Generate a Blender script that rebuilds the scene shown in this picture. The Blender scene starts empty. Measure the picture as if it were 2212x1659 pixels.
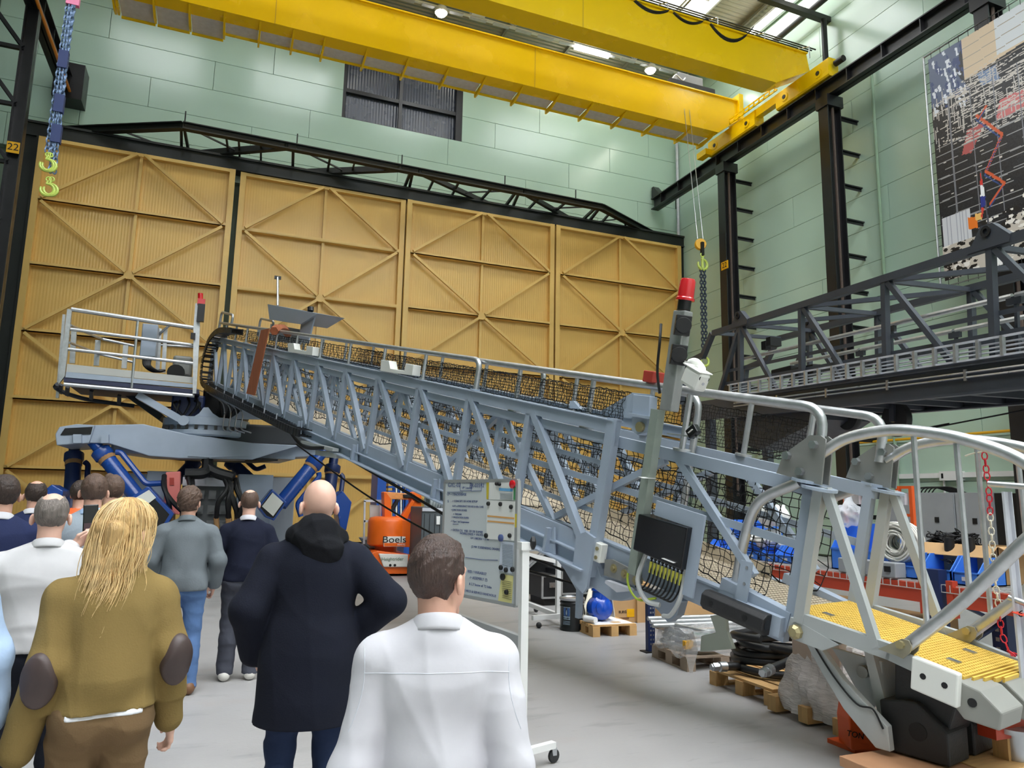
import bpy, bmesh, math, random
import numpy as np
from mathutils import Vector, Matrix
random.seed(7); np.random.seed(7)
C = bpy.context.scene
V = Vector
# ------------------------------------------------------------------ camera
FPX, PITCH, ROLL, YAW, EYE = 1575.48, math.radians(9.0216), math.radians(1.0905), math.radians(21.7509), V((0, 0, 1.7))
FW = V((math.sin(YAW)*math.cos(PITCH), math.cos(YAW)*math.cos(PITCH), math.sin(PITCH)))
_rt = V((math.cos(YAW), -math.sin(YAW), 0)); _up = _rt.cross(FW)
RT = _rt*math.cos(ROLL) + _up*math.sin(ROLL); UP = _up*math.cos(ROLL) - _rt*math.sin(ROLL)
cam = bpy.data.objects.new('camera', bpy.data.cameras.new('camera'))
C.collection.objects.link(cam); C.camera = cam
cam.data.sensor_width = 36; cam.data.lens = 36*FPX/2212; cam.data.clip_start = .05; cam.data.clip_end = 200
cam.matrix_world = Matrix(((RT.x, UP.x, -FW.x, EYE.x), (RT.y, UP.y, -FW.y, EYE.y), (RT.z, UP.z, -FW.z, EYE.z), (0, 0, 0, 1)))
# ------------------------------------------------------------------ world, exposure
w = bpy.data.worlds.new('world'); C.world = w; w.use_nodes = True
w.node_tree.nodes['Background'].inputs[0].default_value = (.75, .85, 1, 1)
w.node_tree.nodes['Background'].inputs[1].default_value = .6
C.view_settings.view_transform = 'Standard'; C.view_settings.look = 'None'
C.view_settings.gamma = 1; C.view_settings.use_curve_mapping = False
C.view_settings.exposure = 0.32
C.cycles.use_denoising = True; C.cycles.max_bounces = 7; C.cycles.diffuse_bounces = 4
C.cycles.glossy_bounces = 3; C.cycles.transparent_max_bounces = 12; C.cycles.transmission_bounces = 5
C.cycles.caustics_reflective = False; C.cycles.caustics_refractive = False; C.cycles.sample_clamp_indirect = 6
SKY_E, LAMP_E = 9.5, 30.0      # glow of the rooflights, seen and added alike; lamp tubes
# ------------------------------------------------------------------ measuring: where a sight line meets a plane of the hall
def ray(x, y):
    return (RT*(x-1106) - UP*(y-829.5) + FW*FPX).normalized()
def onz(x, y, z):
    d = ray(x, y); return EYE + d*((z-EYE.z)/d.z)
def onY(x, y, Y):
    d = ray(x, y); return EYE + d*((Y-EYE.y)/d.y)
def onX(x, y, X):
    d = ray(x, y); return EYE + d*((X-EYE.x)/d.x)
def onP(x, y, p, n):
    d = ray(x, y); return EYE + d*((p-EYE).dot(n)/d.dot(n))
def far(x, y, r):                 # at horizontal range r
    d = ray(x, y); return EYE + d*(r/math.hypot(d.x, d.y))
# ------------------------------------------------------------------ materials
def lin(c):
    return tuple(((v/255)/12.92 if v/255 <= .04045 else ((v/255+.055)/1.055)**2.4) for v in c)
_M = {}
def mat(name, rgb, rough=.5, metal=0., var=.0, vscale=4., bump=0., bscale=60., spec=.5, emit=0., alpha=1., trans=0., stretch=None, coat=0., dirt=None):
    if name in _M: return _M[name]
    m = bpy.data.materials.new(name); m.use_nodes = True; nt = m.node_tree; N = nt.nodes; L = nt.links
    b = N['Principled BSDF']; col = lin(rgb)+(1,)
    b.inputs['Base Color'].default_value = col; b.inputs['Roughness'].default_value = rough; b.inputs['Metallic'].default_value = metal
    b.inputs['Specular IOR Level'].default_value = spec
    if coat: b.inputs['Coat Weight'].default_value = coat; b.inputs['Coat Roughness'].default_value = .1
    if trans: b.inputs['Transmission Weight'].default_value = trans
    if alpha < 1: b.inputs['Alpha'].default_value = alpha
    if emit: b.inputs['Emission Color'].default_value = col; b.inputs['Emission Strength'].default_value = emit
    tc = N.new('ShaderNodeTexCoord'); mp = N.new('ShaderNodeMapping'); L.new(tc.outputs['Object'], mp.inputs[0])
    if stretch: mp.inputs['Scale'].default_value = stretch
    if var:
        n = N.new('ShaderNodeTexNoise'); n.inputs['Scale'].default_value = vscale; n.inputs['Detail'].default_value = 5
        L.new(mp.outputs[0], n.inputs['Vector'])
        r = N.new('ShaderNodeMapRange'); r.inputs[1].default_value = .3; r.inputs[2].default_value = .7
        r.inputs[3].default_value = 1-var; r.inputs[4].default_value = 1+var*.6; L.new(n.outputs[0], r.inputs[0])
        mx = N.new('ShaderNodeMix'); mx.data_type = 'RGBA'; mx.blend_type = 'MULTIPLY'; mx.inputs[0].default_value = 1
        mx.inputs[6].default_value = col; L.new(r.outputs[0], mx.inputs[7]); out = mx.outputs[2]
        if dirt:
            n2 = N.new('ShaderNodeTexNoise'); n2.inputs['Scale'].default_value = vscale*.35; n2.inputs['Detail'].default_value = 8; n2.inputs['Roughness'].default_value = .65
            L.new(mp.outputs[0], n2.inputs['Vector']); r2 = N.new('ShaderNodeMapRange'); r2.inputs[1].default_value = .52; r2.inputs[2].default_value = .72; r2.inputs[4].default_value = .75
            L.new(n2.outputs[0], r2.inputs[0]); m2 = N.new('ShaderNodeMix'); m2.data_type = 'RGBA'; L.new(r2.outputs[0], m2.inputs[0]); L.new(out, m2.inputs[6]); m2.inputs[7].default_value = lin(dirt)+(1,); out = m2.outputs[2]
        L.new(out, b.inputs['Base Color'])
        rr = N.new('ShaderNodeMapRange'); rr.inputs[3].default_value = max(.03, rough-.1); rr.inputs[4].default_value = min(1, rough+.12); L.new(n.outputs[0], rr.inputs[0]); L.new(rr.outputs[0], b.inputs['Roughness'])
    if bump:
        n3 = N.new('ShaderNodeTexNoise'); n3.inputs['Scale'].default_value = bscale; n3.inputs['Detail'].default_value = 4; L.new(mp.outputs[0], n3.inputs['Vector'])
        bp = N.new('ShaderNodeBump'); bp.inputs['Strength'].default_value = bump; bp.inputs['Distance'].default_value = .02; L.new(n3.outputs[0], bp.inputs['Height']); L.new(bp.outputs[0], b.inputs['Normal'])
    _M[name] = m; return m
def ribs(m, axis, pitch, strength=.6, dist=.02):        # fine corrugation as relief along one object axis
    nt = m.node_tree; N = nt.nodes; L = nt.links
    tc = N.new('ShaderNodeTexCoord'); s = N.new('ShaderNodeSeparateXYZ'); L.new(tc.outputs['Object'], s.inputs[0])
    a = N.new('ShaderNodeMath'); a.operation = 'MULTIPLY'; a.inputs[1].default_value = 2*math.pi/pitch; L.new(s.outputs[axis], a.inputs[0])
    c = N.new('ShaderNodeMath'); c.operation = 'SINE'; L.new(a.outputs[0], c.inputs[0])
    bp = N.new('ShaderNodeBump'); bp.inputs['Strength'].default_value = strength; bp.inputs['Distance'].default_value = dist; L.new(c.outputs[0], bp.inputs['Height'])
    L.new(bp.outputs[0], N['Principled BSDF'].inputs['Normal']); return m
# ------------------------------------------------------------------ objects
W_ = {}
def T(name, label, cat, loc=(0, 0, 0), group=None):
    o = bpy.data.objects.new(name, None); C.collection.objects.link(o); o.location = loc; o.empty_display_size = .1
    o['label'] = label; o['category'] = cat
    if group: o['group'] = group
    W_[o.name] = Matrix.Translation(V(loc)); return o
def tag(o, label, cat, group=None):
    o['label'] = label; o['category'] = cat
    if group: o['group'] = group
    return o
def adopt(o, parent):
    if parent is not None:
        o.parent = parent; o.matrix_parent_inverse = W_.get(parent.name, Matrix()).inverted()
def dup(root, loc, rotz=0., label=None, group=None):
    r = root.copy(); C.collection.objects.link(r); r.location = loc; r.rotation_euler = (0, 0, rotz)
    if label: r['label'] = label
    if group: r['group'] = group
    for ch in list(root.children):
        c = ch.copy(); C.collection.objects.link(c); c.parent = r
        for g in list(ch.children):
            d = g.copy(); C.collection.objects.link(d); d.parent = c
    return r
class B:
    def __init__(s): s.v = []; s.f = []
    def add(s, vs, fs):
        k = len(s.v); s.v += [tuple(v) for v in vs]; s.f += [tuple(i+k for i in f) for f in fs]; return s
    def box(s, c, d, R=None):
        c = V(c); h = [x/2 for x in d]
        vs = [V((x*h[0], y*h[1], z*h[2])) for z in (-1, 1) for y in (-1, 1) for x in (-1, 1)]
        if R is not None: vs = [R @ v for v in vs]
        return s.add([c+v for v in vs], [(0, 2, 3, 1), (4, 5, 7, 6), (0, 1, 5, 4), (2, 6, 7, 3), (0, 4, 6, 2), (1, 3, 7, 5)])
    def bb(s, x0, x1, y0, y1, z0, z1):
        return s.box(((x0+x1)/2, (y0+y1)/2, (z0+z1)/2), (abs(x1-x0), abs(y1-y0), abs(z1-z0)))
    def bar(s, p, q, w, h, up=(0, 0, 1), off=0.):
        p = V(p); q = V(q); d = (q-p); l = d.length
        if l < 1e-6: return s
        d /= l; u = V(up); sd = d.cross(u)
        if sd.length < 1e-3: sd = d.cross(V((1, .01, 0)))
        sd.normalize(); u = sd.cross(d); c = (p+q)/2 + u*off
        return s.box(c, (l, w, h), Matrix((d, sd, u)).transposed())
    def ibar(s, p, q, w, h, t=.02, up=(0, 0, 1)):
        s.bar(p, q, w, t, up, h/2-t/2); s.bar(p, q, w, t, up, -h/2+t/2); return s.bar(p, q, t, h, up)
    def cham(s, p, q, w, h, c, up=(0, 0, 1)):    # bar with chamfered corners (8-sided section)
        p = V(p); q = V(q); d = (q-p).normalized(); sd = d.cross(V(up)).normalized(); u = sd.cross(d)
        prof = [(w/2-c, h/2), (w/2, h/2-c), (w/2, -h/2+c), (w/2-c, -h/2), (-w/2+c, -h/2), (-w/2, -h/2+c), (-w/2, h/2-c), (-w/2+c, h/2)]
        return s.prism([p+sd*a+u*b for a, b in prof], q-p)
    def prism(s, pts, vec):
        pts = [V(p) for p in pts]; vec = V(vec); n = len(pts)
        return s.add(pts+[p+vec for p in pts], [tuple(range(n))[::-1], tuple(range(n, 2*n))]+[(i, (i+1) % n, n+(i+1) % n, n+i) for i in range(n)])
    def tube(s, pts, r, seg=8, cap=True, closed=False):
        pts = [V(p) for p in pts]; n = len(pts); rs = r if isinstance(r, (list, tuple)) else [r]*n
        t0 = (pts[1]-pts[0]).normalized(); u = t0.cross(V((0, 0, 1)))
        if u.length < .05: u = t0.cross(V((1, 0, 0)))
        u.normalize(); vs = []; fs = []
        for i, p in enumerate(pts):
            if closed: t = pts[(i+1) % n]-pts[i-1]
            else: t = pts[min(i+1, n-1)]-pts[max(i-1, 0)]
            if t.length < 1e-9: t = t0
            t.normalize(); u = u-t*u.dot(t)
            if u.length < 1e-6: u = t.orthogonal()
            u.normalize(); w = t.cross(u)
            vs += [p+(u*math.cos(2*math.pi*k/seg)+w*math.sin(2*math.pi*k/seg))*rs[i] for k in range(seg)]
        m = n if closed else n-1
        for i in range(m):
            j = (i+1) % n
            fs += [(i*seg+k, i*seg+(k+1) % seg, j*seg+(k+1) % seg, j*seg+k) for k in range(seg)]
        if cap and not closed: fs += [tuple(range(seg))[::-1], tuple(range((n-1)*seg, n*seg))]
        return s.add(vs, fs)
    def lathe(s, prof, o=(0, 0, 0), ax=(0, 0, 1), seg=20, cap=True):
        ax = V(ax).normalized(); u = ax.orthogonal().normalized(); w = ax.cross(u); o = V(o); n = len(prof)
        vs = [o+ax*z+(u*math.cos(2*math.pi*k/seg)+w*math.sin(2*math.pi*k/seg))*r for r, z in prof for k in range(seg)]
        fs = [(i*seg+k, i*seg+(k+1) % seg, (i+1)*seg+(k+1) % seg, (i+1)*seg+k) for i in range(n-1) for k in range(seg)]
        if cap: fs += [tuple(range(seg))[::-1], tuple(range((n-1)*seg, n*seg))]
        return s.add(vs, fs)
    def cyl(s, p, q, r, seg=12): return s.tube([p, q], r, seg)
    def ball(s, c, r, sx=1, sy=1, sz=1, seg=12, rings=8):
        c = V(c); vs = [c+V((0, 0, -r*sz))]; fs = []
        for i in range(1, rings):
            a = -math.pi/2+math.pi*i/rings
            vs += [c+V((r*sx*math.cos(a)*math.cos(2*math.pi*k/seg), r*sy*math.cos(a)*math.sin(2*math.pi*k/seg), r*sz*math.sin(a))) for k in range(seg)]
        vs.append(c+V((0, 0, r*sz))); e = len(vs)-1
        for k in range(seg):
            fs.append((0, 1+(k+1) % seg, 1+k)); fs.append((e, e-seg+k, e-seg+(k+1) % seg))
        for i in range(rings-2): fs += [(1+i*seg+k, 1+i*seg+(k+1) % seg, 1+(i+1)*seg+(k+1) % seg, 1+(i+1)*seg+k) for k in range(seg)]
        return s.add(vs, fs)
    def sheet(s, fn, nu, nv):                   # grid surface fn(u,v)
        vs = [fn(i/nu, j/nv) for j in range(nv+1) for i in range(nu+1)]
        return s.add(vs, [(j*(nu+1)+i, j*(nu+1)+i+1, (j+1)*(nu+1)+i+1, (j+1)*(nu+1)+i) for j in range(nv) for i in range(nu)])
    def obj(s, name, m, parent=None, smooth=False, bevel=0., label=None, kind=None, solid=0., ang=40):
        me = bpy.data.meshes.new(name); me.from_pydata(s.v, [], s.f); me.update()
        if smooth:
            me.polygons.foreach_set('use_smooth', [True]*len(me.polygons))
            try: me.set_sharp_from_angle(angle=math.radians(ang))
            except Exception: pass
        if m is not None:
            for x in (m if isinstance(m, list) else [m]): me.materials.append(x)
        o = bpy.data.objects.new(name, me); C.collection.objects.link(o); adopt(o, parent)
        if bevel: md = o.modifiers.new('bevel', 'BEVEL'); md.width = bevel; md.segments = 2; md.limit_method = 'ANGLE'
        if solid: md = o.modifiers.new('solid', 'SOLIDIFY'); md.thickness = solid; md.offset = 0
        if label: o['label'] = label
        if kind: o['kind'] = kind
        return o
def bez(P, n=16):           # smooth curve through control points (Catmull-Rom)
    P = [V(p) for p in P]; Q = [P[0]*2-P[1]]+P+[P[-1]*2-P[-2]]; out = []
    for i in range(1, len(Q)-2):
        for k in range(n):
            t = k/n; a, b, c, d = Q[i-1:i+3]
            out.append(.5*((2*b)+(c-a)*t+(2*a-5*b+4*c-d)*t*t+(3*b-a-3*c+d)*t**3))
    return out+[P[-1]]
def fillet(P, r, n=6):      # polyline with rounded corners
    P = [V(p) for p in P]; out = [P[0]]
    for i in range(1, len(P)-1):
        a = (P[i-1]-P[i]); b = (P[i+1]-P[i]); rr = min(r, a.length*.49, b.length*.49); a.normalize(); b.normalize()
        s, e = P[i]+a*rr, P[i]+b*rr
        out += [s*(1-t)**2+P[i]*2*t*(1-t)+e*t*t for t in [k/n for k in range(n+1)]]
    return out+[P[-1]]
def text(body, size, loc, R, m, parent, name='lettering', depth=.002, align='CENTER', sx=1.):
    cu = bpy.data.curves.new(name, 'FONT'); cu.body = body; cu.size = size; cu.extrude = depth; cu.align_x = align; cu.align_y = 'CENTER'
    t = bpy.data.objects.new(name, cu); C.collection.objects.link(t)
    dg = bpy.context.evaluated_depsgraph_get(); me = bpy.data.meshes.new_from_object(t.evaluated_get(dg)); bpy.data.objects.remove(t)
    me.transform(Matrix.Translation(V(loc)) @ R.to_4x4() @ Matrix.Scale(sx, 4, V((1, 0, 0)))); me.materials.clear(); me.materials.append(m)
    o = bpy.data.objects.new(name, me); C.collection.objects.link(o); adopt(o, parent); return o
def basis(x, y): # rotation with local x,y axes
    x = V(x).normalized(); y = (V(y)-x*V(y).dot(x)).normalized(); return Matrix((x, y, x.cross(y))).transposed()
def struct(o): o['kind'] = 'structure'; return o
# ================================================================== materials of the hall
D, RX, LX, ZR, YF = 28.0, 19.55, -8.2, 21.6, -14.0      # back wall, right wall, left wall, roof, wall behind
def floor_mat():
    m = mat('concrete', (168, 166, 165), .42, var=.08, vscale=.9, bump=.06, bscale=40, spec=.4); nt = m.node_tree; N = nt.nodes; L = nt.links
    b = N['Principled BSDF']; src = b.inputs['Base Color'].links[0].from_socket
    tc = N.new('ShaderNodeTexCoord'); out = src
    for sc, lo, hi, amt, col in (((.3, .6, 1), .5, .78, .5, (118, 116, 114)), ((1.1, 3.2, 1), .57, .8, .6, (88, 88, 90)), ((3.5, 14, 1), .66, .82, .6, (70, 68, 68)), ((14, 30, 1), .72, .76, .6, (62, 60, 60)), ((1.0, 1.8, 1), .58, .8, .35, (168, 146, 134))):
        mp = N.new('ShaderNodeMapping'); mp.inputs['Scale'].default_value = sc; mp.inputs['Rotation'].default_value = (0, 0, .35); mp.inputs['Location'].default_value = (sc[0]*3, sc[1], 0)
        L.new(tc.outputs['Object'], mp.inputs[0]); n = N.new('ShaderNodeTexNoise'); n.inputs['Scale'].default_value = 1; n.inputs['Detail'].default_value = 7; n.inputs['Roughness'].default_value = .6
        L.new(mp.outputs[0], n.inputs['Vector']); r = N.new('ShaderNodeMapRange'); r.inputs[1].default_value = lo; r.inputs[2].default_value = hi; r.inputs[4].default_value = amt; L.new(n.outputs[0], r.inputs[0])
        mx = N.new('ShaderNodeMix'); mx.data_type = 'RGBA'; L.new(r.outputs[0], mx.inputs[0]); L.new(out, mx.inputs[6]); mx.inputs[7].default_value = lin(col)+(1,); out = mx.outputs[2]
    L.new(out, b.inputs['Base Color']); return m
GREEN = mat('green cladding', (182, 209, 192), .2, var=.05, vscale=.25, spec=.55)
GREEN2 = mat('green joint', (128, 146, 126), .6)
OCHRE = ribs(mat('ochre cladding', (222, 181, 100), .36, var=.05, vscale=.5), 0, .095, .25, .005)
OCHRE_F = mat('ochre steel', (222, 184, 106), .4, var=.05, vscale=2)
BLACK = mat('black steel', (30, 30, 33), .34, var=.2, vscale=3)
BLACK2 = mat('dark green black steel', (26, 31, 29), .5, var=.2, vscale=3)
YEL = mat('crane yellow', (250, 206, 8), .25, var=.04, vscale=.6, spec=.5)
GALV = mat('galvanised sheet', (204, 206, 214), .45, .15, var=.12, vscale=6)
DECKM = ribs(mat('roof deck', (168, 162, 142), .6, var=.08, vscale=1), 1, .22, .8, .05)
WHITE = mat('white paint', (232, 232, 230), .4)
SIGNY = mat('sign yellow', (235, 175, 20), .4)
INK = mat('black ink', (14, 14, 16), .6)
WIN = ribs(mat('dark polycarbonate', (66, 72, 86), .25, var=.15, vscale=1.5, spec=.6), 0, .12, .5, .02)
ORANGE = mat('orange pipe', (215, 130, 40), .4)
SKYP = mat('rooflight daylight', (246, 250, 255), .5, emit=SKY_E)
TUBE = mat('lamp tube lit', (255, 252, 240), .5, emit=LAMP_E)
STEEL = mat('bright steel', (190, 192, 196), .3, .9, var=.1, vscale=9)
# ================================================================== floor, walls, roof
struct(B().bb(LX-.3, RX+.3, YF-.3, D+.6, -.3, 0).obj('floor', floor_mat()))
wb = struct(B().bb(LX-.3, RX+.3, D+.3, D+.6, 0, ZR+.8).obj('wall_back', GREEN2))
wr = struct(B().bb(RX, RX+.3, YF, D+.3, 0, ZR+.8).obj('wall_right', GREEN2))
wl = struct(B().bb(LX-.3, LX, YF, D+.3, 0, ZR+.8).obj('wall_left', mat('dark green wall', (70, 92, 78), .5, var=.1, vscale=.4)))
struct(B().bb(LX-.3, RX+.3, YF-.3, YF, 0, ZR+.8).obj('wall_front', mat('pale wall', (214, 216, 212), .6)))
WX0, WX1, WZ0, WZ1 = 3.57, 8.64, 16.8, 20.3
def wallpanels(parent, fn, a0, a1, z0, rows, length, skip):
    for k, (za, zb) in enumerate(rows):
        a = a0 + ((k*.37+.11) % 1)*length - length; g = .006
        while a < a1:
            l, r = max(a, a0)+g, min(a+length, a1)-g
            if r-l > .1:
                segs = [(l, r)]
                if skip and zb > skip[2]+.02 and za < skip[3]-.02:
                    segs = [s for s in ((l, min(r, skip[0])), (max(l, skip[1]), r)) if s[1]-s[0] > .05]
                for s in segs: fn(s[0], s[1], za+g, zb-g).obj('panel', GREEN, parent, bevel=.008)
            a += length
rowz = [16.8+1.17*k for k in range(-3, 5)]
wallpanels(wb, lambda a, b_, za, zb: B().bb(a, b_, D, D+.3, za, zb), LX, RX, 0, [(z, min(z+1.17, ZR+.7)) for z in rowz], 5.7, (WX0, WX1, WZ0, WZ1))
rowz = [.05+1.2*k for k in range(0, 19)]
wallpanels(wr, lambda a, b_, za, zb: B().bb(RX-.06, RX, a, b_, za, zb), 0, D, 0, [(z, min(z+1.2, ZR+.7)) for z in rowz], 11.3, None)
# roof deck cut round the rooflights
FRONT, BACK_FILL = [(-5.8, -2.2), (.2, 3.8), (6.2, 9.8), (12.2, 17.3)], [(-6.8, -.8), (.2, 5.6), (6.6, 12), (13, 18.6)]  # leftmost front rooflight is added to brighten the left of the back wall
LIGHTS = [(x, (18.7, 22.9)) for x in FRONT]+[(x, y) for y in ((.5, 7), (-6, -1), (-12.8, -7.2)) for x in BACK_FILL]  # bands towards and behind the camera are unseen, added wide to soften the light
xs = sorted({LX-.3, RX+.3}|{v for s in FRONT+BACK_FILL for v in s}); ys = sorted({YF-.3, D+.6}|{v for _, y in LIGHTS for v in y})
b = B()
for i in range(len(xs)-1):
    for j in range(len(ys)-1):
        if not any(x[0] <= xs[i] < x[1] and y[0] <= ys[j] < y[1] for x, y in LIGHTS): b.bb(xs[i], xs[i+1], ys[j], ys[j+1], ZR, ZR+.25)
ceil = struct(b.obj('ceiling', DECKM))
for y in [2.2, 9.8, 17.2, 24.4]:
    B().ibar((LX, y, ZR-.25), (RX, y, ZR-.25), .2, .45).obj('roof_beam', mat('roof steel', (150, 146, 128), .5), ceil)
for x in [-5, -2, 1, 4, 7, 10, 13, 16, 19]:
    B().ibar((x, 9.8, ZR-.1), (x, D, ZR-.1), .1, .2).obj('purlin', _M['roof steel'], ceil)
n = 1
for ((x0, x1), (y0, y1)) in LIGHTS:  # seen rooflights and the added ones are built alike
    if 1:
        n += 1
        s = struct(B().bb(x0, x1, y0, y0+.08, ZR+.0, ZR+.6).bb(x0, x1, y1-.08, y1, ZR, ZR+.6).bb(x0, x0+.08, y0, y1, ZR, ZR+.6).bb(x1-.08, x1, y0, y1, ZR, ZR+.6).obj('window_%d' % n, WHITE))
        nb = 6; q = (y1-y0)/nb
        for k in range(nb):
            B().bb(x0+.08, x1-.08, y0+q*k+.05, y0+q*(k+1)-.05, ZR+.5, ZR+.54).obj('pane', SKYP, s)
            if k: B().bb(x0, x1, y0+q*k-.05, y0+q*k+.05, ZR+.42, ZR+.5).obj('glazing_bar', _M['roof steel'], s)
        B().bar((x0, y0, ZR+.2), ((x0+x1)/2, y1, ZR+.2), .07, .1).bar((x1, y0, ZR+.2), ((x0+x1)/2, y1, ZR+.2), .07, .1).obj('brace', _M['roof steel'], s)
# dark window high in the back wall
s = struct(B().bb(WX0, WX0+.12, D+.02, D+.3, WZ0, WZ1).bb(WX1-.28, WX1, D+.02, D+.3, WZ0, WZ1).bb(WX0, WX1, D+.1, D+.3, WZ0, WZ0+.06).obj('window_1', BLACK))
mx = 5.95
for i, (x0, x1) in enumerate(((WX0+.12, mx-.07), (mx+.07, WX1-.28))):
    zm = 18.05
    B().bb(x0, x1, D+.24, D+.28, WZ0+.06, zm-.08).obj('pane', WIN, s); B().bb(x0, x1, D+.24, D+.28, zm+.08, WZ1).obj('pane', WIN, s)
    B().bb(x0, x1, D+.08, D+.26, zm-.08, zm+.08).obj('transom', BLACK, s)
B().bb(mx-.07, mx+.07, D+.05, D+.28, WZ0, WZ1).obj('mullion', BLACK, s)
# ================================================================== big ochre door: four leaves with stiffeners and braces
DZ = [.05, 2.38, 4.60, 6.81, 9.05, 11.30, 13.52]
LEAF = [(-6.42, -.2), (-.02, 6.22), (6.26, 12.76), (12.84, 19.25)]
for i, (x0, x1) in enumerate(LEAF):
    y = 27.55 + (.0, .12, .0, .0)[i]; xm = (x0+x1)/2
    d = struct(B().bb(x0, x0+.2, y-.22, y+.02, DZ[0], DZ[-1]).bb(x1-.2, x1, y-.22, y+.02, DZ[0], DZ[-1]).bb(x0, x1, y-.2, y+.02, DZ[-1]-.12, DZ[-1]).obj('door_%d' % (i+1), OCHRE_F))
    for k in range(6):
        for (a, c) in ((x0+.2, xm), (xm, x1-.2)): B().bb(a, c, y, y+.06, DZ[k]+.005, DZ[k+1]-.005).obj('panel', OCHRE, d)
        if k: B().bb(x0+.2, x1-.2, y-.24, y, DZ[k]-.02, DZ[k]+.02).bb(x0+.2, x1-.2, y-.24, y-.2, DZ[k]-.02, DZ[k]+.11).obj('rail', OCHRE_F, d)
    B().bb(xm-.05, xm+.05, y-.14, y, DZ[0], DZ[-1]).obj('mullion', OCHRE_F, d)
    for k in range(6):
        up = k % 2 == 1       # braces meet at the middle on every second rail
        zc, ze = (DZ[k+1], DZ[k]) if up else (DZ[k], DZ[k+1])
        for xe in (x0+.3, x1-.3): B().bar((xm+(xe-xm)*.04, y-.3, zc+(ze-zc)*.04), (xe, y-.3, ze-(ze-zc)*.03), .1, .1, (0, 1, 0)).obj('brace', OCHRE_F, d)
        if not up: B().bb(xm-.16, xm+.16, y-.28, y-.25, DZ[k]-.14, DZ[k]+.14).obj('gusset', OCHRE_F, d)
struct(B().bb(-7.0, 19.5, D-.55, D-.05, 13.56, 14.02).bb(-7.0, 19.5, D-.62, D-.05, 13.98, 14.06).bb(-7.0, 19.5, D-.6, D-.05, 13.54, 13.58).obj('trim_1', BLACK2))
struct(B().bb(-7.05, -6.44, D-.5, D, 0, 13.6).bb(-6.5, -6.42, D-.62, D, 0, 13.6).obj('trim_2', BLACK2))
struct(B().bb(19.26, 19.5, D-.5, D, 0, 13.6).obj('trim_3', BLACK2))
# horizontal wind truss over the door
tz = 14.15; t = T('door_truss', 'black horizontal steel truss standing out over the ochre door', 'truss', (6, 27, tz))
ch = [onz(130, 283, tz), onz(395, 272, tz), onz(1300, 448, tz), onz(1420, 512, tz)]
for a, c in zip(ch, ch[1:]): B().ibar(a, c, .24, .26, .035).obj('chord', BLACK2, t)
def onch(x):
    for a, c in zip(ch, ch[1:]):
        if a.x <= x <= c.x: return a+(c-a)*((x-a.x)/(c.x-a.x))
for (x, y, xc, w_) in ((240, 300, 232, .09), (370, 324, 250, .05), (393, 335, 392, .09), (408, 332, 398, .09), (430, 340, 622, .2), (495, 345, 488, .07), (518, 350, 515, .07), (563, 360, 563, .07), (630, 378, 632, .1),
                       (655, 380, 865, .2), (520, 330, 405, .05), (705, 382, 712, .08), (760, 372, 765, .06), (867, 418, 885, .1), (878, 420, 889, .1), (755, 375, 640, .05), (920, 422, 938, .08), (970, 432, 990, .08), (1057, 450, 900, .16), (1030, 442, 1062, .08), (1000, 416, 1110, .05),
                       (1083, 455, 1112, .1), (1097, 460, 1118, .1), (1133, 460, 1165, .08), (1225, 480, 1125, .16), (1185, 468, 1222, .08), (1190, 450, 1285, .05), (1245, 486, 1285, .1), (1258, 490, 1292, .1), (1292, 488, 1322, .08), (1350, 498, 1362, .07), (1265, 486, 1358, .04)):
    e = onz(x, y, tz)
    if e.y > D-.02: e.y = D-.02
    c = onch(onz(xc, 300+(xc-500)*.19 if xc > 395 else 275, tz).x)
    if c: B().bar(e, c, w_, w_*1.1).obj('web_member', BLACK2, t)
for (x, y) in ((398, 262), (640, 318), (867, 360), (1083, 410), (1246, 430)):
    c = onch(onz(x, y+5, tz).x); 
    if c: B().cyl(c, c+V((0, 0, .55)), .025, 6).obj('stay_rod', BLACK2, t)
# ================================================================== runway beams, columns
def runway(name, label, x, sgn):
    t = T(name, label, 'beam', (x, 10, 15.3))
    B().bb(x-.2, x+.2, -12, 27.9, 15.3, 15.34).bb(x-.2, x+.2, -12, 27.9, 15.8, 15.84).bb(x-.02, x+.02, -12, 27.9, 15.3, 15.84).obj('beam', BLACK, t)
    B().bb(x-.05, x+.05, -12, 27.6, 15.84, 15.92).obj('crane_rail', BLACK, t)
    for k in range(26): B().bb(x-.18, x+.18, 27.1-k*1.35, 27.13-k*1.35, 15.34, 15.8).obj('stiffener', BLACK, t)
    B().add(*_wedge(x)).obj('end_stop', BLACK, t)
    return t
def _wedge(x):
    P = [(27.9, 15.84), (27.9, 16.4), (27.75, 16.4), (27.3, 15.9), (27.3, 15.84)]
    n = len(P); vs = [(x-.15, y, z) for y, z in P]+[(x+.15, y, z) for y, z in P]
    return vs, [tuple(range(n)), tuple(range(n, 2*n))[::-1]]+[(i, n+i, n+(i+1) % n, (i+1) % n) for i in range(n)]
runway('runway_beam', 'black crane runway beam along the right green wall', 18.2, 1)
lb = runway('runway_beam', 'black crane runway beam on the left lattice columns', -5.85, -1)
B().cyl((-5.68, -2, 15.25), (-5.68, 27.6, 15.25), .05, 8).obj('conductor_bar', ORANGE, lb)
B().bb(-6.2, -5.3, 27.2, 28, 15.0, 16.3).obj('end_bracket', BLACK, lb)
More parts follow.
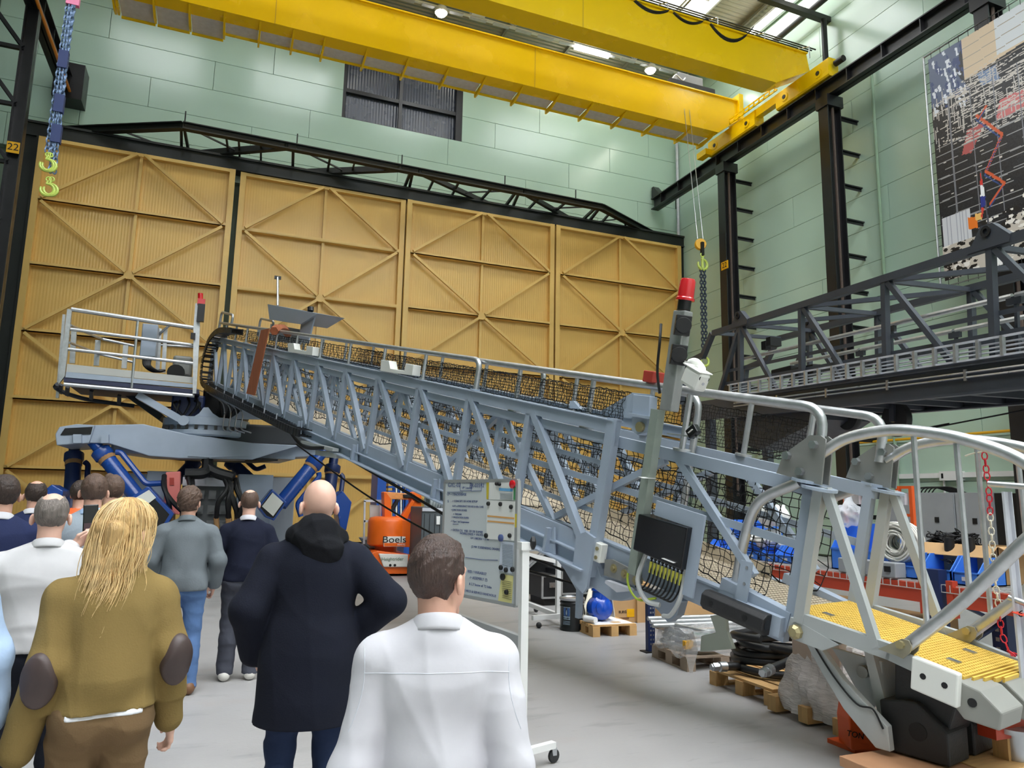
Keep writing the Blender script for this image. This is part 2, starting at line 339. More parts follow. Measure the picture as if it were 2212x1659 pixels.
for i, y in enumerate((22.7, 17.3, 11.8, 6.3)):
    lab = ('black steel column with yellow number plate at right wall', 'black steel column at right wall between number plate column and banner', 'black steel column at right wall behind the photo banner', 'black steel column at right wall nearest the camera')[i]
    t = T('steel_column', lab, 'column', (18.2, y, 0), 'black columns of the right wall')
    B().bb(17.95, 17.99, y-.2, y+.2, 0, 15.28).obj('flange', BLACK, t); B().bb(18.5, 18.54, y-.2, y+.2, 0, 15.28).obj('flange', BLACK, t)
    B().bb(17.99, 18.5, y-.02, y+.02, 0, 15.28).obj('web', BLACK, t); B().cyl((18.25, y-.12, 2), (18.25, y-.12, 15), .05, 8).obj('conduit', mat('brown conduit', (86, 70, 62), .6), t)
    B().bb(17.9, 18.6, y-.26, y+.26, 14.9, 15.29).obj('head_plate', BLACK, t)
    for k in range(12): B().bb(18.54, 19.48, y-.06, y-.0, 1.4+k*1.21, 1.44+k*1.21).bb(18.54, 19.48, y-.0, y+.02, 1.3+k*1.21, 1.44+k*1.21).obj('bracket', BLACK, t)
    if i == 0:
        p = onX(1564, 573, 17.9); s = B().bb(17.92, 17.95, p.y-.2, p.y+.2, p.z-.16, p.z+.16).obj('number_plate', SIGNY, t)
        text('22', .3, (17.915, p.y, p.z), basis((0, -1, 0), (0, 0, 1)), INK, s)
for i, y in enumerate((22.7, 17.3)):
    t = T('lattice_column', ('black lattice column with yellow number plate at the left', 'black lattice column at left edge nearer the camera')[i], 'column', (-6.5, y, 0), 'black lattice columns of the left wall')
    for x in (-5.85, -7.3): B().ibar((x, y, 0), (x, y, 15.28 if x > -6 else 21), .3, .34, .03, (1, 0, 0)).obj('post', BLACK, t)
    for k in range(9):
        z = .4+k*1.7
        for yy in (y-.13, y+.13): B().bar((-5.95, yy, z), (-7.2, yy, z+1.6), .09, .05, (0, 1, 0)).obj('lacing_bar', BLACK, t)
        B().bar((-5.95, y, z), (-7.2, y, z), .12, .1).obj('tie', BLACK, t)
    if i == 0:
        p = onY(28, 318, y-.2); s = B().bb(-6.0, -5.7, y-.2, y-.18, p.z-.16, p.z+.16).obj('number_plate', SIGNY, t); text('22', .28, (-5.85, y-.205, p.z), basis((1, 0, 0), (0, 0, 1)), INK, s)
# pipes along the right wall
def wallpipe(name, label, cat, pts, r, m): return tag(B().tube(pts, r, 8).obj(name, m, smooth=True), label, cat)
wallpipe('gas_pipe', 'yellow gas pipe running low along the right wall', 'pipe', [(19.35, 22.2, 3.75), (19.35, 4, 3.75)], .04, SIGNY)
wallpipe('downpipe', 'grey vertical pipe in the corner beside the ochre door', 'pipe', [onX(1462, 310, 19.4), V((19.4, onX(1462, 310, 19.4).y, .5))], .07, GALV)
wallpipe('downpipe', 'thin pale vertical pipe beside the second right column', 'pipe', [(19.35, 16.5, .5), (19.35, 16.5, 16.5)], .05, mat('pale green pipe', (150, 178, 150), .4))
pp = T('rainwater_pipe', 'dark grey rainwater pipe below the roof at right', 'pipe', (18.6, 18, 19))
B().tube(fillet([onX(1790, -10, 19), onX(1670, 92, 19.0)], .1), .12, 10).obj('pipe', mat('dark pipe', (62, 66, 68), .4), pp, True)
g = T('roof_bracket', 'black roof strut with upright post by right wall', 'bracket', (19, 18.1, 18))
B().bar(onY(1640, -8, 18.3), onY(1798, 48, 18.3), .22, .2).obj('strut', BLACK2, g); a = onX(1779, 42, 19.1); B().tube([a, (a.x, a.y, 16.6)], .1, 10).obj('post', BLACK2, g, True)
# ================================================================== overhead travelling crane
cr = T('bridge_crane', 'yellow double girder overhead crane spanning the hall', 'crane', (6.2, 20.5, 16))
def girder(y0, w_, z0, z1, xt, name):
    P = [(-5.9, z0+.55), (-5.0, z0), (xt, z0), (18.42, z0+.82), (18.3, z1), (-5.9, z1)]
    g = B().prism([(x, y0, z) for x, z in P], (0, w_, 0)).obj('girder', YEL, cr)
    B().bb(-5.9, 18.3, y0-.07, y0+w_+.07, z1, z1+.05).obj('top_flange', YEL, g)
    for x in (.6, 9.4): B().bb(x, x+.02, y0-.004, y0+w_+.004, z0+.004, z1).obj('splice', mat('crane yellow joint', (190, 150, 20), .4), g)
    return g
G1 = girder(21.95, .56, 16.15, 17.66, 17.3, 'front'); G2 = girder(18.25, .72, 16.1, 17.52, 16.9, 'rear')
B().bb(18.25, 18.45, 21.8, 22.6, 16.9, 17.95).bb(18.0, 18.25, 22.15, 22.2, 16.9, 17.8).obj('end_plate', YEL, cr)
for (y0, y1) in ((20.65, 23.5), (17.0, 19.5)):
    e = B().cham((18.2, y0, 16.28), (18.2, y1, 16.28), .44, .66, .05).obj('end_carriage', YEL, cr)
    for y in (y0+.45, y1-.45):
        B().lathe([(.16, 0), (.16, .03), (.08, .03), (.08, .0)], (17.98, y, 16.25), (-1, 0, 0), 14).obj('wheel_cap', YEL, e); B().cyl((17.97, y, 16.25), (17.93, y, 16.25), .075, 10).obj('axle', BLACK, e)
B().bb(18.05, 18.3, 19.4, 20.8, 16.3, 16.62).obj('tie_beam', YEL, cr)
b = B().bb(17.86, 17.9, 19.3, 22.3, 16.62, 16.68).bb(17.86, 17.9, 19.3, 22.3, 16.8, 16.84)
for k in range(11): b.bb(17.86, 17.9, 19.4+k*.28, 19.44+k*.28, 16.62, 16.84)
b.obj('cable_guard', YEL, cr)
B().cyl((18.2, 16.9, 16.35), (18.2, 16.55, 16.35), .11, 12).obj('buffer', INK, cr, True)
B().bb(17.7, 18.0, 23.3, 23.9, 15.95, 16.2).obj('rail_sweep', YEL, cr)
tips = [(260, 39), (338, 56), (412, 73), (484, 93), (557, 110), (628, 111), (692, 128), (781, 145), (865, 169), (948, 189), (1026, 206), (1103, 225), (1178, 243), (1248, 260), (1316, 278), (1382, 294), (1455, 308), (1500, 322)]
bx = [-3.9]+[onz(x, y, 16.1).x for x, y in tips]
for i, x in enumerate(bx):
    P = [(22.0, 16.14), (22.5, 16.14), (23.25, 16.16), (23.25, 16.02), (22.9, 15.98), (22.3, 16.06)]
    B().prism([(x-.03, y, z) for y, z in P], (.06, 0, 0)).obj('walkway_bracket', YEL, cr)
    if i and x-bx[i-1] > .2:
        yb = 23.5 if x < .1 else 23.12
        s = B().bb(bx[i-1]+.04, x-.04, 22.5, yb, 16.17, 16.2).obj('walkway_plate', GALV, cr); B().bb(bx[i-1]+.03, x-.03, yb-.03, yb+.02, 16.1, 16.2).obj('toe_edge', YEL, s)
for y in (18.5, 18.68, 18.86, 19.04): B().cyl((-5, y, 18.05+(y-18.5)*.4), (19.0, y, 18.05+(y-18.5)*.4), .025, 6).obj('festoon_rail', BLACK2, cr)
for x in (19.0-.6*k-.1 if False else 18.6-k*2.0 for k in range(6)): B().cyl((x, 18.4, 18.0), (x-.1, 19.15, 18.32), .025, 6).cyl((x, 18.4, 18.0), (x, 18.4, 17.56), .02, 6).obj('rail_hook', STEEL, cr)
hk = [(1340, -40), (1450, 20), (1528, 40), (1628, 58)]
for i in range(3):
    a, c = onY(*hk[i], 18.2), onY(*hk[i+1], 18.2); sag = (.45, .3, .62)[i]
    for j in range(3): B().tube([a+(c-a)*t_+V((0, .03*j, -4*sag*t_*(1-t_)*(1+.05*j))) for t_ in [k/14 for k in range(15)]], .02+.006*(j == 0), 6).obj('festoon_cable', INK, cr, True)
# hoist trolley on the front girder with its ropes
ht = T('hoist_trolley', 'dark hoist trolley on top of front yellow girder', 'hoist', (15.3, 22.2, 17.75))
q = onY(1455, 165, 22.3)
B().bb(q.x-.4, q.x+1.7, 21.95, 23.0, 17.75, 17.95).obj('frame', INK, ht); B().box((q.x+.7, 22.5, 18.2), (1.2, .7, .5)).obj('drum_box', mat('grey casing', (120, 120, 122), .4), ht, bevel=.05)
B().bb(q.x+1.7, 17.9, 22.1, 22.35, 17.74, 17.82).obj('trolley_cable', INK, ht)
B().tube(bez([(q.x-.3, 22, 17.9), (q.x-.1, 22, 18.15), (q.x+.2, 22, 18.0), (q.x+.4, 22.1, 18.2)]), .03, 6).obj('hose', WHITE, ht, True)
# hook block of that hoist
Yh = 21.3; h0 = onY(1513, 528, Yh)
hb = T('hook_block', 'yellow hook block with dark chain hanging before right wall', 'hook', h0)
for dx, dy in ((-.12, 0), (.12, 0)):
    B().cyl((h0.x+dx, h0.y, h0.z+.2), (h0.x+dx, h0.y+.78, 17.8), .012, 5).obj('wire_rope', STEEL, hb)
B().lathe([(.05, -.08), (.2, -.08), (.22, 0), (.2, .08), (.05, .08)], h0, (.3, 1, 0), 18).obj('sheave', SIGNY, hb, True)
B().bar(h0+V((0, -.1, .05)), h0+V((0, -.1, -.45)), .12, .1).obj('block_cheek', INK, hb)
def chain(b, p, q, link=.09, wire=.014, seg=6):
    p = V(p); q = V(q); d = q-p; n_ = max(2, int(d.length/(link*.72))); d /= n_; t = d.normalized(); a = t.orthogonal().normalized(); c = t.cross(a)
    for k in range(n_):
        m = p+d*(k+.5); s = a if k % 2 else c; L_ = link/2; w2 = link*.3
        b.tube([m+t*(L_*math.sin(u))*1.0+s*(w2*math.cos(u)) for u in [2*math.pi*i/8 for i in range(8)]], wire, 4, closed=True)
    return b
def hook(b, p, s=.2, dirv=(1, 0, 0)):
    p = V(p); x = V(dirv)
    b.tube([p+x*(s*.55*math.cos(u))+V((0, 0, -s*1.1+s*.55*math.sin(u))) for u in [math.radians(a) for a in range(100, -215, -25)]], [s*.09+s*.07*math.sin(math.pi*k/12) for k in range(13)], 7)
    b.tube([p+V((0, 0, -s*.1))+x*(s*.2*math.cos(u))+V((0, 0, s*.2*math.sin(u))) for u in [2*math.pi*i/10 for i in range(10)]], s*.07, 6, closed=True)
    b.bar(p+V((0, 0, -s*.25)), p+V((0, 0, -s*.6))-x*s*.1, s*.18, s*.14)
    b.bar(p+x*s*.35+V((0, 0, -s*.6)), p-x*s*.1+V((0, 0, -s*.45)), s*.1, s*.1)
    return b
LIME = mat('lime hook paint', (190, 208, 96), .35)
lo = onY(1516, 765, Yh)
hook(B(), h0+V((0, -.1, -.4)), .36).obj('hook', LIME, hb, True)
B().cyl(h0+V((0, -.1, -.55)), h0+V((0, -.1, -.95)), .05, 8).obj('shackle', LIME, hb, True)
for dx in (-.07, .07): chain(B(), h0+V((dx, -.1, -.95)), V((lo.x+dx+.05, Yh-.1, lo.z)), .16, .024).obj('chain', mat('grey blue chain', (70, 82, 100), .4, .5), hb)
hook(B(), V((lo.x+.05, Yh-.1, lo.z+.05)), .3).obj('hook', LIME, hb, True)
# blue chain sling on the left
Yc = 15.0
cs = T('chain_sling', 'four leg blue chain sling with lime hooks at upper left', 'chain', onY(130, 200, Yc))
BLUEC = mat('blue chain', (104, 126, 158), .4, .3)
for (x0, x1, y1) in ((150, 101, 330), (156, 110, 332), (163, 108, 372), (158, 117, 374)):
    chain(B(), onY(x0, -12, Yc), onY(x1, y1, Yc), .13, .016).obj('chain', BLUEC, cs)
for (x, y) in ((104, 332), (109, 333), (105, 385), (112, 385)):
    hook(B(), onY(x, y, Yc-.03), .2).obj('hook', LIME, cs, True)
for (x, y) in ((137, 130), (122, 290), (128, 225)): B().box(onY(x, y, Yc), (.16, .12, .35)).obj('identity_tag', mat('navy sleeve', (36, 52, 100), .6), cs)
B().box(onY(158, 2, Yc), (.22, .1, .2)).obj('pink_tag', mat('pink tag', (236, 130, 170), .5), cs)
# ================================================================== roof lamps
lr = T('light_track', 'white lamp track below the roof behind the front girder', 'lamp', (8, 25.65, 21))
B().bb(-5, 18.6, 25.6, 25.7, 20.97, 21.05).obj('track', WHITE, lr)
for k in range(24): B().bb(-4.9+k, -4.2+k, 25.57, 25.73, 20.93, 20.97).obj('perforated_edge', GALV, lr)
B().bb(12.85, 14.5, 25.55, 25.75, 20.85, 20.97).obj('lit_tube', TUBE, lr)
B().box((8.4, 25.6, 21.2), (.55, .4, .45)).obj('junction_box', WHITE, lr)
for x in (10.0, 15.8): B().bar((x, 25.65, 21.05), (x-.6, 25.65, ZR), .05, .05).bar((x, 25.65, 21.05), (x+.6, 25.65, ZR), .05, .05).bar((x, 25.65, 21.05), (x, 25.65, ZR), .05, .05).obj('hanger', GALV, lr)
for i, (x, y) in enumerate(((953, 28), (1405, 152))):
    p = onz(x, y, 20.85)
    l = T('bay_lamp', ('round white high bay lamp above front girder, left one', 'round white high bay lamp near the hoist trolley')[i], 'lamp', p, 'high bay lamps')
    B().lathe([(.1, .3), (.24, .2), (.27, .05), (.25, 0)], p, (0, 0, 1), 18).obj('reflector', WHITE, l, True); B().lathe([(.02, -.12), (.18, -.09), (.24, 0)], p, (0, 0, 1), 18).obj('lens', TUBE, l, True)
    B().cyl(p+V((0, 0, .3)), p+V((0, 0, .75)), .02, 6).obj('stem', GALV, l)
l = T('light_track', 'double lamp row under the roof along right wall', 'lamp', (19.2, 21.6, 21))
for dx in (0, .3): 
    B().bb(18.95+dx, 19.1+dx, 17, 23.2, 20.95, 21.05).obj('track', WHITE, l); B().bb(18.97+dx, 19.08+dx, 17, 23.2, 20.88, 20.95).obj('lit_tube', TUBE if dx == 0 else GALV, l)
# ================================================================== the grey telescopic gangway, measured along (A), across (Bx) and up (Nn)
P0 = V((3.782, 4.091, .8271)); A = V((-.246523, .944067, .219008)); Bx = V((.967556, .252656, 0)); Nn = V((.055334, -.211903, .975723))
def g(a, b, n): return P0+A*a+Bx*b+Nn*n
def gp(x, y, b=0.): return onP(x, y, P0+Bx*b, Bx)
def an(x, y, b=0.):
    w_ = gp(x, y, b)-P0; return w_.dot(A), w_.dot(Nn)
GREY = mat('gangway grey paint', (166, 178, 194), .42, var=.05, vscale=3)
GREYL = mat('tip grey paint', (176, 180, 180), .45, var=.06, vscale=3)
ALU = mat('galvanised tube', (196, 198, 200), .34, .75, var=.12, vscale=14)
RUB = mat('black rubber', (38, 38, 40), .55, var=.12, vscale=12, bump=.15)
NET = mat('black net cord', (14, 14, 16), .8)
BEIGE = mat('beige grating', (206, 192, 168), .6, var=.06, vscale=6)
YGR = mat('yellow grating', (240, 200, 92), .5, var=.08, vscale=8)
BRASS = mat('passivated bolt', (176, 164, 124), .4, .6)
POLY = mat('white plastic', (236, 236, 230), .4)
RED = mat('red lamp', (205, 20, 32), .15, spec=.7, coat=.6)
RED2 = mat('red box paint', (176, 62, 50), .5)
NAVY = mat('dark blue frame', (28, 40, 66), .45)
DARK = mat('charcoal plastic', (24, 24, 26), .35)
CABLE = mat('black cable', (18, 18, 20), .5)
YLAB = mat('yellow cable marker', (232, 226, 90), .5)
gw = T('access_gangway', 'light grey telescopic gangway truss sloping down to the floor at right', 'gangway', g(6, .5, 0))
TOPS = [2.07, 3.29, 4.49, 5.73, 6.98, 8.19, 9.42, 10.68, 11.89, 13.08, 13.99, 14.86, 15.74, 16.66]
WI = .93                                              # clear width between the two sides
def outer(b, s):                                      # s = -1 near side, +1 far side
    f = b+s*.04
    tr = B().bar(g(2.0, f, 1.12), g(16.9, f, 1.12), .09, .1, Nn).obj('top_chord', GREY, gw)
    B().bar(g(2.0, f-s*.02, 1.0), g(16.9, f-s*.02, 1.0), .05, .09, Nn).bar(g(2.0, f, 1.18), g(16.9, f, 1.18), .14, .012, Nn).obj('chord_flange', GREY, tr)
    bc = B().bar(g(2.05, f+s*.0, -.06), g(16.6, f, -.06), .04, .3, Nn).bar(g(2.05, f+s*.05, -.2), g(16.6, f+s*.05, -.2), .16, .015, Nn).bar(g(2.05, f+s*.03, -.07), g(16.6, f+s*.03, -.07), .09, .012, Nn).obj('bottom_chord', GREY, gw)
    for i, t_ in enumerate(TOPS):
        if i:
            B().bar(g(t_, f, 1.12), g(t_+.02, f, -.03), .075, .075, A).obj('post', GREY, gw)
            B().bar(g(t_-.03, f+s*.01, 1.14), g(TOPS[i-1]+.1, f+s*.01, .0), .075, .075, A).obj('diagonal', GREY, gw)
        else:
            B().bar(g(2.03, f, 1.2), g(2.03, f, -.25), .1, .06, A).bar(g(2.03, f+s*.045, 1.2), g(2.03, f+s*.045, -.05), .03, .1, A).obj('end_post', GREY, gw)
            P = [(2.1, .14), (2.22, .08), (2.2, -.34), (2.02, -.4), (1.98, -.34), (1.98, .12)]
            B().prism([g(a, f+s*.06, n) for a, n in P], Bx*(.03*s)).obj('end_bracket', GREY, gw)
    for a in (2.62, 4.85, 7.3, 9.7):
        B().bar(g(a, f+s*.09, .04), g(a, f+s*.09, -.19), .05, .04, A).prism([g(a-.05, f+s*.05, .06), g(a-.12, f+s*.05, -.19), g(a-.0, f+s*.05, -.19)], Bx*(.015*s)).obj('stiffener', GREY, gw)
    return tr
outer(0., -1); outer(WI, 1)
def bays(b, s, t0, step, cnt, a_end):                 # inner telescoping boom
    f = b
    B().bar(g(.06, f, .99), g(a_end, f, .99), .07, .1, Nn).obj('inner_top_chord', GREY, gw)
    B().bar(g(.12, f, -.02), g(a_end, f, -.02), .07, .18, Nn).bar(g(.12, f, .08), g(a_end, f, .08), .09, .015, Nn).obj('inner_bottom_chord', GREY, gw)
    for n in (.3, .58, .76): B().bar(g(2.1 if n != .58 else .1, f, n), g(a_end, f, n), .015, .045 if n != .58 else .06, Nn).obj('stringer', GREY, gw)
    for k in range(cnt):
        a = t0+step*k
        B().bar(g(a, f, .96), g(a, f, .02), .06, .06, A).obj('inner_post', GREY, gw)
        for d in (-1, 1): B().bar(g(a+d*.06, f, .96), g(a+d*step/2-d*.06, f, .05), .06, .06, A).obj('inner_diagonal', GREY, gw)
t1 = an(1085, 887, .06)[0]; t2 = an(869, 839, .06)[0]; st = t2-t1
bays(.06, -1, t1, st, 5, 15.2); bays(WI-.06, 1, t1, st, 5, 15.2)
for b in (.06, WI-.06):
    B().bar(g(1.36, b, 1.0), g(.45, b, .26), .06, .06, A).obj('inner_diagonal', GREY, gw)
    B().bar(g(1.46, b, .93), g(2.75, b, .12), .06, .06, A).obj('inner_diagonal', GREY, gw)
    B().bar(g(.12, b, 1.0), g(.1, b, .02), .07, .07, A).obj('inner_post', GREY, gw)
    B().bar(g(.7, b, .1), g(.1, b, .04), .09, .14, A).obj('inner_nose', GREY, gw)
# walkway
def grating(b_, a0, a1, b0, b1, n, pa, pb, t_=.012, h=.025):
    k = a0
    while k <= a1+1e-6: b_.bar(g(k, b0, n), g(k, b1, n), t_, h, Nn); k += pa
    k = b0
    while k <= b1+1e-6: b_.bar(g(a0, k, n), g(a1, k, n), t_, h, Nn); k += pb
    return b_
o = grating(B(), .13, 3.4, .1, WI-.1, .07, .04, .04).obj('walkway_grating', BEIGE, gw, kind='stuff')
B().bar(g(3.4, WI/2, .06), g(15.5, WI/2, .06), WI-.2, .03, Nn).obj('walkway_plate', BEIGE, gw)
B().bar(g(.8, WI-.11, .13), g(15.5, WI-.11, .13), .012, .13, Nn).obj('kick_plate', BEIGE, gw)
for k in range(18): B().bar(g(.3+k*.85, .05, 0), g(.3+k*.85, WI-.05, 0), .05, .06, Nn).obj('cross_beam', GREY, gw)
# nets: vertical cords over the sides and a finer strip above the chord
def net(a0, a1, n0, n1, b, pa, pn, r, sag=.02, seed=0):
    rnd = np.random.RandomState(seed); na = int((a1-a0)/pa); nn = max(2, int((n1-n0)/pn)); bb = B()
    ja = rnd.randn(na+1, nn+1)*pa*.13; jn = rnd.randn(na+1, nn+1)*pn*.13; jb = rnd.randn(na+1, nn+1)*sag
    def pt(i, j):
        a = a0+i*pa+ja[i, j]; n = n0+j*pn+jn[i, j]-(.035*abs(math.sin(a*2.6)) if j == nn and sag > .015 else 0)+(.03*math.sin(a*7.) if j == 0 and sag > .015 else 0)
        return g(a, b+jb[i, j], n)
    Pm = [[pt(i, j) for j in range(nn+1)] for i in range(na+1)]
    for i in range(na+1): bb.tube(Pm[i], r, 3, False)
    for j in range(nn+1): bb.tube([Pm[i][j] for i in range(na+1)], r*(1.8 if j in (0, nn) else 1), 3, False)
    return bb
net(.35, 6.0, .12, .93, .1, .058, .058, .0034, .016, 1).obj('side_net', NET, gw, kind='stuff')
net(6.0, 15, .16, .92, .1, .075, .075, .0045, .016, 2).obj('side_net', NET, gw, kind='stuff')
net(.35, 9.0, .12, .93, WI-.1, .075, .075, .0045, .016, 3).obj('side_net', NET, gw, kind='stuff')
net(.72, 2.0, 1.08, 1.46, WI-.02, .03, .03, .0028, .01, 4).obj('upper_net', NET, gw, kind='stuff')
net(2.0, 7, 1.2, 1.45, .0, .03, .03, .0028, .01, 5).obj('upper_net', NET, gw, kind='stuff')
net(7, 16, 1.22, 1.46, .0, .045, .04, .004, .01, 6).obj('upper_net', NET, gw, kind='stuff')
net(2.0, 10, 1.2, 1.45, WI, .04, .04, .0035, .01, 7).obj('upper_net', NET, gw, kind='stuff')
# handrails on posts
def rail(pts, r, name='handrail', m=ALU, f=.12): return B().tube(fillet(pts, f, 6), r, 10).obj(name, m, gw, True)
for b in (-.02, WI+.02):
    rail([g(4.42, b, 1.2), g(4.42, b, 1.55), g(16.4, b, 1.55)], .034)
    for a in (5.72, 6.95, 8.2, 9.45, 10.7, 11.9, 13.05, 14.0, 14.9, 15.8):
        B().cyl(g(a, b, 1.2), g(a, b, 1.53), .025, 8).lathe([(.06, 0), (.06, .015)], g(a, b, 1.19), Nn, 10).obj('rail_post', ALU, gw, True)
    B().lathe([(.07, 0), (.07, .015)], g(4.42, b, 1.19), Nn, 12).obj('rail_foot', GREY, gw)
    rail([g(15.4, b, 1.55), g(15.35, b, 1.78), g(16.45, b, 1.82), g(16.5, b, 1.35)], .03)
for b in (.05, WI-.05):
    rail([g(4.6, b, 1.54), g(1.2, b, 1.545), g(.1, b, 1.56), g(.09, b, 1.22)], .036, f=.2)
    for a in (3.7, 2.5, 1.3, .69):
        if b > .5 or a in (3.7, 2.5, 1.3): B().cyl(g(a, b, 1.04), g(a, b, 1.53), .026, 8).lathe([(.075, 0), (.075, .02)], g(a, b, 1.04), Nn, 12).obj('rail_post', ALU, gw, True)
rail([g(2.4, WI-.12, 1.52), g(1.82, WI-.12, 1.52), g(1.82, WI-.12, .1)], .034, 'end_rail', f=.18)
for (x, y), b, mid in (((1588, 1275), .0, [(1640, 1085), (1607, 1170)]), ((1735, 1262), WI, [(1765, 1095), (1742, 1180)])):
    q = onP(x, y, g(0, 0, .09), Nn); rail(bez([g(.18, b+.02 if b < .5 else b-.02, 1.02)]+[gp(*m, (q-P0).dot(Bx)*(k+1)/3+b*(2-k)/3) for k, m in enumerate(mid)]+[q], 8), .04, 'curved_guard', ALU, .01)
for b in (-.0, WI):      # hinge plates joining rail and tip arch
    P = [(.33, 1.05), (-.02, 1.04), (-.0, 1.35), (.04, 1.37), (.12, 1.36), (.3, 1.19)]
    h_ = B().prism([g(a, b-.05, n) for a, n in P], Bx*.015).prism([g(a, b+.04, n) for a, n in P], Bx*.015).obj('hinge_plate', mat('plain steel', (150, 150, 146), .45, .4), gw)
    for a, n in ((.26, 1.19), (.07, 1.3), (.14, 1.1)): B().cyl(g(a, b-.085, n), g(a, b+.06, n), .018, 8).cyl(g(a, b-.09, n), g(a, b-.05, n), .03, 6).obj('bolt', STEEL, h_)
    B().lathe([(.1, 0), (.1, .02), (.04, .02)], g(.12, b, 1.03), Nn, 16).lathe([(.12, 0), (.12, .02), (.04, .02)], g(.02, b, 1.0), Nn, 16).obj('flange_plate', GREY, h_)
# hinged tip
def tip(b, s):
    f = b
    B().bar(g(.0, f, .1), g(-.62, f, .13), .05, .1, Nn).bar(g(-.6, f, .12), g(-1.0, f, .1), .05, .08, Nn).obj('tip_beam', GREYL, gw)
    B().bar(g(.01, f, 1.02), g(.0, f, .08), .07, .07, A).obj('tip_post', GREYL, gw)
    B().bar(g(-.03, f, 1.02), g(-.53, f, .12), .055, .055, A).obj('tip_diagonal', GREYL, gw)
    P = [(.06, .1), (-.3, .05), (-.2, -.03), (.03, -.04), (.07, -.0)]
    k = B().prism([g(a, f-.03, n) for a, n in P], Bx*.05).obj('hinge_lug', GREYL, gw); B().lathe([(.05, 0), (.05, .03), (.03, .05)], g(.0, f-.03, .02), -Bx, 8).obj('hinge_pin', BRASS, k)
    arch = bez([g(.05, f, 1.24), g(-.12, f, 1.38), g(-.38, f, 1.475), g(-.61, f, 1.5), g(-.85, f, 1.49), g(-1.12, f, 1.43), g(-1.32, f, 1.3), g(-1.33, f, 1.16), g(-1.2, f, .97), g(-.95, f, .55), g(-.7, f, .2)], 8)
    B().tube(arch, .038, 10).obj('guard_arch', ALU, gw, True)
    for (a0, n0, a1, n1) in ((-.54, 1.47, -.79, .37), (-.79, 1.46, -.98, .66)): B().cyl(g(a0, f, n0), g(a1, f, n1), .017, 8).obj('guard_bar', ALU, gw, True)
    P = [an(*q) for q in ((1906, 1400), (1957, 1378), (1972, 1382), (1978, 1394), (1975, 1408), (1960, 1421), (1950, 1416))]
    k = B().prism([g(a, f-.055, n) for a, n in P], Bx*.012).prism([g(a, f+.045, n) for a, n in P], Bx*.012).obj('arch_lug', mat('lug steel', (160, 154, 134), .4, .4), gw); B().cyl(g(-.69, f-.08, .21), g(-.69, f+.08, .21), .025, 8).obj('bolt', BRASS, k)
tip(0., -1); tip(WI-.02, 1)
grating(B(), -1.0, .12, .06, WI-.08, .12, .026, .03, .014, .03).obj('tip_grating', YGR, gw, kind='stuff')
b_ = B()
for i, a in enumerate((-1.03, -1.06, -1.085, -1.105)): b_.bar(g(a, .12+i*.08, .12), g(a, WI-.12-i*.08, .12), .012, .03, Nn)
b_.obj('grating_nose', YGR, gw)
for a, b in ((-.05, .25), (-.12, .62), (-.85, .3), (-.8, .65)): B().box(g(a, b, .138), (.07, .05, .008), basis(A, Bx)).obj('grating_clip', STEEL, gw)
P = [(-.76, .17), (-1.02, .17), (-1.04, -.02), (-.78, -.02)]
w_ = B().prism([g(a, -.06, n) for a, n in P], Bx*.06).obj('wear_block', POLY, gw, bevel=.01)
for a in (-.84, -.96): B().cyl(g(a, -.062, .08), g(a, -.05, .08), .018, 10).obj('bolt_hole', DARK, w_)
for b0, b1 in ((.0, .3), (.36, .62), (.68, .9)):
    Q = [(-.98, .12), (-1.12, .11), (-1.24, .04), (-1.24, -.06), (-1.06, -.08), (-1.0, -.03)]
    k = B().prism([g(a, b0, n) for a, n in Q], Bx*(b1-b0)).obj('nose_fender', mat('grey rubber', (150, 150, 144), .6, var=.05), gw, bevel=.01)
    B().cyl(g(-1.09, b0-.004, .03), g(-1.09, b0+.02, .03), .025, 12).obj('bore', DARK, k)
# rubber foot and its arm
arm = [(.02, -.05), (-.07, -.03), (-.3, -.2), (-.62, -.36), (-.66, -.5), (-.57, -.52), (-.33, -.38), (-.15, -.22)]
for b in (.1, WI-.16): B().prism([g(a, b, n) for a, n in arm], Bx*.06).obj('foot_arm', GREYL, gw, bevel=.006)
B().prism([g(a, .25, n) for a, n in ((-.3, .06), (-.36, .06), (-.56, -.36), (-.48, -.36))], Bx*.4).obj('foot_strut', GREYL, gw)
B().prism([g(a, .26, n) for a, n in ((-.52, .05), (-.82, .05), (-.92, -.12), (-.9, -.3), (-.58, -.34))], Bx*.46).obj('rubber_pad', RUB, gw, bevel=.012)
for b in (.3, .6): B().prism([gp(x, y, b) for x, y in ((1795, 1398), (1905, 1430), (1908, 1505), (1885, 1530), (1850, 1490), (1822, 1440))], Bx*.03).obj('swing_plate', GREYL, gw, bevel=.004)
q = gp(1870, 1450, .3); B().cyl(q-Bx*.05, q, .04, 12).obj('swing_pin', mat('plain steel', (150, 150, 146)), gw); B().tube(bez([gp(1757, 1392, .09), gp(1800, 1460, .09), gp(1850, 1520, .09), gp(1885, 1532, .09), gp(1908, 1575, .09)], 6), .006, 6).obj('foot_cable', CABLE, gw)
def rz(a, b, z): p = g(a, b, 0); return V((p.x, p.y, z))
for b0, b1 in ((.2, .47), (.55, .85)):
    Q = [(-.44, .47), (-.6, .5), (-.68, .5), (-.86, .36), (-.86, .172), (-.46, .172)]
    k = B().prism([rz(a, b0, z) for a, z in Q], Bx*(b1-b0)).obj('rubber_foot', RUB, gw, bevel=.012); B().cyl(rz(-.68, b0-.004, .33), rz(-.68, b0+.02, .33), .055, 14).obj('bore', INK, k)
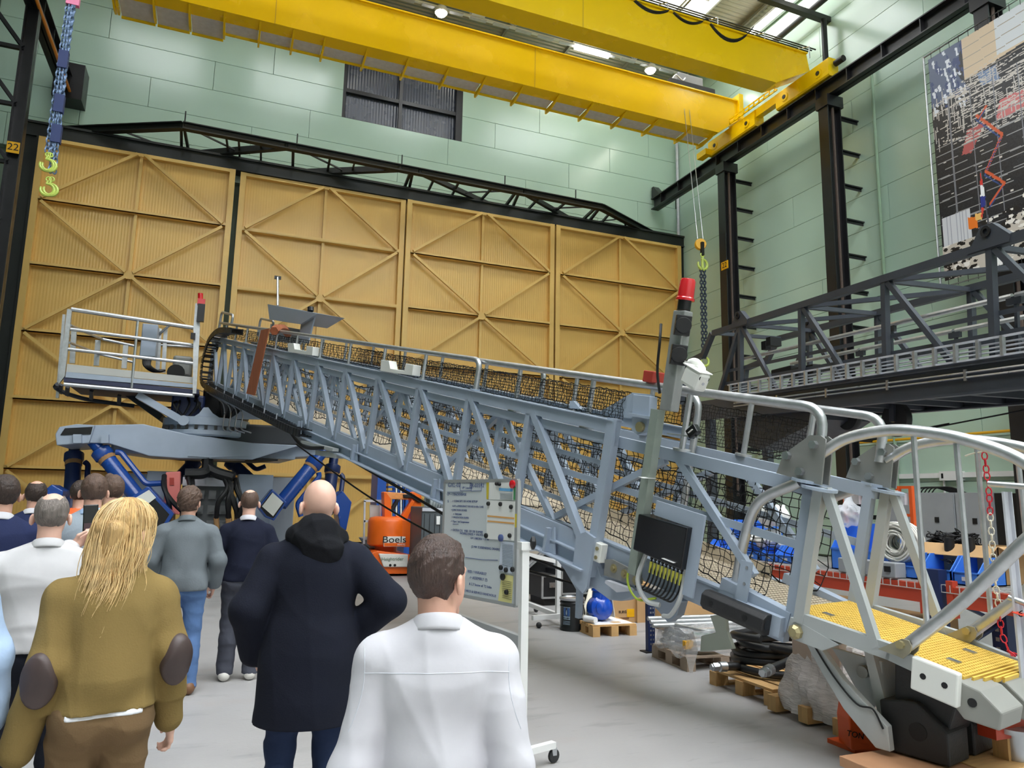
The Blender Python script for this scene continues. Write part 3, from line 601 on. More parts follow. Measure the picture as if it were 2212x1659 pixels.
# gate post at the very end, warning chain
B().bar(g(-.86, .62, 1.2), g(-1.12, .62, .1), .08, .012, A).bar(g(-.86, .655, 1.2), g(-1.12, .655, .1), .012, .05, A).obj('gate_post', GALV, gw)
rail([g(-.76, .62, 1.23), g(-1.3, .62, 1.3)], .02, 'gate_rail'); rail([g(-.98, .6, .56), g(-1.1, .6, .55)], .018, 'gate_rail')
s = B().box(gp(2205, 1326, .58), (.07, .004, .08), basis(A, Nn)).obj('number_sticker', mat('orange red sticker', (222, 70, 44), .5), gw); text('6', .06, gp(2205, 1326, .575), basis(-A, Nn), INK, s)
CR, CW = mat('red plastic chain', (212, 40, 58), .45), mat('white plastic chain', (228, 222, 206), .45)
cp = [gp(x, y, .9) for x, y in ((2126, 978), (2131, 1020), (2137, 1070), (2139, 1110), (2143, 1170), (2148, 1240), (2157, 1310), (2164, 1370), (2180, 1408), (2198, 1420))]
for i, (p, q) in enumerate(zip(cp, cp[1:])): chain(B(), p, q, .056, .0045).obj('warning_chain', CR if i < 3 or i > 5 else CW, gw)
B().tube(bez([gp(2085, 985, .9), gp(2100, 980, .9), gp(2126, 975, .9)]), .006, 6).obj('chain_hook', CW, gw)
# fender, plates and junction box on the near side
fp = [(.0, .07), (-.06, .07), (-.1, .04), (-.1, -.04), (-.06, -.08), (.0, -.08)]
k = B().prism([g(.74, -.04+b, n) for b, n in fp], A*-.55).obj('side_fender', RUB, gw, bevel=.008)
for a in (.64, .34): B().cyl(g(a, -.142, 0), g(a, -.12, 0), .022, 10).obj('bore', DARK, k)
B().cyl(g(.186, -.09, 0), g(.2, -.09, 0), .035, 12).obj('bore', DARK, k)
k = B().prism([g(a, -.03, n) for a, n in ((.52, .36), (.42, .37), (.42, .03), (.52, .0))], Bx*.012).obj('perforated_plate', GREY, gw)
for n in (.32, .2, .06): B().cyl(g(.46, -.034, n), g(.46, -.02, n), .012, 8).obj('hole', STEEL, k)
B().bar(g(.5, -.0, .0), g(.12, -.0, .0), .08, .14, Nn).obj('nose_box', GREY, gw)
jb = B().prism([g(a, -.22, n) for a, n in ((1.42, .18), (1.42, .48), (.9, .5), (.9, .17))], Bx*.18).obj('junction_box', mat('black enclosure', (20, 20, 24), .22, spec=.6), gw, bevel=.01)
B().prism([g(a, -.16, n) for a, n in ((1.3, .5), (1.3, .62), (.8, .62), (.8, -.02), (.9, -.02), (.9, .5))], Bx*.02).obj('mounting_plate', GREY, jb)
B().box(g(1.02, -.223, .21), (.12, .004, .05), basis(A, Nn)).obj('rating_label', WHITE, jb)
for k in range(9):
    a = 1.28-.04*k; B().cyl(g(a, -.13, .18), g(a, -.13, .14), .014, 8).obj('cable_gland', DARK, jb)
    B().tube(bez([g(a, -.13, .15), g(a-.01, -.14, .0), g(a+.06, -.12, -.12), g(a+.2, -.05, -.16)], 6), .008, 6).obj('cable', CABLE, jb)
    B().cyl(g(a-.003, -.135, .12), g(a-.008, -.138, .03), .012, 6).obj('cable_marker', YLAB, jb)
B().tube(bez([g(1.36, -.12, .16), g(1.38, -.15, -.06), g(1.28, -.13, -.2), g(1.15, -.1, -.2)], 8), .02, 8).obj('grey_hose', mat('pale hose', (196, 198, 198), .5), jb, True)
B().tube(bez([g(.93, -.12, .16), g(.92, -.15, -.06), g(1.0, -.13, -.22), g(1.1, -.1, -.27)], 8), .018, 8).obj('grey_hose', _M['pale hose'], jb, True)
B().tube(bez([g(1.5, -.1, .14), g(1.5, -.14, -.1), g(1.36, -.14, -.22), g(1.2, -.1, -.16)], 8), .01, 6).obj('earth_cable', mat('yellow green cable', (170, 190, 60), .5), jb, True)
# underside bracket of the outer boom
P = [an(x, y) for x, y in ((1195, 1195), (1215, 1192), (1290, 1212), (1300, 1245), (1392, 1272), (1388, 1285), (1345, 1298), (1320, 1296), (1282, 1268), (1248, 1275), (1222, 1230))]
k = B().prism([g(a, -.02, n) for a, n in P], Bx*.12).obj('slide_bracket', GREY, gw, bevel=.008)
for x, y in ((1325, 1228), (1348, 1240), (1373, 1254)): 
    q = gp(x, y, -.05); B().cyl(q, q+Bx*.05, .04, 10).cyl(q-Bx*.02, q, .022, 6).obj('roller_bolt', BRASS, k)
P = [an(x, y) for x, y in ((1315, 1208), (1330, 1208), (1392, 1240), (1390, 1268), (1312, 1242))]
B().prism([g(a, -.045, n) for a, n in P], Bx*.02).obj('roller_plate', mat('plain steel', (150, 150, 146)), k)
P = [an(x, y) for x, y in ((1326, 1252), (1372, 1268), (1384, 1275), (1350, 1278), (1324, 1258))]
B().prism([g(a, -.1, n) for a, n in P], Bx*.06).obj('slide_pad', GALV, k)
B().prism([g(a, .0, n) for a, n in [an(x, y, .0) for x, y in ((1385, 1275), (1455, 1280), (1470, 1300), (1400, 1298))]], Bx*.3).obj('cross_member', GREY, gw)
k = B().prism([g(a, -.1, n) for a, n in ((2.0, .08), (1.9, .08), (1.9, -.09), (2.0, -.09))], Bx*.08).obj('wear_block', POLY, gw, bevel=.008)
for n in (.03, -.05): B().cyl(g(1.95, -.11, n), g(1.95, -.09, n), .018, 8).obj('bolt', BRASS, k)
# hinged support arm above the chord near the signal post
P = [an(x, y, -.02) for x, y in ((1232, 866), (1240, 866), (1256, 884), (1232, 882))]; B().prism([g(a, -.03, n) for a, n in P], Bx*.05).obj('stop_lug', GREY, gw)
P = [an(x, y, .02) for x, y in ((1290, 892), (1365, 848), (1408, 852), (1410, 880), (1378, 905), (1345, 903))]
k = B().prism([g(a, .02, n) for a, n in P], Bx*.04).obj('latch_arm', GREY, gw, bevel=.006)
P = [an(x, y, -.04) for x, y in ((1371, 852), (1407, 856), (1405, 898), (1398, 935), (1380, 940), (1367, 930))]
B().prism([g(a, -.06, n) for a, n in P], Bx*.1).obj('latch_cheek', GREY, k, bevel=.006)
P = [an(x, y, -.08) for x, y in ((1360, 892), (1408, 900), (1406, 906), (1362, 898))]; B().prism([g(a, -.1, n) for a, n in P], Bx*.14).obj('latch_shelf', GREY, k)
q = gp(1380, 922, -.09); B().cyl(q, q+Bx*.06, .045, 10).obj('latch_bolt', BRASS, k)
# white saddle blocks, sling strap
for pts in (((621, 742), (634, 741), (636, 754), (661, 758), (662, 747), (676, 749), (674, 768), (652, 765), (622, 760)), ((823, 777), (840, 779), (843, 796), (873, 801), (876, 785), (893, 788), (890, 811), (850, 806), (821, 801))):
    B().prism([gp(x, y, -.14) for x, y in pts], Bx*.12).obj('saddle_block', POLY, gw, bevel=.006)
SL = mat('brown sling', (166, 96, 62), .8, var=.2, vscale=20, stretch=(1, 1, .1))
tag(B().add(*(lambda L: ([p+Bx*o for p in L for o in (-.17, -.15)], [(2*i, 2*i+1, 2*j+1, 2*j) for i, j in ((0, 1), (1, 2), (2, 3), (3, 0))]+[(0, 2, 4, 6), (1, 7, 5, 3)]))([gp(582, 716, -.16), gp(600, 712, -.16), gp(568, 856, -.16), gp(550, 852, -.16)])).tube(bez([gp(592, 715, -.16), gp(602, 709, .0), gp(614, 712, .4), gp(622, 722, .9)]), .09, 6).obj('lifting_sling', SL), 'rust brown lifting sling hung over the gangway handrail', 'sling')
# ---------------------------------------------------------------- signal post on the near side
bs = -.12; SP = mat('signal housing', (158, 160, 158), .4, .35, var=.1, vscale=10)
sp = B().bar(g(1.47, bs, 1.35), g(1.45, bs, -.04), .085, .085, A).obj('signal_mast', mat('pale green grey mast', (160, 170, 160), .4, .3, var=.1, vscale=8), gw)
h0, h1 = gp(1476, 672, bs), gp(1445, 888, bs)
B().bar(h0, h1, .1, .13, A).bar(h0+A*.09+Bx*.04, h1+A*.085+Bx*.04, .04, .05, A).obj('signal_housing', SP, sp, bevel=.01)
ax = (A*-.62-Bx*.5).normalized(); R_s = basis(ax.cross(Nn), Nn); bb = B(); ctr = [h0.lerp(h1, t_)-A*.055-Bx*.045 for t_ in (.15, .44)]
for c_ in ctr: bb.box(c_, (.125, .165, .06), R_s).lathe([(.06, .02), (.066, .03), (.066, .05), (.058, .05)], c_, ax, 16)
bb.obj('lamp_case', DARK, sp, bevel=.02)
for c_ in ctr: B().lathe([(.0, .04), (.035, .038), (.058, .028)], c_, ax, 16).obj('signal_lens', mat('smoked lens', (40, 40, 44), .12, spec=.8, bump=.6, bscale=120), sp, True)
q = h0+Nn*.005; B().cyl(q, q+Nn*.08, .055, 14).obj('beacon_base', DARK, sp, True); B().lathe([(.078, .08), (.078, .1), (.068, .11), (.064, .24), (.055, .26), (.0, .262)], q, Nn, 18).obj('beacon', RED, sp, True)
B().box(gp(1412, 815, .05), (.12, .1, .15), basis(A, Nn)).obj('siren_box', RED2, sp, bevel=.008)
cq = gp(1490, 785, bs-.1); cc = gp(1502, 818, bs-.16)
k = B().box(cq+Bx*.04, (.07, .03, .13), basis(A, Nn)).tube(bez([cq, cq+V((.02, -.05, .0)), cq+V((.05, -.08, -.06)), cc+V((0, 0, .07))]), .035, 10).obj('camera_mount', POLY, sp, True)
cd = (A*-.8+Bx*-.1-Nn*.25).normalized(); Rc = basis(cd, cd.cross(Nn))
B().box(cc, (.19, .12, .15), Rc).obj('camera_body', POLY, sp, bevel=.025); B().box(cc+cd*.01+Nn*.08, (.21, .135, .01), Rc).obj('camera_hood', POLY, sp, bevel=.004)
for d in (-.03, .03): B().lathe([(.02, 0), (.02, .008), (.012, .008)], cc+cd*.095+Rc.col[1]*d+Nn*.035, cd, 12).obj('camera_lens', DARK, sp)
B().cyl(cc+cd*.095-Nn*.005, cc+cd*.1-Nn*.005, .012, 10).obj('camera_sensor', GALV, sp)
B().box(g(1.43, bs-.045, .78), (.05, .003, .17), basis(A, Nn)).obj('type_label', WHITE, sp)
q = gp(1498, 932, -.1); B().box(q, (.1, .06, .08), basis(A*-.7+Nn*.7, Bx)).obj('work_lamp', DARK, sp, bevel=.008); B().box(q-Bx*.031-A*.0, (.05, .004, .03), basis(A*-.7+Nn*.7, Nn)).obj('lamp_glass', POLY, sp)
B().bar(gp(1445, 937, -.08), gp(1510, 945, -.08), .05, .012).obj('lamp_bracket', ALU, sp)
B().tube(bez([gp(1428, 700, bs+.03), gp(1425, 740, bs-.02), gp(1420, 800, bs), gp(1425, 850, bs)], 6), .012, 6).obj('signal_cable', CABLE, sp)
# ---------------------------------------------------------------- energy chain on the near side
ec = B().bar(g(15.9, -.2, -.12), g(10.3, -.2, -.12), .22, .03, Nn).obj('chain_tray', DARK, gw)
path = bez([gp(x, y, -.28) for x, y in ((500, 714), (472, 715), (452, 735), (441, 768), (436, 800), (437, 826), (455, 841), (500, 865), (560, 895), (620, 925), (655, 938))], 8)
L_ = [0]
for p, q in zip(path, path[1:]): L_.append(L_[-1]+(q-p).length)
nl = int(L_[-1]/.14)
for k in range(nl):
    s = (k+.5)*.14
    i = max(j for j in range(len(L_)-1) if L_[j] <= s); t_ = (s-L_[i])/(L_[i+1]-L_[i]); p = path[i].lerp(path[i+1], t_); d = (path[i+1]-path[i]).normalized(); nr = Bx.cross(d)
    bb = B()
    for e in (-.13, .13): bb.box(p+Bx*(e+.12), (.12, .03, .13), basis(d, Bx))
    bb.box(p+Bx*.12+nr*.055, (.035, .26, .015), basis(d, Bx)).box(p+Bx*.12-nr*.055, (.035, .26, .015), basis(d, Bx))
    bb.obj('chain_link', DARK, ec)
for k in range(8): B().cyl(g(15.8-k*.75, -.25, -.1), g(15.8-k*.75, -.25, .05), .012, 6).obj('tray_stay', GALV, ec)
# hydraulic lines under the chain
for k in range(4): B().tube(bez([gp(420+14*k, 838+6*k, -.1), gp(470+14*k, 862+6*k, -.1), gp(485+13*k, 885+4*k, -.1), gp(482+13*k, 925, -.1), gp(500+14*k, 935, -.1)], 6), .014, 6).obj('hydraulic_pipe', STEEL, gw, True)
B().tube(bez([gp(622, 925, -.2), gp(640, 950, -.2), gp(660, 966, -.2), gp(700, 968, -.2)]), .03, 8).obj('corrugated_hose', CABLE, gw, True)
B().bar(gp(655, 955, -.15), gp(725, 972, -.15), .1, .05).bar(gp(690, 978, -.1), gp(735, 985, -.1), .14, .08).obj('cable_bracket', GREYL, gw)
for (p, q) in (((650, 952), (1000, 1262)), ((740, 985), (905, 1085)), ((620, 930), (820, 1085))): pass
# operator hood beside the boom
co = T('operator_hood', 'grey control hood with slanted roof behind the gangway handrail', 'console', gp(630, 730, 1.0))
B().prism([gp(x, y, 1.25) for x, y in ((584, 700), (650, 712), (648, 745), (582, 735))], Bx*.04).obj('back_panel', GREY, co)
B().prism([gp(x, y, .75) for x, y in ((578, 657), (686, 677), (650, 700), (582, 690))], Bx*.6).obj('roof', GREY, co)
B().prism([gp(x, y, .8) for x, y in ((680, 680), (650, 698), (645, 740), (665, 742))], Bx*.03).obj('side_panel', GREY, co)
B().cyl(gp(600, 660, 1.0), gp(600, 598, 1.0), .03, 8).obj('mast', STEEL, co); B().box(gp(600, 600, 1.0), (.16, .05, .08)).obj('wind_sensor', DARK, co); B().cyl(gp(671, 672, 1.0), gp(671, 664, 1.0), .07, 10).obj('horn', DARK, co)
# ================================================================== dark grey gangway on the right, level and higher up
Q0 = V((8.7617, 7.0883, 3.5566)); A2 = V((.125062, .990890, .049956)); B2 = V((.992129, -.125219, 0)); N2 = V((-.006255, -.049563, .998751)); W2 = 1.55
def k2(a, b, n): return Q0+A2*a+B2*b+N2*n
def kp(x, y, b=0.): return onP(x, y, Q0+B2*b, B2)
CH = mat('dark grey truss paint', (62, 66, 74), .45, var=.1, vscale=3)
dg = T('boarding_gangway', 'dark grey steel gangway truss raised along the right green wall', 'gangway', k2(1, .7, 0))
def kan(x, y, b=0.): w_ = kp(x, y, b)-Q0; return w_.dot(A2), w_.dot(N2)
pn = [kan(*q)[0] for q in ((1600, 705), (1731, 662), (1911, 606), (2140, 532))]
for b in (0., W2):
    B().bar(k2(5.3, b, 1.4), k2(-4, b, 1.4), .1, .11, N2).obj('top_chord', CH, dg)
    B().bar(k2(5.35, b, 1.4), k2(5.75, b, .95), .1, .11, N2).bar(k2(5.7, b, 1.0), k2(6.6, b, .9), .1, .11, N2).bar(k2(6.55, b, .9), k2(6.7, b, .0), .1, .11, A2).obj('front_frame', CH, dg)
    B().bar(k2(6.6, b, -.2), k2(-4, b, -.2), .1, .4, N2).obj('bottom_beam', CH, dg); B().bar(k2(4.5, b-.03, -.05), k2(-4, b-.03, -.05), .12, .02, N2).bar(k2(4.5, b-.03, -.4), k2(-4, b-.03, -.4), .14, .03, N2).obj('beam_flange', CH, dg)
    for a in pn+[-2.6]:
        B().bar(k2(a, b, 1.38), k2(a, b, -.02), .085, .085, A2).obj('post', CH, dg); B().bar(k2(a-.05, b, 1.36), k2(a-1.15, b, -.0), .075, .075, A2).obj('diagonal', CH, dg)
    B().bar(k2(pn[0]+.05, b, 1.34), k2(pn[0]+.85, b, -.0), .075, .075, A2).obj('diagonal', CH, dg)
    for a in (pn[0], pn[3]):
        P = [(a+.28, 1.36), (a+.08, 1.66), (a-.08, 1.66), (a-.32, 1.44), (a-.3, 1.36)]; l = B().prism([k2(x, b-.06, n) for x, n in P], B2*.1).obj('lifting_lug', CH, dg)
        B().lathe([(.07, 0), (.07, .02), (.035, .02), (.035, 0)], k2(a+.0, b-.06, 1.57), -B2, 14).obj('lug_eye', INK, l)
    for n in (.55, .3): B().bar(k2(5, b+.04, n), k2(-4, b+.04, n), .012, .06, N2).obj('guard_rail', CH, dg)
tops = [(pn[0], pn[1]), (pn[1], pn[1]), (pn[1], pn[2]), (pn[2], pn[2]), (pn[2], pn[3]), (pn[3], pn[3]), (pn[0]+.9, pn[0]+.9), (pn[0]-.1, pn[0]-.1)]
for a0, a1 in tops: B().bar(k2(a0, 0, 1.38), k2(a1, W2, 1.38), .07, .07, N2).obj('cross_brace', CH, dg)
for b in (.18, W2-.2):
    for k in range(5): B().cyl(k2(4.6-k*2, b, .76), k2(2.65-k*2, b, .76), .035, 8).obj('handrail', ALU, dg, True); B().box(k2(2.62-k*2, b, .7), (.2, .05, .1), basis(A2, B2)).bar(k2(2.6-k*2, b, .7), k2(2.6-k*2, b, 0), .04, .04, A2).obj('rail_bracket', CH, dg)
lad = B().bar(k2(4.6, -.09, .235), k2(-4, -.09, .235), .03, .025, N2).bar(k2(4.6, -.09, .01), k2(-4, -.09, .01), .03, .025, N2).obj('cable_ladder', GALV, dg)
k = 4.5
while k > -3.9: B().bar(k2(k, -.1, .24), k2(k, -.1, 0), .05, .04, A2).obj('rung', ALU, lad); k -= .33
for n in (.07, .12, .17): B().cyl(k2(4.6, -.06, n), k2(-4, -.06, n), .012, 6).obj('tray_cable', GALV, lad)
for n in (-.14, -.2): B().cyl(k2(4.4, -.08, n), k2(-4, -.08, n), .014, 8).obj('pipe', STEEL, dg, True)
for k in range(6): B().bar(k2(3-k*1.3, -.09, -.1), k2(3-k*1.3, -.09, -.24), .02, .04, A2).obj('pipe_clamp', STEEL, dg)
B().bar(k2(4.5, W2/2, -.1), k2(-4, W2/2, -.1), W2-.1, .03, N2).obj('deck', mat('deck plates underside', (150, 152, 146), .6), dg)
for k in range(12): B().bar(k2(4.2-k*.7, .05, -.3), k2(4.2-k*.7, W2-.05, -.3), .1, .18, N2).obj('cross_beam', CH, dg)
for a, n in ((3.6, .35), (3.0, .3)): B().bar(k2(a, .3, n), k2(a-.6, .3, n+.02), .2, .18, N2).obj('winch_box', INK, dg, bevel=.02)
B().box(k2(3.9, .3, .95), (.12, .12, .16)).box(k2(3.65, .3, .98), (.26, .12, .16)).obj('control_box', INK, dg)
for x, y in ((1835, 896), (1937, 906)):
    c = kp(x, y, .9); w_ = B().lathe([(.1, -.06), (.26, -.055), (.275, -.03), (.275, .03), (.26, .055), (.1, .06)], c, B2, 28).obj('wheel', RUB, dg, True)
    B().cyl(c-B2*.09, c+B2*.09, .05, 12).obj('hub', BRASS, w_); B().bar(c+N2*.5, c-N2*.04-B2*.1+B2*.1, .2, .1, A2).obj('wheel_fork', CH, dg)
P = [(4.6, -.4), (4.4, -.85), (3.2, -.85), (2.6, -.6), (2.5, -.4)]; B().prism([k2(a, .2, n) for a, n in [kan(x, y, .2) for x, y in ((1590, 885), (1592, 955), (1640, 972), (1735, 925), (1762, 905), (1762, 890))]], B2*1.1).obj('winch_hopper', CH, dg)
for a in (-3.2, 5.6):
    for b in (.1, W2-.1): p = k2(a, b, -.4); B().bar(p, (p.x, p.y, 0), .16, .16, (1, 0, 0)).box((p.x, p.y, .01), (.35, .35, .02)).obj('trestle_leg', CH, dg)
for (p, q) in (((1650, 981), (1995, 928)), ((1600, 1000), (1790, 965))): B().tube([kp(*p, 1.2), kp(*q, 1.2), kp(q[0]+260, q[1]-50, 1.2)], .012, 5).obj('stay_cable', INK, dg)
# ================================================================== hexapod base, slewing platform and operator platform
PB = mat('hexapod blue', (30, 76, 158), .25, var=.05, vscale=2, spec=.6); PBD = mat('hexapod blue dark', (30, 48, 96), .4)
OR = mat('brown wrap', (168, 128, 84), .8)
mp = T('motion_platform', 'blue hexapod motion platform with grey star frame behind the crowd', 'machine', (0, 20, 0))
def yp(x, y, Y=19.2): return onY(x, y, Y)
fr = B().prism([yp(x, y, 18.6) for x, y in ((205, 918), (310, 916), (405, 938), (545, 957), (650, 962), (545, 993), (390, 990), (322, 985), (236, 958), (160, 956))], (0, .9, 0)).obj('front_beam', GREY, mp, bevel=.02)
B().prism([yp(x, y, 18.57) for x, y in ((405, 940), (455, 944), (540, 958), (540, 985), (455, 988), (405, 985))], (0, .03, 0)).obj('web_plate', GREY, fr); B().prism([yp(x, y, 18.55) for x, y in ((452, 945), (457, 945), (457, 990), (452, 990))], (0, .1, 0)).obj('stiffener', GREY, fr)
B().prism([yp(x, y, 18.5) for x, y in ((119, 938), (128, 922), (165, 916), (205, 918), (192, 957), (122, 962))], (0, 2.2, 0)).obj('frame_corner', GREY, mp, bevel=.02)
B().prism([yp(x, y, 18.48) for x, y in ((130, 940), (140, 925), (200, 922), (196, 938))], (0, .05, 0)).obj('recess', DARK, mp)
for x0, x1 in ((158, 176), (218, 234)): B().prism([yp(x0, 938, 18.4), yp(x1, 938, 18.4), yp(x1, 957, 18.4), yp(x0, 957, 18.4)], (0, .5, 0)).obj('bearing_block', GREY, mp)
zc = yp(450, 960).z
B().prism([(yp(240, 950, 18.8).x, 18.9, zc-.3), (yp(640, 965, 18.8).x, 18.9, zc-.3), (1.6, 21.6, zc-.3), (-1.6, 21.6, zc-.3)], (0, 0, .35)).obj('star_frame', GREY, mp)
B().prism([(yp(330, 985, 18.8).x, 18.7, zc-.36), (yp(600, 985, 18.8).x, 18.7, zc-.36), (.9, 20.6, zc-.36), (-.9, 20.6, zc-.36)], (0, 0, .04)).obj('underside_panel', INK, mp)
for e, x0, x1 in ((-1, 130, 240), (1, 600, 720)):
    a_, b_ = yp(x0, 945, 18.8), yp(x1, 970, 18.8)
B().prism([yp(x, y, 19.2) for x, y in ((545, 958), (655, 945), (730, 985), (690, 985), (545, 993))], (0, 1.2, 0)).obj('right_beam', GREY, mp, bevel=.02)
def leg(p0, p1, Ya, Yb, r, m, wrap=.28):
    a_, b_ = yp(*p0, Ya), yp(*p1, Yb); d = (b_-a_); u = d.normalized()
    l = B().cyl(a_, a_+d*.28, r*.72, 16).obj('leg', m, mp, True); B().lathe([(r*1.0, 0), (r*1.25, .03), (r*1.25, .2), (r*1.0, .25)], a_+d*.16, u, 16).obj('leg_collar', m, l, True)
    B().cyl(a_+d*.25, b_, r, 16).obj('leg_tube', m, l, True); B().cyl(a_+d*.24, a_+d*.34, r*1.08, 14).obj('leg_wrap', OR, l, True)
    s_ = u.cross(V((0, 1, 0))).normalized()*(r*1.5); B().tube(fillet([a_+d*.3+s_*.9, a_+d*.34+s_*1.2, a_+d*.85+s_*1.2, a_+d*.95+s_*2.2], .1), r*.38, 8).obj('side_cylinder', m, l, True); return l
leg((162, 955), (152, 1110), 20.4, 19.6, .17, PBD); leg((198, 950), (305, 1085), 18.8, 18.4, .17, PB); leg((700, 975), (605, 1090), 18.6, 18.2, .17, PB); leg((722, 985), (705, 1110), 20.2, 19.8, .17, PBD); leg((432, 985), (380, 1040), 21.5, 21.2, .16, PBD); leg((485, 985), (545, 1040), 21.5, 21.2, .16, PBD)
def cbox(name, pts, Y, dy, m, par): return B().prism([yp(x, y, Y) for x, y in pts], (0, dy, 0)).obj(name, m, par, bevel=.02)
for pts, ds in ((((258, 1090), (320, 1050), (376, 1110), (345, 1160), (300, 1175)), ((278, 1084), (322, 1058), (337, 1075), (300, 1103))), (((556, 1095), (588, 1056), (620, 1085), (592, 1125), (574, 1118)), ((566, 1094), (589, 1064), (612, 1085), (590, 1115)))):
    f_ = cbox('actuator_frame', pts, 17.6, .7, PB, mp); B().prism([yp(x, y, 17.57) for x, y in ds], (0, .03, 0)).obj('white_panel', POLY, f_)
    xs_, ys_ = [p[0] for p in pts], [p[1] for p in pts]; cx_, cy_ = sum(xs_)/len(xs_), sum(ys_)/len(ys_); B().prism([yp(cx_+(x-cx_)*.82, cy_+(y-cy_)*.82, 17.585) for x, y in pts], (0, .02, 0)).obj('open_side', INK, f_)
cbox('motor_cover', ((92, 1062), (112, 1046), (136, 1060), (134, 1075), (90, 1085)), 18.4, .8, PB, mp); cbox('motor_cover', ((724, 1075), (740, 1060), (760, 1085), (748, 1146), (735, 1140)), 18.4, .8, PB, mp)
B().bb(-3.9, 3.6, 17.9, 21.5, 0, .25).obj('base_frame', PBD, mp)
for x0, x1, y0, y1, Y, m, n_ in ((268, 322, 1022, 1150, 19.6, mat('pale cabinet', (176, 182, 190), .45), 'cabinet'), (318, 372, 1017, 1150, 19.2, GREY, 'cabinet'), (396, 492, 1026, 1140, 19.0, mat('dark manifold', (92, 96, 98), .5), 'manifold_cabinet'), (515, 582, 1024, 1160, 19.2, GREY, 'cabinet'), (578, 630, 1030, 1170, 19.6, _M['pale cabinet'], 'cabinet')):
    a_ = yp(x0, y0, Y); b_ = yp(x1, y1, Y); c_ = B().bb(a_.x, b_.x, Y, Y+1.0, .25, a_.z).obj(n_, m, mp, bevel=.02)
    if n_ == 'manifold_cabinet':
        for k in range(12): q = V((a_.x+.15+(k % 4)*.26, Y-.04, a_.z-.45-(k//4)*.35)); B().box(q, (.16, .08, .2)).cyl(q+V((0, -.05, 0)), q+V((0, -.12, 0)), .05, 8).obj('valve', mat('valve steel', (120, 122, 124), .4, .5), c_)
        B().bb(a_.x, b_.x, Y-.1, Y, a_.z-.25, a_.z-.05).obj('header', GALV, c_)
    else:
        B().bb(a_.x+.05, b_.x-.05, Y-.02, Y, .4, a_.z-.06).obj('cabinet_door', m, c_)
p = cbox('pink_box', ((358, 1020), (390, 1018), (388, 1112), (352, 1108)), 18.5, .4, mat('salmon box', (232, 130, 122), .5), mp); B().prism([yp(x, y, 18.48) for x, y in ((366, 1032), (376, 1032), (376, 1048), (366, 1048))], (0, .02, 0)).obj('label_window', RED2, p)
rs = random.Random(3)
B().tube(bez([yp(448, 985, 18.8), yp(448, 1010, 18.6), yp(440, 1022, 18.5), yp(400, 1024, 18.5)]), .13, 8).tube(bez([yp(448, 1010, 18.6), yp(470, 1022, 18.5), yp(505, 1032, 18.4)]), .13, 8).obj('hose_loom', CABLE, mp, True)
for k in range(11):
    x0 = rs.choice((405, 415, 482, 490, 497, 505, 510, 355, 360)); x1 = x0+rs.uniform(-28, 28)+(30 if x0 < 400 else 0)
    B().tube(bez([yp(x0, 1026+rs.uniform(0, 10), 18.5), yp(x0+rs.uniform(-6, 10), 1055, 18.2), yp((x0+x1)/2+rs.uniform(-10, 10), 1085, 18.1), yp(x1, 1120, 18.3)]), .055, 8).obj('hydraulic_hose', CABLE, mp, True)
    q = yp(x1, 1118, 18.3); B().cyl(q, q+V((.05, 0, -.35)), .06, 8).obj('hose_fitting', OR, mp, True)
# slewing ring and column
sl = T('slewing_column', 'grey slewing ring and machinery column carrying the gangway', 'machine', (0, 19.6, 3))
c0 = V((yp(447, 918, 19.6).x, 19.6, yp(447, 918, 19.6).z)); r_ = (yp(540, 918, 19.6).x-yp(352, 918, 19.6).x)/2
B().lathe([(r_*.96, -.34), (r_, -.3), (r_, -.2), (r_*.92, -.18), (r_*.92, -.1), (r_, -.08), (r_, .1), (r_*.9, .12)], c0, (0, 0, 1), 40).obj('slewing_ring', GREY, sl, True)
for k in range(28): a_ = 2*math.pi*k/28; B().box(c0+V((r_*.97*math.cos(a_), r_*.97*math.sin(a_), -.14)), (.07, .07, .1)).obj('ring_bolt', DARK, sl)
for x0, x1, y0, y1, Y, m in ((372, 440, 850, 905, 19.2, PBD), (440, 480, 838, 905, 19.4, INK), (480, 540, 860, 905, 19.3, mat('dark machinery', (58, 60, 64), .5)), (520, 600, 915, 945, 19.2, _M['dark machinery'])):
    a_, b_ = yp(x0, y0, Y), yp(x1, y1, Y); B().bb(a_.x, b_.x, Y, Y+1.1, b_.z, a_.z).obj('drive_unit', m, sl, bevel=.05)
for k in range(14): x = rs.uniform(375, 530); B().tube(bez([yp(x, 850+rs.uniform(0, 20), 19.1), yp(x+rs.uniform(-15, 15), 875, 18.95), yp(x+rs.uniform(-20, 20), 905, 19.05)]), .03, 6).obj('hose', CABLE, sl, True)
for e in (0, 1): B().prism([yp(x+e*85, y, 18.75+.1*e) for x, y in ((410, 905), (430, 893), (440, 880), (450, 880), (460, 893), (480, 906))], (0, .06, 0)).obj('bearing_plate', GREY, sl)
B().bar(yp(300, 855, 19.0), yp(395, 910, 18.8), .16, .3, (0, 1, 0)).obj('strut', GREY, sl); q = yp(396, 908, 18.62); B().cyl(q, q+V((0, .4, 0)), .12, 12).obj('strut_eye', GREY, sl); B().bar(yp(275, 850, 20.6), yp(352, 905, 20.2), .16, .25, (0, 1, 0)).obj('strut', mat('dark strut', (70, 74, 80), .5), sl)
B().prism([yp(x, y, 19.0) for x, y in ((470, 930), (620, 925), (735, 955), (735, 962), (560, 958), (470, 948))], (0, .8, 0)).obj('cable_trough', mat('dark machinery', (58, 60, 64)), sl)
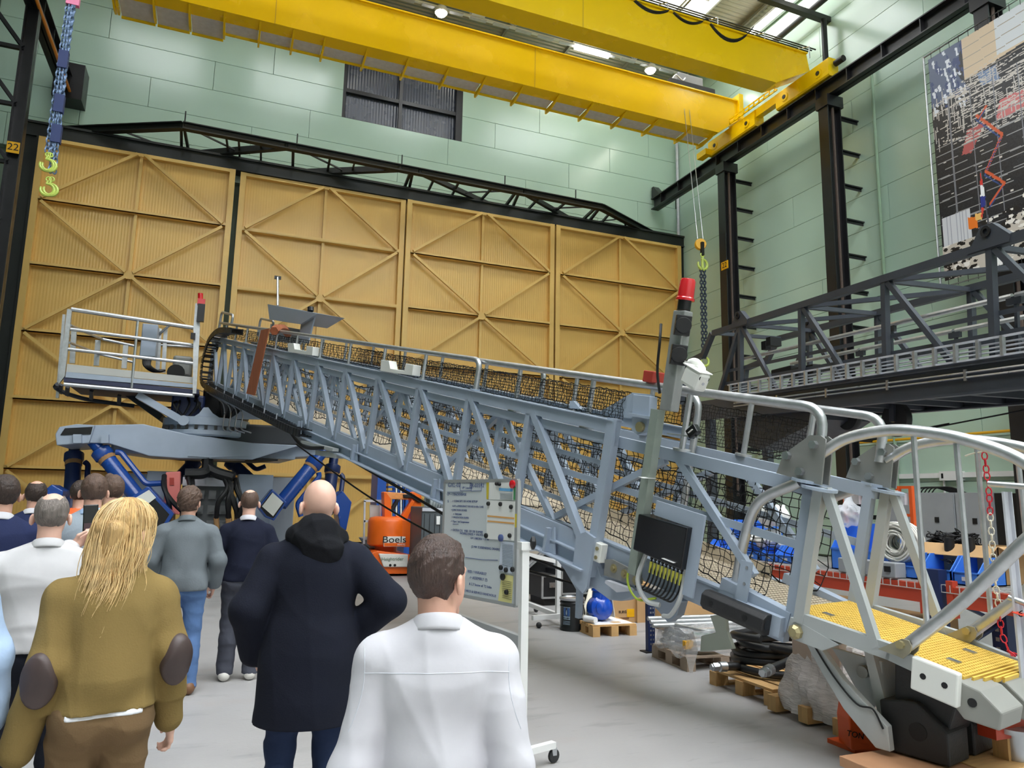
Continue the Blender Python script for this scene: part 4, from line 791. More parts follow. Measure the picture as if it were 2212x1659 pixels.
# operator platform at the upper left
op = T('service_platform', 'silver railed service platform at the rear end of the gangway', 'platform', yp(280, 830, 19.4))
Yn, Yf = 18.7, 21.0
B().prism([(yp(140, 800, Yn).x, Yn, yp(140, 815, Yn).z), (yp(430, 842, Yn).x, Yn, yp(430, 842, Yn).z), (yp(430, 842, Yn).x, Yf, yp(430, 842, Yn).z), (yp(140, 800, Yn).x, Yf, yp(140, 815, Yn).z)], (0, 0, -.1)).obj('deck', mat('dark navy underside', (52, 56, 84), .6), op)
B().prism([yp(x, y, Yn) for x, y in ((145, 786), (420, 815), (418, 828), (143, 803))], (0, .04, 0)).obj('toe_board', mat('pale toe board', (190, 190, 184), .5), op)
B().prism([yp(x, y, Yn-.02) for x, y in ((143, 803), (418, 830), (416, 838), (141, 815))], (0, .15, 0)).obj('side_beam', GREY, op)
def orail(pts, r=.035, name='handrail'): B().tube(pts, r, 8).obj(name, ALU, op, True)
orail([yp(154, 668, Yn), yp(418, 708, Yn)], .05); orail([yp(152, 711, Yn), yp(420, 746, Yn)], .04); orail([yp(147, 754, Yn), yp(417, 785, Yn)], .04); orail([yp(138, 830, Yn), yp(420, 855, Yn)], .045)
orail([yp(298, 691, Yn), yp(284, 838, Yn)], .03, 'rail_post')
B().prism([yp(x, y, Yn-.03) for x, y in ((145, 667), (155, 668), (140, 812), (126, 830))], (0, .1, 0)).obj('corner_post', ALU, op); B().bar(yp(139, 680, 20), yp(124, 860, 20), .06, .1, (0, 1, 0)).obj('corner_post', ALU, op)
orail([yp(152, 703, Yn), yp(220, 732, Yf), yp(292, 748, Yf)], .035); orail([yp(150, 740, Yn), yp(215, 765, Yf), yp(290, 783, Yf)], .03)
for x, y0, y1 in ((160, 715, 785), (212, 735, 790), (272, 746, 796)): B().bar(yp(x, y0, Yf), yp(x-4, y1, Yf), .12, .06, (0, 1, 0)).obj('rail_post', ALU, op)
for x in (345, 358): B().bar(yp(x, 710, 19.6), yp(x-5, 805, 19.6), .09, .06, (0, 1, 0)).obj('rail_post', ALU, op)
orail([yp(338, 727, 19.6), yp(366, 703, 19.4)], .03); orail([yp(338, 745, 20), yp(430, 750, 20)], .03)
a_, b_ = yp(308, 698, 19.0), yp(335, 771, 19.0); B().bb(a_.x, b_.x, 19.0, 19.5, b_.z, a_.z).obj('control_box', GREY, op, bevel=.02)
for k in range(5): B().tube(bez([yp(310+4*k, 772, 19.1), yp(312+3*k, 790, 19), yp(330+3*k, 802, 19.1), yp(348+2*k, 800, 19.2)]), .03, 6).obj('cable', CABLE, op, True)
a_, b_ = yp(375, 768, 19.3), yp(413, 815, 19.3); B().bb(a_.x, b_.x, 19.2, 19.8, b_.z, a_.z).obj('winch', mat('plain steel', (150, 150, 146)), op, bevel=.06); B().cyl(yp(380, 805, 18.9), yp(380, 805, 19.4), .2, 14).obj('winch_drum', DARK, op)
b_ = [yp(124, 830, 19.6), yp(121, 838, 19.8), yp(150, 852, 20), yp(200, 865, 20.2), yp(290, 877, 20.4)]; B().tube(bez(b_), .05, 8).obj('lower_guard', CH, op)
for x, y in ((132, 835), (146, 840), (198, 848), (258, 858)): B().bar(yp(x, y-4, 19.6), yp(x-1, y+14, 20), .08, .05, (0, 1, 0)).obj('guard_stay', CH, op)
m_ = B().prism([yp(x, y, 18.6) for x, y in ((422, 655), (430, 655), (432, 705), (424, 850), (416, 850), (418, 705))], (0, .12, 0)).obj('lamp_mast', ALU, op)
B().cyl(yp(433, 652, 18.55), yp(433, 634, 18.55), .06, 12).obj('beacon', RED, m_, True); B().box(yp(435, 653, 18.5), (.17, .12, .15)).obj('siren', RED, m_); B().box(yp(434, 676, 18.5), (.16, .14, .42)).obj('traffic_light', DARK, m_); B().box(yp(417, 726, 18.5), (.1, .1, .14)).obj('floodlight', DARK, m_)
# ================================================================== people: one signed-distance body each, meshed with surface nets
F4 = np.float32
def _len(p): return np.sqrt((p*p).sum(-1))
def cap(a, b, ra, rb=None):
    a = np.array(a, F4); b = np.array(b, F4); rb = ra if rb is None else rb; d = b-a; dd = float((d*d).sum())+1e-9
    def f(p):
        q = p-a; t = np.clip(q@d/dd, 0, 1); return _len(q-t[:, None]*d)-(ra+(rb-ra)*t)
    return f
def ell(c, r, yaw=0, pitch=0):
    c = np.array(c, F4); r = np.array(r, F4); cy, sy, cp_, sp_ = math.cos(yaw), math.sin(yaw), math.cos(pitch), math.sin(pitch)
    Rm = (np.array([[cy, -sy, 0], [sy, cy, 0], [0, 0, 1]]) @ np.array([[1, 0, 0], [0, cp_, -sp_], [0, sp_, cp_]])).astype(F4)
    def f(p):
        q = (p-c)@Rm; k0 = _len(q/r); k1 = _len(q/(r*r))+1e-6; return k0*(k0-1)/k1
    return f
def su(fs, k=.03):
    def f(p):
        d = fs[0](p)
        for g_ in fs[1:]:
            e = g_(p); h = np.clip(.5+.5*(e-d)/k, 0, 1); d = e+(d-e)*h-k*h*(1-h)
        return d
    return f
def sub(a, b, k=.012):
    def f(p):
        d = a(p); e = -b(p); h = np.clip(.5-.5*(d-e)/k, 0, 1); return d+(e-d)*h+k*h*(1-h)
    return f
def half(n, o):                          # keeps the side the normal n points away from
    n = np.array(n, F4); n = n/np.linalg.norm(n); o = np.array(o, F4)
    return lambda p: (p-o)@n
def inter(a, b): return lambda p: np.maximum(a(p), b(p))
def off(a, r): return lambda p: a(p)-r
def folds(a, amp, freq, seed, stretch=(1, 1, 1)):
    rs = np.random.RandomState(seed); K = (rs.randn(7, 3)*freq*np.array(stretch)).astype(F4); ph = rs.rand(7)*6.28; K2 = (rs.randn(3, 3)*freq*.35).astype(F4)
    def f(p):
        q = p+.03*np.sin(p@K2.T+1.3); s = 0
        for i in range(7): s = s+(np.sin(q@K[i]+ph[i]) if i < 3 else 1.6*(1-np.abs(np.sin(q@K[i]*.6+ph[i])))**3-.4)
        return a(p)-amp*s/2.2
    return f
def surf(fn, lo, hi, h):
    lo = np.array(lo, F4); n = np.ceil((np.array(hi)-lo)/(8*h)).astype(int)*8
    nb = n//8; c = np.stack(np.meshgrid(*[(np.arange(k)*8+4)*h for k in nb], indexing='ij'), -1).reshape(-1, 3).astype(F4)+lo
    dc = fn(c); act = np.abs(dc) < 8*h*1.25
    G = np.repeat(np.repeat(np.repeat(dc.reshape(nb), 8, 0), 8, 1), 8, 2).astype(F4)
    o8 = np.stack(np.meshgrid(*[np.arange(8)]*3, indexing='ij'), -1).reshape(-1, 3)
    ib = np.stack(np.unravel_index(np.nonzero(act)[0], nb), -1)*8
    idx = (ib[:, None, :]+o8[None]).reshape(-1, 3); pts = idx.astype(F4)*h+lo
    out = np.concatenate([fn(pts[i:i+200000]) for i in range(0, len(pts), 200000)]); G[idx[:, 0], idx[:, 1], idx[:, 2]] = out
    G[0] = G[-1] = 1; G[:, 0] = G[:, -1] = 1; G[:, :, 0] = G[:, :, -1] = 1
    S = G < 0; cs = np.zeros(np.array(G.shape)-1, np.int8)
    for x in (0, 1):
        for y in (0, 1):
            for z in (0, 1): cs += S[x:S.shape[0]-1+x, y:S.shape[1]-1+y, z:S.shape[2]-1+z]
    m = (cs > 0) & (cs < 8); ci = np.argwhere(m); vid = -np.ones(m.shape, int); vid[m] = np.arange(len(ci))
    acc = np.zeros((len(ci), 3)); cnt = np.zeros(len(ci))
    cor = [(x, y, z) for x in (0, 1) for y in (0, 1) for z in (0, 1)]
    val = {c_: G[ci[:, 0]+c_[0], ci[:, 1]+c_[1], ci[:, 2]+c_[2]] for c_ in cor}
    for c_ in cor:
        for ax in range(3):
            if c_[ax] == 0:
                d = list(c_); d[ax] = 1; d = tuple(d); a_, b_ = val[c_], val[d]; k = (a_ < 0) != (b_ < 0)
                t = np.where(k, a_/(a_-b_+1e-12*(a_ == b_)), 0); e = np.tile(np.array(c_, float), (len(ci), 1)); e[:, ax] += t
                acc[k] += e[k]; cnt[k] += 1
    v = (ci+acc/np.maximum(cnt, 1)[:, None])*h+lo; F_ = []
    for ax in range(3):
        u, w_ = (ax+1) % 3, (ax+2) % 3; sl0 = [slice(1, -1)]*3; sl1 = [slice(1, -1)]*3
        sl0[ax] = slice(0, -1); sl1[ax] = slice(1, None); e = S[tuple(sl0)] != S[tuple(sl1)]; k = np.argwhere(e)
        st = np.ones(3, int); st[ax] = 0; k = k+st; flip = S[k[:, 0], k[:, 1], k[:, 2]]
        du = np.zeros(3, int); dw = np.zeros(3, int); du[u] = 1; dw[w_] = 1
        q = np.stack([vid[tuple((k-du-dw).T)], vid[tuple((k-dw).T)], vid[tuple(k.T)], vid[tuple((k-du).T)]], 1)
        q[~flip] = q[~flip][:, ::-1]; F_.append(q)
    F_ = np.concatenate(F_); F_ = F_[(F_ >= 0).all(1)]
    return v, F_
def sdf_obj(name, fn, lo, hi, h, m, parent, M, label=None):
    v, f = surf(fn, lo, hi, h)
    R_ = np.array(M.to_3x3()); v = v@R_.T+np.array(M.translation)
    me = bpy.data.meshes.new(name); me.vertices.add(len(v)); me.vertices.foreach_set('co', v.astype(F4).ravel())
    me.loops.add(len(f)*4); me.loops.foreach_set('vertex_index', f.astype(np.int32).ravel()); me.polygons.add(len(f))
    me.polygons.foreach_set('loop_start', np.arange(0, len(f)*4, 4, dtype=np.int32)); me.update(calc_edges=True); me.validate()
    me.polygons.foreach_set('use_smooth', np.ones(len(f), bool)); me.materials.append(m)
    o = bpy.data.objects.new(name, me); C.collection.objects.link(o); adopt(o, parent)
    if label: o['label'] = label
    return o
SKIN = mat('skin', (222, 172, 150), .5, var=.06, vscale=18); SKIN_B = mat('skin fair', (232, 186, 166), .45, var=.06, vscale=18)
def hairmat(n, c): return mat('hair '+n, c, .5, var=.35, vscale=60, bump=.5, bscale=160, stretch=(1, 1, .12))
HB, HD, HG, HFM, HBL = hairmat('brown', (98, 76, 64)), hairmat('dark', (62, 48, 42)), hairmat('grey', (128, 118, 112)), hairmat('deep brown', (74, 56, 50)), hairmat('blonde', (200, 162, 106))
def cloth(n, c, r=.8, b=.25, s=90): return mat('cloth '+n, c, r, var=.06, vscale=7, bump=b*.35, bscale=s, spec=.25)
def hand(wr, el, side, curl=.6, up=None, sc=1.):          # palm, four fingers, thumb; wr wrist, el elbow
    wr = np.array(wr, float); d = wr-np.array(el, float); d /= np.linalg.norm(d)
    th = np.array(up if up is not None else (0, 1, 0), float); th -= d*(th@d); th /= np.linalg.norm(th)     # towards the thumb
    pn = np.cross(d, th)*side                                                            # palm side
    fs = [cap(wr, wr+d*.035*sc, .025*sc, .027*sc)]
    for k in range(4): fs.append(cap(wr+d*.03*sc+th*(.014*k-.02)*sc, wr+d*.09*sc+th*(.019*k-.028)*sc, .016*sc, .0125*sc))
    fing = []
    for k, L_ in enumerate((.06, .075, .083, .074)):
        b0 = wr+d*.092*sc+th*(.019*k-.028)*sc; dd = d; seg = [.46, .3, .24]; p = b0; r = .0098*sc-(.001*sc if k == 0 else 0)
        for j in range(3):
            an_ = curl*(.5+.35*j); dv = d*math.cos(an_*(j+1)*.75)+pn*math.sin(an_*(j+1)*.75); q = p+dv*L_*seg[j]*sc; fing.append(cap(p, q, r, r*.9)); p = q; r *= .9
    t0 = wr+d*.03*sc+th*.026*sc; t1 = t0+(d*.6+th*.75+pn*.2)*.045*sc; t2 = t1+(d*.9+th*.15+pn*.35)*.045*sc
    return [su(fs, .012)], fing+[cap(t0, t1, .0135*sc, .0115*sc), cap(t1, t2, .0112*sc, .009*sc)]
def person(pos, az, H, label, spec):
    """pos = feet on the floor, az = facing (degrees from +Y towards +X)"""
    s = H/1.75; bw = spec.get('w', 1.); h = spec.get('h', .008)
    M = Matrix.Translation(V((pos[0], pos[1], 0))) @ Matrix.Rotation(-math.radians(az), 4, 'Z')
    root = T('person', label, 'person', (pos[0], pos[1], 0), None)
    lean = spec.get('lean', 0.)                                 # forward shift of the shoulders
    Z = lambda z: z*s
    hy = -math.radians(spec.get('head', 0)); hc = np.array([spec.get('hx', 0), .015*s+lean*1.2, Z(1.625)+spec.get('hz', 0)])
    ch, sh = math.cos(hy), math.sin(hy)
    def hp_(x, y, z): x *= s; y *= s; return (hc[0]+x*ch-y*sh, hc[1]+x*sh+y*ch, hc[2]+z*s)
    tilt = spec.get('nod', 0.)
    skull = su([ell(hp_(0, -.012, .025), (.077*s, .096*s, .098*s), hy), ell(hp_(0, .03, -.045), (.06*s, .066*s, .08*s), hy)], .03)
    face = [ell(hp_(0, .098, -.028), (.013*s, .02*s, .025*s), hy), ell(hp_(0, .078, -.085), (.026*s, .018*s, .012*s), hy), ell(hp_(0, .066, -.115), (.028*s, .022*s, .018*s), hy), ell(hp_(0, .074, .018), (.05*s, .018*s, .012*s), hy)]
    ears = [su([ell(hp_(e*.09, -.008, -.02), (.011*s, .02*s, .034*s), hy+e*.5, -.15)], .01) for e in (-1, 1)]
    ears = [sub(e_, ell(hp_(e*.102, .002, -.018), (.008*s, .009*s, .018*s), hy+e*.5), .006) for e_, e in zip(ears, (-1, 1))]
    head = su([skull]+face+ears, .012)
    neck = cap((0, -.012+lean*.8, Z(1.44)), hp_(0, -.018, -.05), .062*s, .056*s)
    sw = .175*s*bw
    SH = [(-sw, lean, Z(spec.get('sh', 1.35))), (sw, lean, Z(spec.get('sh', 1.35)))]
    EL = spec.get('el', [(-.25*bw, .0, 1.12), (.25*bw, .0, 1.12)]); WR = spec.get('wr', [(-.27*bw, .06, .86), (.27*bw, .06, .86)])
    EL = [tuple(np.array(e)*s) for e in EL]; WR = [tuple(np.array(e)*s) for e in WR]
    T_ = [ell((0, lean*.8, Z(1.27)), (.172*s*bw, .118*s*bw, .2*s)), ell((0, lean*.3, Z(1.06)), (.15*s*spec.get('belly', bw), .115*s*spec.get('belly', bw), .19*s)), ell((0, -.005, Z(.94)), (.165*s*bw, .12*s*bw, .13*s)),
          cap(SH[0], SH[1], .05*s), cap((0, lean*.8-.015, Z(1.425)), (-sw*.8, lean, Z(1.36)), .055*s, .043*s), cap((0, lean*.8-.015, Z(1.425)), (sw*.8, lean, Z(1.36)), .055*s, .043*s)]
    glut = [ell((e*.078*s*bw, -.055*s, Z(.9)), (.095*s*bw, .085*s, .1*s)) for e in (-1, 1)]
    st_ = spec.get('step', 0.); KN = [(-.1*s*bw, .03+st_*.5, Z(.49)), (.1*s*bw, .03-st_*.4, Z(.49))]; AN = [(-.11*s*bw, st_, Z(.075)), (.11*s*bw, -st_, Z(.075))]
    legs = [(cap((e*.09*s*bw, 0, Z(.9)), KN[i], .088*s*bw, .058*s), cap(KN[i], AN[i], .056*s, .038*s), ell((KN[i][0]*.5+AN[i][0]*.5, (KN[i][1]+AN[i][1])/2-.02*s, Z(.34)), (.052*s, .055*s, .12*s))) for i, e in enumerate((-1, 1))]
    arms = [(cap(SH[i], EL[i], .047*s, .041*s), cap(EL[i], WR[i], .041*s, .028*s)) for i in (0, 1)]
    hd = [hand(WR[i], EL[i], (1, -1)[i], spec.get('curl', .7), spec.get('thumb', None), s*.98) for i in (0, 1)]
    feet = [cap((AN[i][0], AN[i][1]-.02, .05), (AN[i][0]*1.25, AN[i][1]+.14*s, .035), .04, .03) for i in (0, 1)]
    body = su([su(T_, .05), su(glut, .04)]+[su(list(l), .03) for l in legs]+[su(list(a_), .03) for a_ in arms]+[neck, head]+[x for q in hd for x in q[0]]+feet, .02)
    fing = [x for q in hd for x in q[1]]
    bf = su([body]+fing, .006)
    sk = spec.get('skin', SKIN)
    ext = max(abs(v) for j in EL+WR for v in j[:1])+.16; fy = max([.3]+[j[1]+.25 for j in EL+WR]); by_ = min([-.3]+[j[1]-.25 for j in EL+WR])
    lo, hi = (-ext, by_, -.02), (ext, fy, Z(1.8)+.05)
    sdf_obj('body', bf, lo, hi, spec.get('hb', h), sk, root, M)
    for e in (-1, 1):
        c = M @ V(hp_(e*.033, .07, .0)); B().ball(c, .013*s).obj('eye', mat('eye white', (225, 222, 218), .2), root, True)
    # clothes
    tp = spec['top']; hem = Z(tp.get('hem', .9)); inf = tp.get('inf', .014)
    sl = [su([arms[i][0], cap(EL[i], tuple(np.array(EL[i])*(1-tp.get('sleeve', .93))+np.array(WR[i])*tp.get('sleeve', .93)), .043*s, .034*s*tp.get('cuff', 1))], .03) for i in (0, 1)]
    core = T_+glut[:2] if hem < Z(.97) else T_
    if tp.get('boxy'): core = core+[cap((0, lean*.4, hem+.12), (0, lean*.7, Z(1.3)), .15*s*bw*tp['boxy'], .13*s*bw)]
    if tp.get('skirt'): core = core+[su([cap((e*.06, -.0, hem-.05), (e*.05, .0, Z(1.0)), .13*s*bw*tp['skirt'], .13*s*bw) for e in (-1, 1)], .08)]
    tf = off(su([su(core, .035), su(sl, .012)], .02), inf)
    tf = folds(tf, tp.get('fold', .004), tp.get('freq', 16), tp.get('seed', 1), tp.get('st', (1, 1, 1)))
    torso_only = half((0, 0, -1), (0, 0, hem))
    nearbody = off(su(core, .05), .05)
    slv = off(su(sl, .02), inf+.02)
    body_cut = inter(tf, torso_only)
    sleeves = inter(folds(off(su(sl, .02), inf), tp.get('fold', .004), tp.get('freq', 16), tp.get('seed', 1)+3), lambda p: -(p[:, 2]-0.2))
    both = su([body_cut, sleeves], .03)
    neckcut = cap((0, -.012+lean, Z(1.465)), (0, .04+lean, Z(1.62)), .064*s, .1*s)
    tname = tp.get('name', 'shirt'); tobj = sdf_obj(tname, sub(both, neckcut, .008), lo, hi, h, tp['m'], root, M)
    if tp.get('collar'):
        prof = [(.066, 1.44), (.067, 1.5), (.071, 1.508), (.076, 1.502), (.085, 1.468), (.088, 1.458)]; cy = -.016+lean*.95
        def col_(u, v):
            k = min(len(prof)-2, int(v*(len(prof)-1))); t = v*(len(prof)-1)-k; r = prof[k][0]+(prof[k+1][0]-prof[k][0])*t; z = prof[k][1]+(prof[k+1][1]-prof[k][1])*t
            a_ = (u-.5)*2*2.75; x, y = math.sin(a_)*r*s, -math.cos(a_)*r*s*1.05; return M @ V((x, cy+y, Z(z)-.32*(y+.06*s)))
        B().sheet(col_, 28, 5).obj('collar', tp.get('collar_m', tp['m']), root, True, solid=.003, ang=80)
    if tp.get('cuffs'):
        for i in (0, 1):
            a_ = np.array(EL[i])*.1+np.array(WR[i])*.9; b_2 = np.array(EL[i])*-.04+np.array(WR[i])*1.04
            sdf_obj('cuff', cap(a_, b_2, .039*s, .037*s), np.minimum(a_, b_2)-.07, np.maximum(a_, b_2)+.07, .006, tp['cuffs'], root, M)
    tr_ = spec['legs']; wz = Z(tr_.get('waist', 1.0))
    lf = su([ell((0, -.005, Z(.94)), (.165*s*bw, .12*s*bw, .13*s)), ell((0, 0, Z(1.0)), (.15*s*spec.get('belly', bw), .113*s, .1*s)), su(glut, .04)]+[su([l[0], cap(KN[i], tuple(np.array(AN[i])+np.array([0, 0, .0])), .058*s*tr_.get('wide', 1), .052*s*tr_.get('wide', 1)), l[2]], .03) for i, l in enumerate(legs)], .03)
    lf = folds(off(lf, tr_.get('inf', .012)), .0045, 17, 5, (1, 1, 1.2)); lf = inter(inter(lf, half((0, 0, 1), (0, 0, wz))), half((0, 0, -1), (0, 0, .055)))
    lfn = lf
    sdf_obj('trousers', lf, (-.4, -.3, -.02), (.4, .35, wz+.05), h, tr_['m'], root, M)
    for i in (0, 1):
        x, y = AN[i][0], AN[i][1]
        sf = su([cap((x, y-.03, .05), (x*1.2, y+.15*s, .04), .047, .04), cap((x, y-.03, .06), (x, y, .11), .045, .05)], .03); sf = inter(sf, half((0, 0, -1), (0, 0, .004)))
        sdf_obj('shoe', sf, (x-.16, y-.14, -.02), (x+.16, y+.3, .2), .008, spec.get('shoe', mat('dark shoe', (40, 34, 32), .4)), root, M)
    # hair
    hr = spec.get('hair')
    if hr:
        hs = off(skull, hr.get('inf', .012)*s)
        fr = half((0, -sh*0+1, 0), (0, 0, 0))
        c_ = np.array(hp_(0, hr.get('front', .045), .04)); nv = np.array([-sh*1., ch, -.75]); nv /= np.linalg.norm(nv)
        cut = inter(hs, half(tuple(nv), tuple(c_)))
        c2 = np.array(hp_(0, -.03, hr.get('nape', -.095))); cut = inter(cut, half((0, 0, -1), tuple(c2)))
        c3 = np.array(hp_(0, .02, -.035)); n3 = np.array([-sh, ch, -.25]); cut = inter(cut, half(tuple(n3/np.linalg.norm(n3)), tuple(c3)))
        for e in (-1, 1): cut = sub(cut, ell(hp_(e*.092, .004, -.028), (.028*s, .03*s, .044*s), hy), .006)
        if hr.get('crown'): cut = sub(cut, folds(ell(hp_(0, hr['crown'][1], .12), (hr['crown'][0]*s, hr['crown'][0]*1.25*s, .05*s), hy), .006, 60, 3), .008)
        if hr.get('tuft'): cut = su([cut]+[ell(hp_(*t_[:3]), (t_[3]*s,)*3) for t_ in hr['tuft']], .02)
        cut = folds(cut, hr.get('rough', .0022), 70, 9, (1, 1, .35))
        sdf_obj('hair', cut, np.array(hc)-.2, np.array(hc)+.22, .005, hr['m'], root, M)
    root['_m'] = 0
    return root, M, dict(hp=hp_, s=s, hc=hc, top=both, lf=lfn, SH=SH, EL=EL, WR=WR, lean=lean, Z=Z)
def az_of(x): d = ray(x, 1060); return math.degrees(math.atan2(d.x, d.y))
def stand(x, depth):
    d = ray(x, 1062); k = depth/d.dot(FW); return (d.x*k, d.y*k)
WSH = cloth('white shirt', (208, 206, 212), .75, .06, 30); WSH2 = cloth('white shirt warm', (206, 204, 206), .75, .06, 30)
NAVYC = cloth('navy wool', (26, 30, 48), .9); NAVYS = cloth('navy suit', (34, 42, 76), .85); COAT = cloth('dark navy coat', (24, 27, 40), .95, .3, 140)
OLIVE = cloth('olive wool', (136, 114, 68), .95, .35, 150); OLIVT = cloth('olive brown trousers', (122, 98, 70), .95, .35, 150)
BLK = cloth('black trousers', (26, 28, 38), .85); JEAN = cloth('blue jeans', (92, 122, 168), .85); GTR = cloth('dark grey trousers', (74, 76, 86), .9); DJ = cloth('dark jeans', (40, 52, 82), .85)
GSH = cloth('grey blue shirt', (112, 119, 124), .85); BLZ = cloth('pale grey blazer', (158, 168, 178), .9); LBS = cloth('light blue shirt', (176, 200, 232), .8); HIV = mat('orange hi vis', (250, 110, 50), .6)
short = lambda m, **k: dict(m=m, **k)
# 1 foreground man in a white shirt
Pm, Mm, I = person(stand(957, 2.13), az_of(957)-2, 1.605, 'man in white shirt seen from behind in front of the whiteboard', dict(h=.0065, w=.99, belly=1.02, head=42, hz=-.015, lean=.03, skin=SKIN, el=[(-.235, -.03, 1.06), (.235, -.03, 1.06)], wr=[(-.25, .06, .81), (.25, .06, .81)],
    top=dict(m=WSH, hem=.82, inf=.02, fold=.0075, freq=9.5, seed=21, st=(1.2, 1, .8), collar=1, cuffs=WSH, sleeve=.98), legs=dict(m=BLK), hair=short(HFM, inf=.012, rough=.003)))
def on_surface(fn, c, d, R_=.35):
    c = np.array(c, F4); d = np.array(d, F4); d /= np.linalg.norm(d); t = np.linspace(R_, 0, 500)[:, None].astype(F4); q = c+t*d; v = fn(q); return q[np.argmax(v < 0)]
SEAM = mat('shirt seam', (206, 208, 216), .8)
def seam(I_, M_, P_, d, r=.0016): B().tube([M_ @ V(on_surface(I_['top'], p, d)) for p in P_], r, 5).obj('seam', SEAM, I_['root'], True)
I['root'] = Pm
seam(I, Mm, [(x, .03, 1.235-.25*x*x) for x in [k*.0125 for k in range(-16, 17)]], (0, -1, 0))
for e in (-1, 1): seam(I, Mm, [(e*(.205+.03*t-.02*math.sin(3*t)), .02, 1.3-.22*t) for t in [k/14 for k in range(15)]], (0, -1, 0))
# 2 blonde woman
Pw, Mw, I = person(stand(268, 2.95), az_of(268)-4, 1.665, 'blonde woman in olive sweater with dark elbow patches holding a black bag', dict(h=.007, w=.95, belly=1.05, head=50, skin=SKIN_B, curl=.8, hx=.03, el=[(-.2, -.05, 1.11), (.225, -.04, 1.14)], wr=[(-.275, .02, .79), (.265, .06, .83)],
    top=dict(m=OLIVE, name='sweater', hem=.935, inf=.027, boxy=1.12, fold=.008, freq=10, seed=8, st=(1.4, 1, .4), sleeve=.97, cuff=1.1, cuffs=mat('white cuff', (236, 236, 240), .7)), legs=dict(m=OLIVT, waist=.98, wide=1.25, inf=.02), hair=short(HBL, inf=.02, nape=-.09, rough=.003)))
s = I['s']; hpf = I['hp']
tee = inter(inter(off(I['lf'], .004), half((0, 0, -1), (0, 0, .872))), lambda q: np.maximum(q[:, 2]-.9, np.abs(q[:, 0])-.13)); sdf_obj('undershirt', tee, (-.3, -.3, .8), (.3, .3, .98), .007, mat('white cuff', (236, 236, 240), .7), Pw, Mw)
rs = random.Random(5); hb_ = B()
for k in range(64):                          # locks: a guide that follows the head, falls down the back and curls at its end
    a_ = rs.uniform(-2.75, 2.75); el_ = rs.uniform(.0, 1.3) if k > 12 else 1.15
    if abs(a_) > 1.75 and el_ < .75: el_ = rs.uniform(.75, 1.2)
    face = abs(a_) > 1.9
    L_ = rs.uniform(.44, .6)*(.75 if face else 1); ph = rs.uniform(0, 6); fr = rs.choice((10, 13)); am = rs.uniform(.02, .045); G_ = []; n_ = 18
    x0, y0 = math.sin(a_), -math.cos(a_)
    for j in range(n_+1):
        t_ = j/n_; dz = L_*t_; e2 = el_-dz/.1
        if e2 > 0: r_ = math.cos(e2); z = .03+.112*math.sin(e2); rad = .092*r_; 
        else: rad = .09+.008*min(1, -e2*.5); z = .03+e2*.1
        if face and e2 < 0: x1, y1 = math.sin(a_)*1.0, -math.cos(a_)*(1-.5*min(1, -e2*.6))
        else: x1, y1 = x0, y0
        cv = am*t_**1.5*(1-.2*t_)
        G_.append(V(hpf(x1*rad*.9+cv*math.sin(ph+fr*t_), y1*rad*1.12-.012-.045*t_+cv*math.cos(ph+fr*t_), z+cv*.5*math.sin(ph*2+fr*t_))))
    for q in range(30):
        o_ = V((rs.gauss(0, .011), rs.gauss(0, .009), rs.gauss(0, .004))); tw = rs.uniform(-1, 1); ln = rs.uniform(.88, 1.04); pts = []
        for j, c_ in enumerate(G_):
            t_ = j/n_
            if t_ > ln: break
            sp = .35+1.1*math.sin(math.pi*min(1, t_*1.05))**.7
            pts.append(Mw @ (c_+o_*sp+V((.005*math.sin(tw*5+t_*12), .004*math.cos(tw*7+t_*11), 0))*t_))
        m_ = len(pts)-1
        hb_.tube(pts, [.0016*(1-.7*(i/m_)**2) for i in range(m_+1)], 4, False)
hb_.obj('hair_strands', mat('blonde strands', (230, 198, 142), .4, var=.3, vscale=30), Pw, True, kind='stuff')
dr = su([cap(hpf(-.03, -.085, .0), hpf(-.05, -.105, -.2), .06, .04), cap(hpf(.03, -.085, .0), hpf(.035, -.105, -.18), .06, .035), cap(hpf(-.055, -.05, 0), hpf(-.07, -.07, -.17), .045, .03), cap(hpf(.055, -.02, 0), hpf(.07, -.04, -.14), .04, .025)], .04)
sdf_obj('long_hair', folds(dr, .006, 50, 4, (1, 1, .25)), np.array(I['hc'])-.5, np.array(I['hc'])+.3, .007, HBL, Pw, Mw)
LEA = mat('brown leather patch', (72, 58, 56), .5, var=.08, vscale=30)
for i in (0, 1):
    e = V(I['EL'][i]); w_ = V(I['WR'][i]); d = (e+(V(I['SH'][i])-e)*.0).lerp(w_, .12)
    pf = inter(ell(tuple(d+V(((-.02, .02)[i], -.055, 0))), (.062, .06, .1)), off(su([cap(I['SH'][i], I['EL'][i], .053*s, .043*s), cap(I['EL'][i], I['WR'][i], .043*s, .037*s)], .03), .049))
    sdf_obj('elbow_patch', pf, np.array(d)-.2, np.array(d)+.2, .006, LEA, Pw, Mw)
gl = [Mw @ V(hpf(x, y, z)) for x, y, z in ((.078, 0, .0), (.072, .06, .005), (.055, .095, .003))]; B().tube(gl, .0015, 5).tube([Mw @ V(hpf(.033+.022*math.cos(u), .1-.01*abs(math.cos(u)), -.002+.018*math.sin(u))) for u in [2*math.pi*k/12 for k in range(12)]], .0013, 4, closed=True).tube([Mw @ V(hpf(-.033+.022*math.cos(u), .1, -.002+.018*math.sin(u))) for u in [2*math.pi*k/12 for k in range(12)]], .0013, 4, closed=True).obj('glasses', DARK, Pw)
hb = Mw @ V(I['WR'][0]); hq = hb+V((-.0, .0, -.11))
bag = T('handbag', "black leather handbag carried in the blonde woman's left hand", 'bag', hq-V((0, 0, .36)))
LB = mat('black leather', (22, 22, 24), .35, bump=.3, bscale=40)
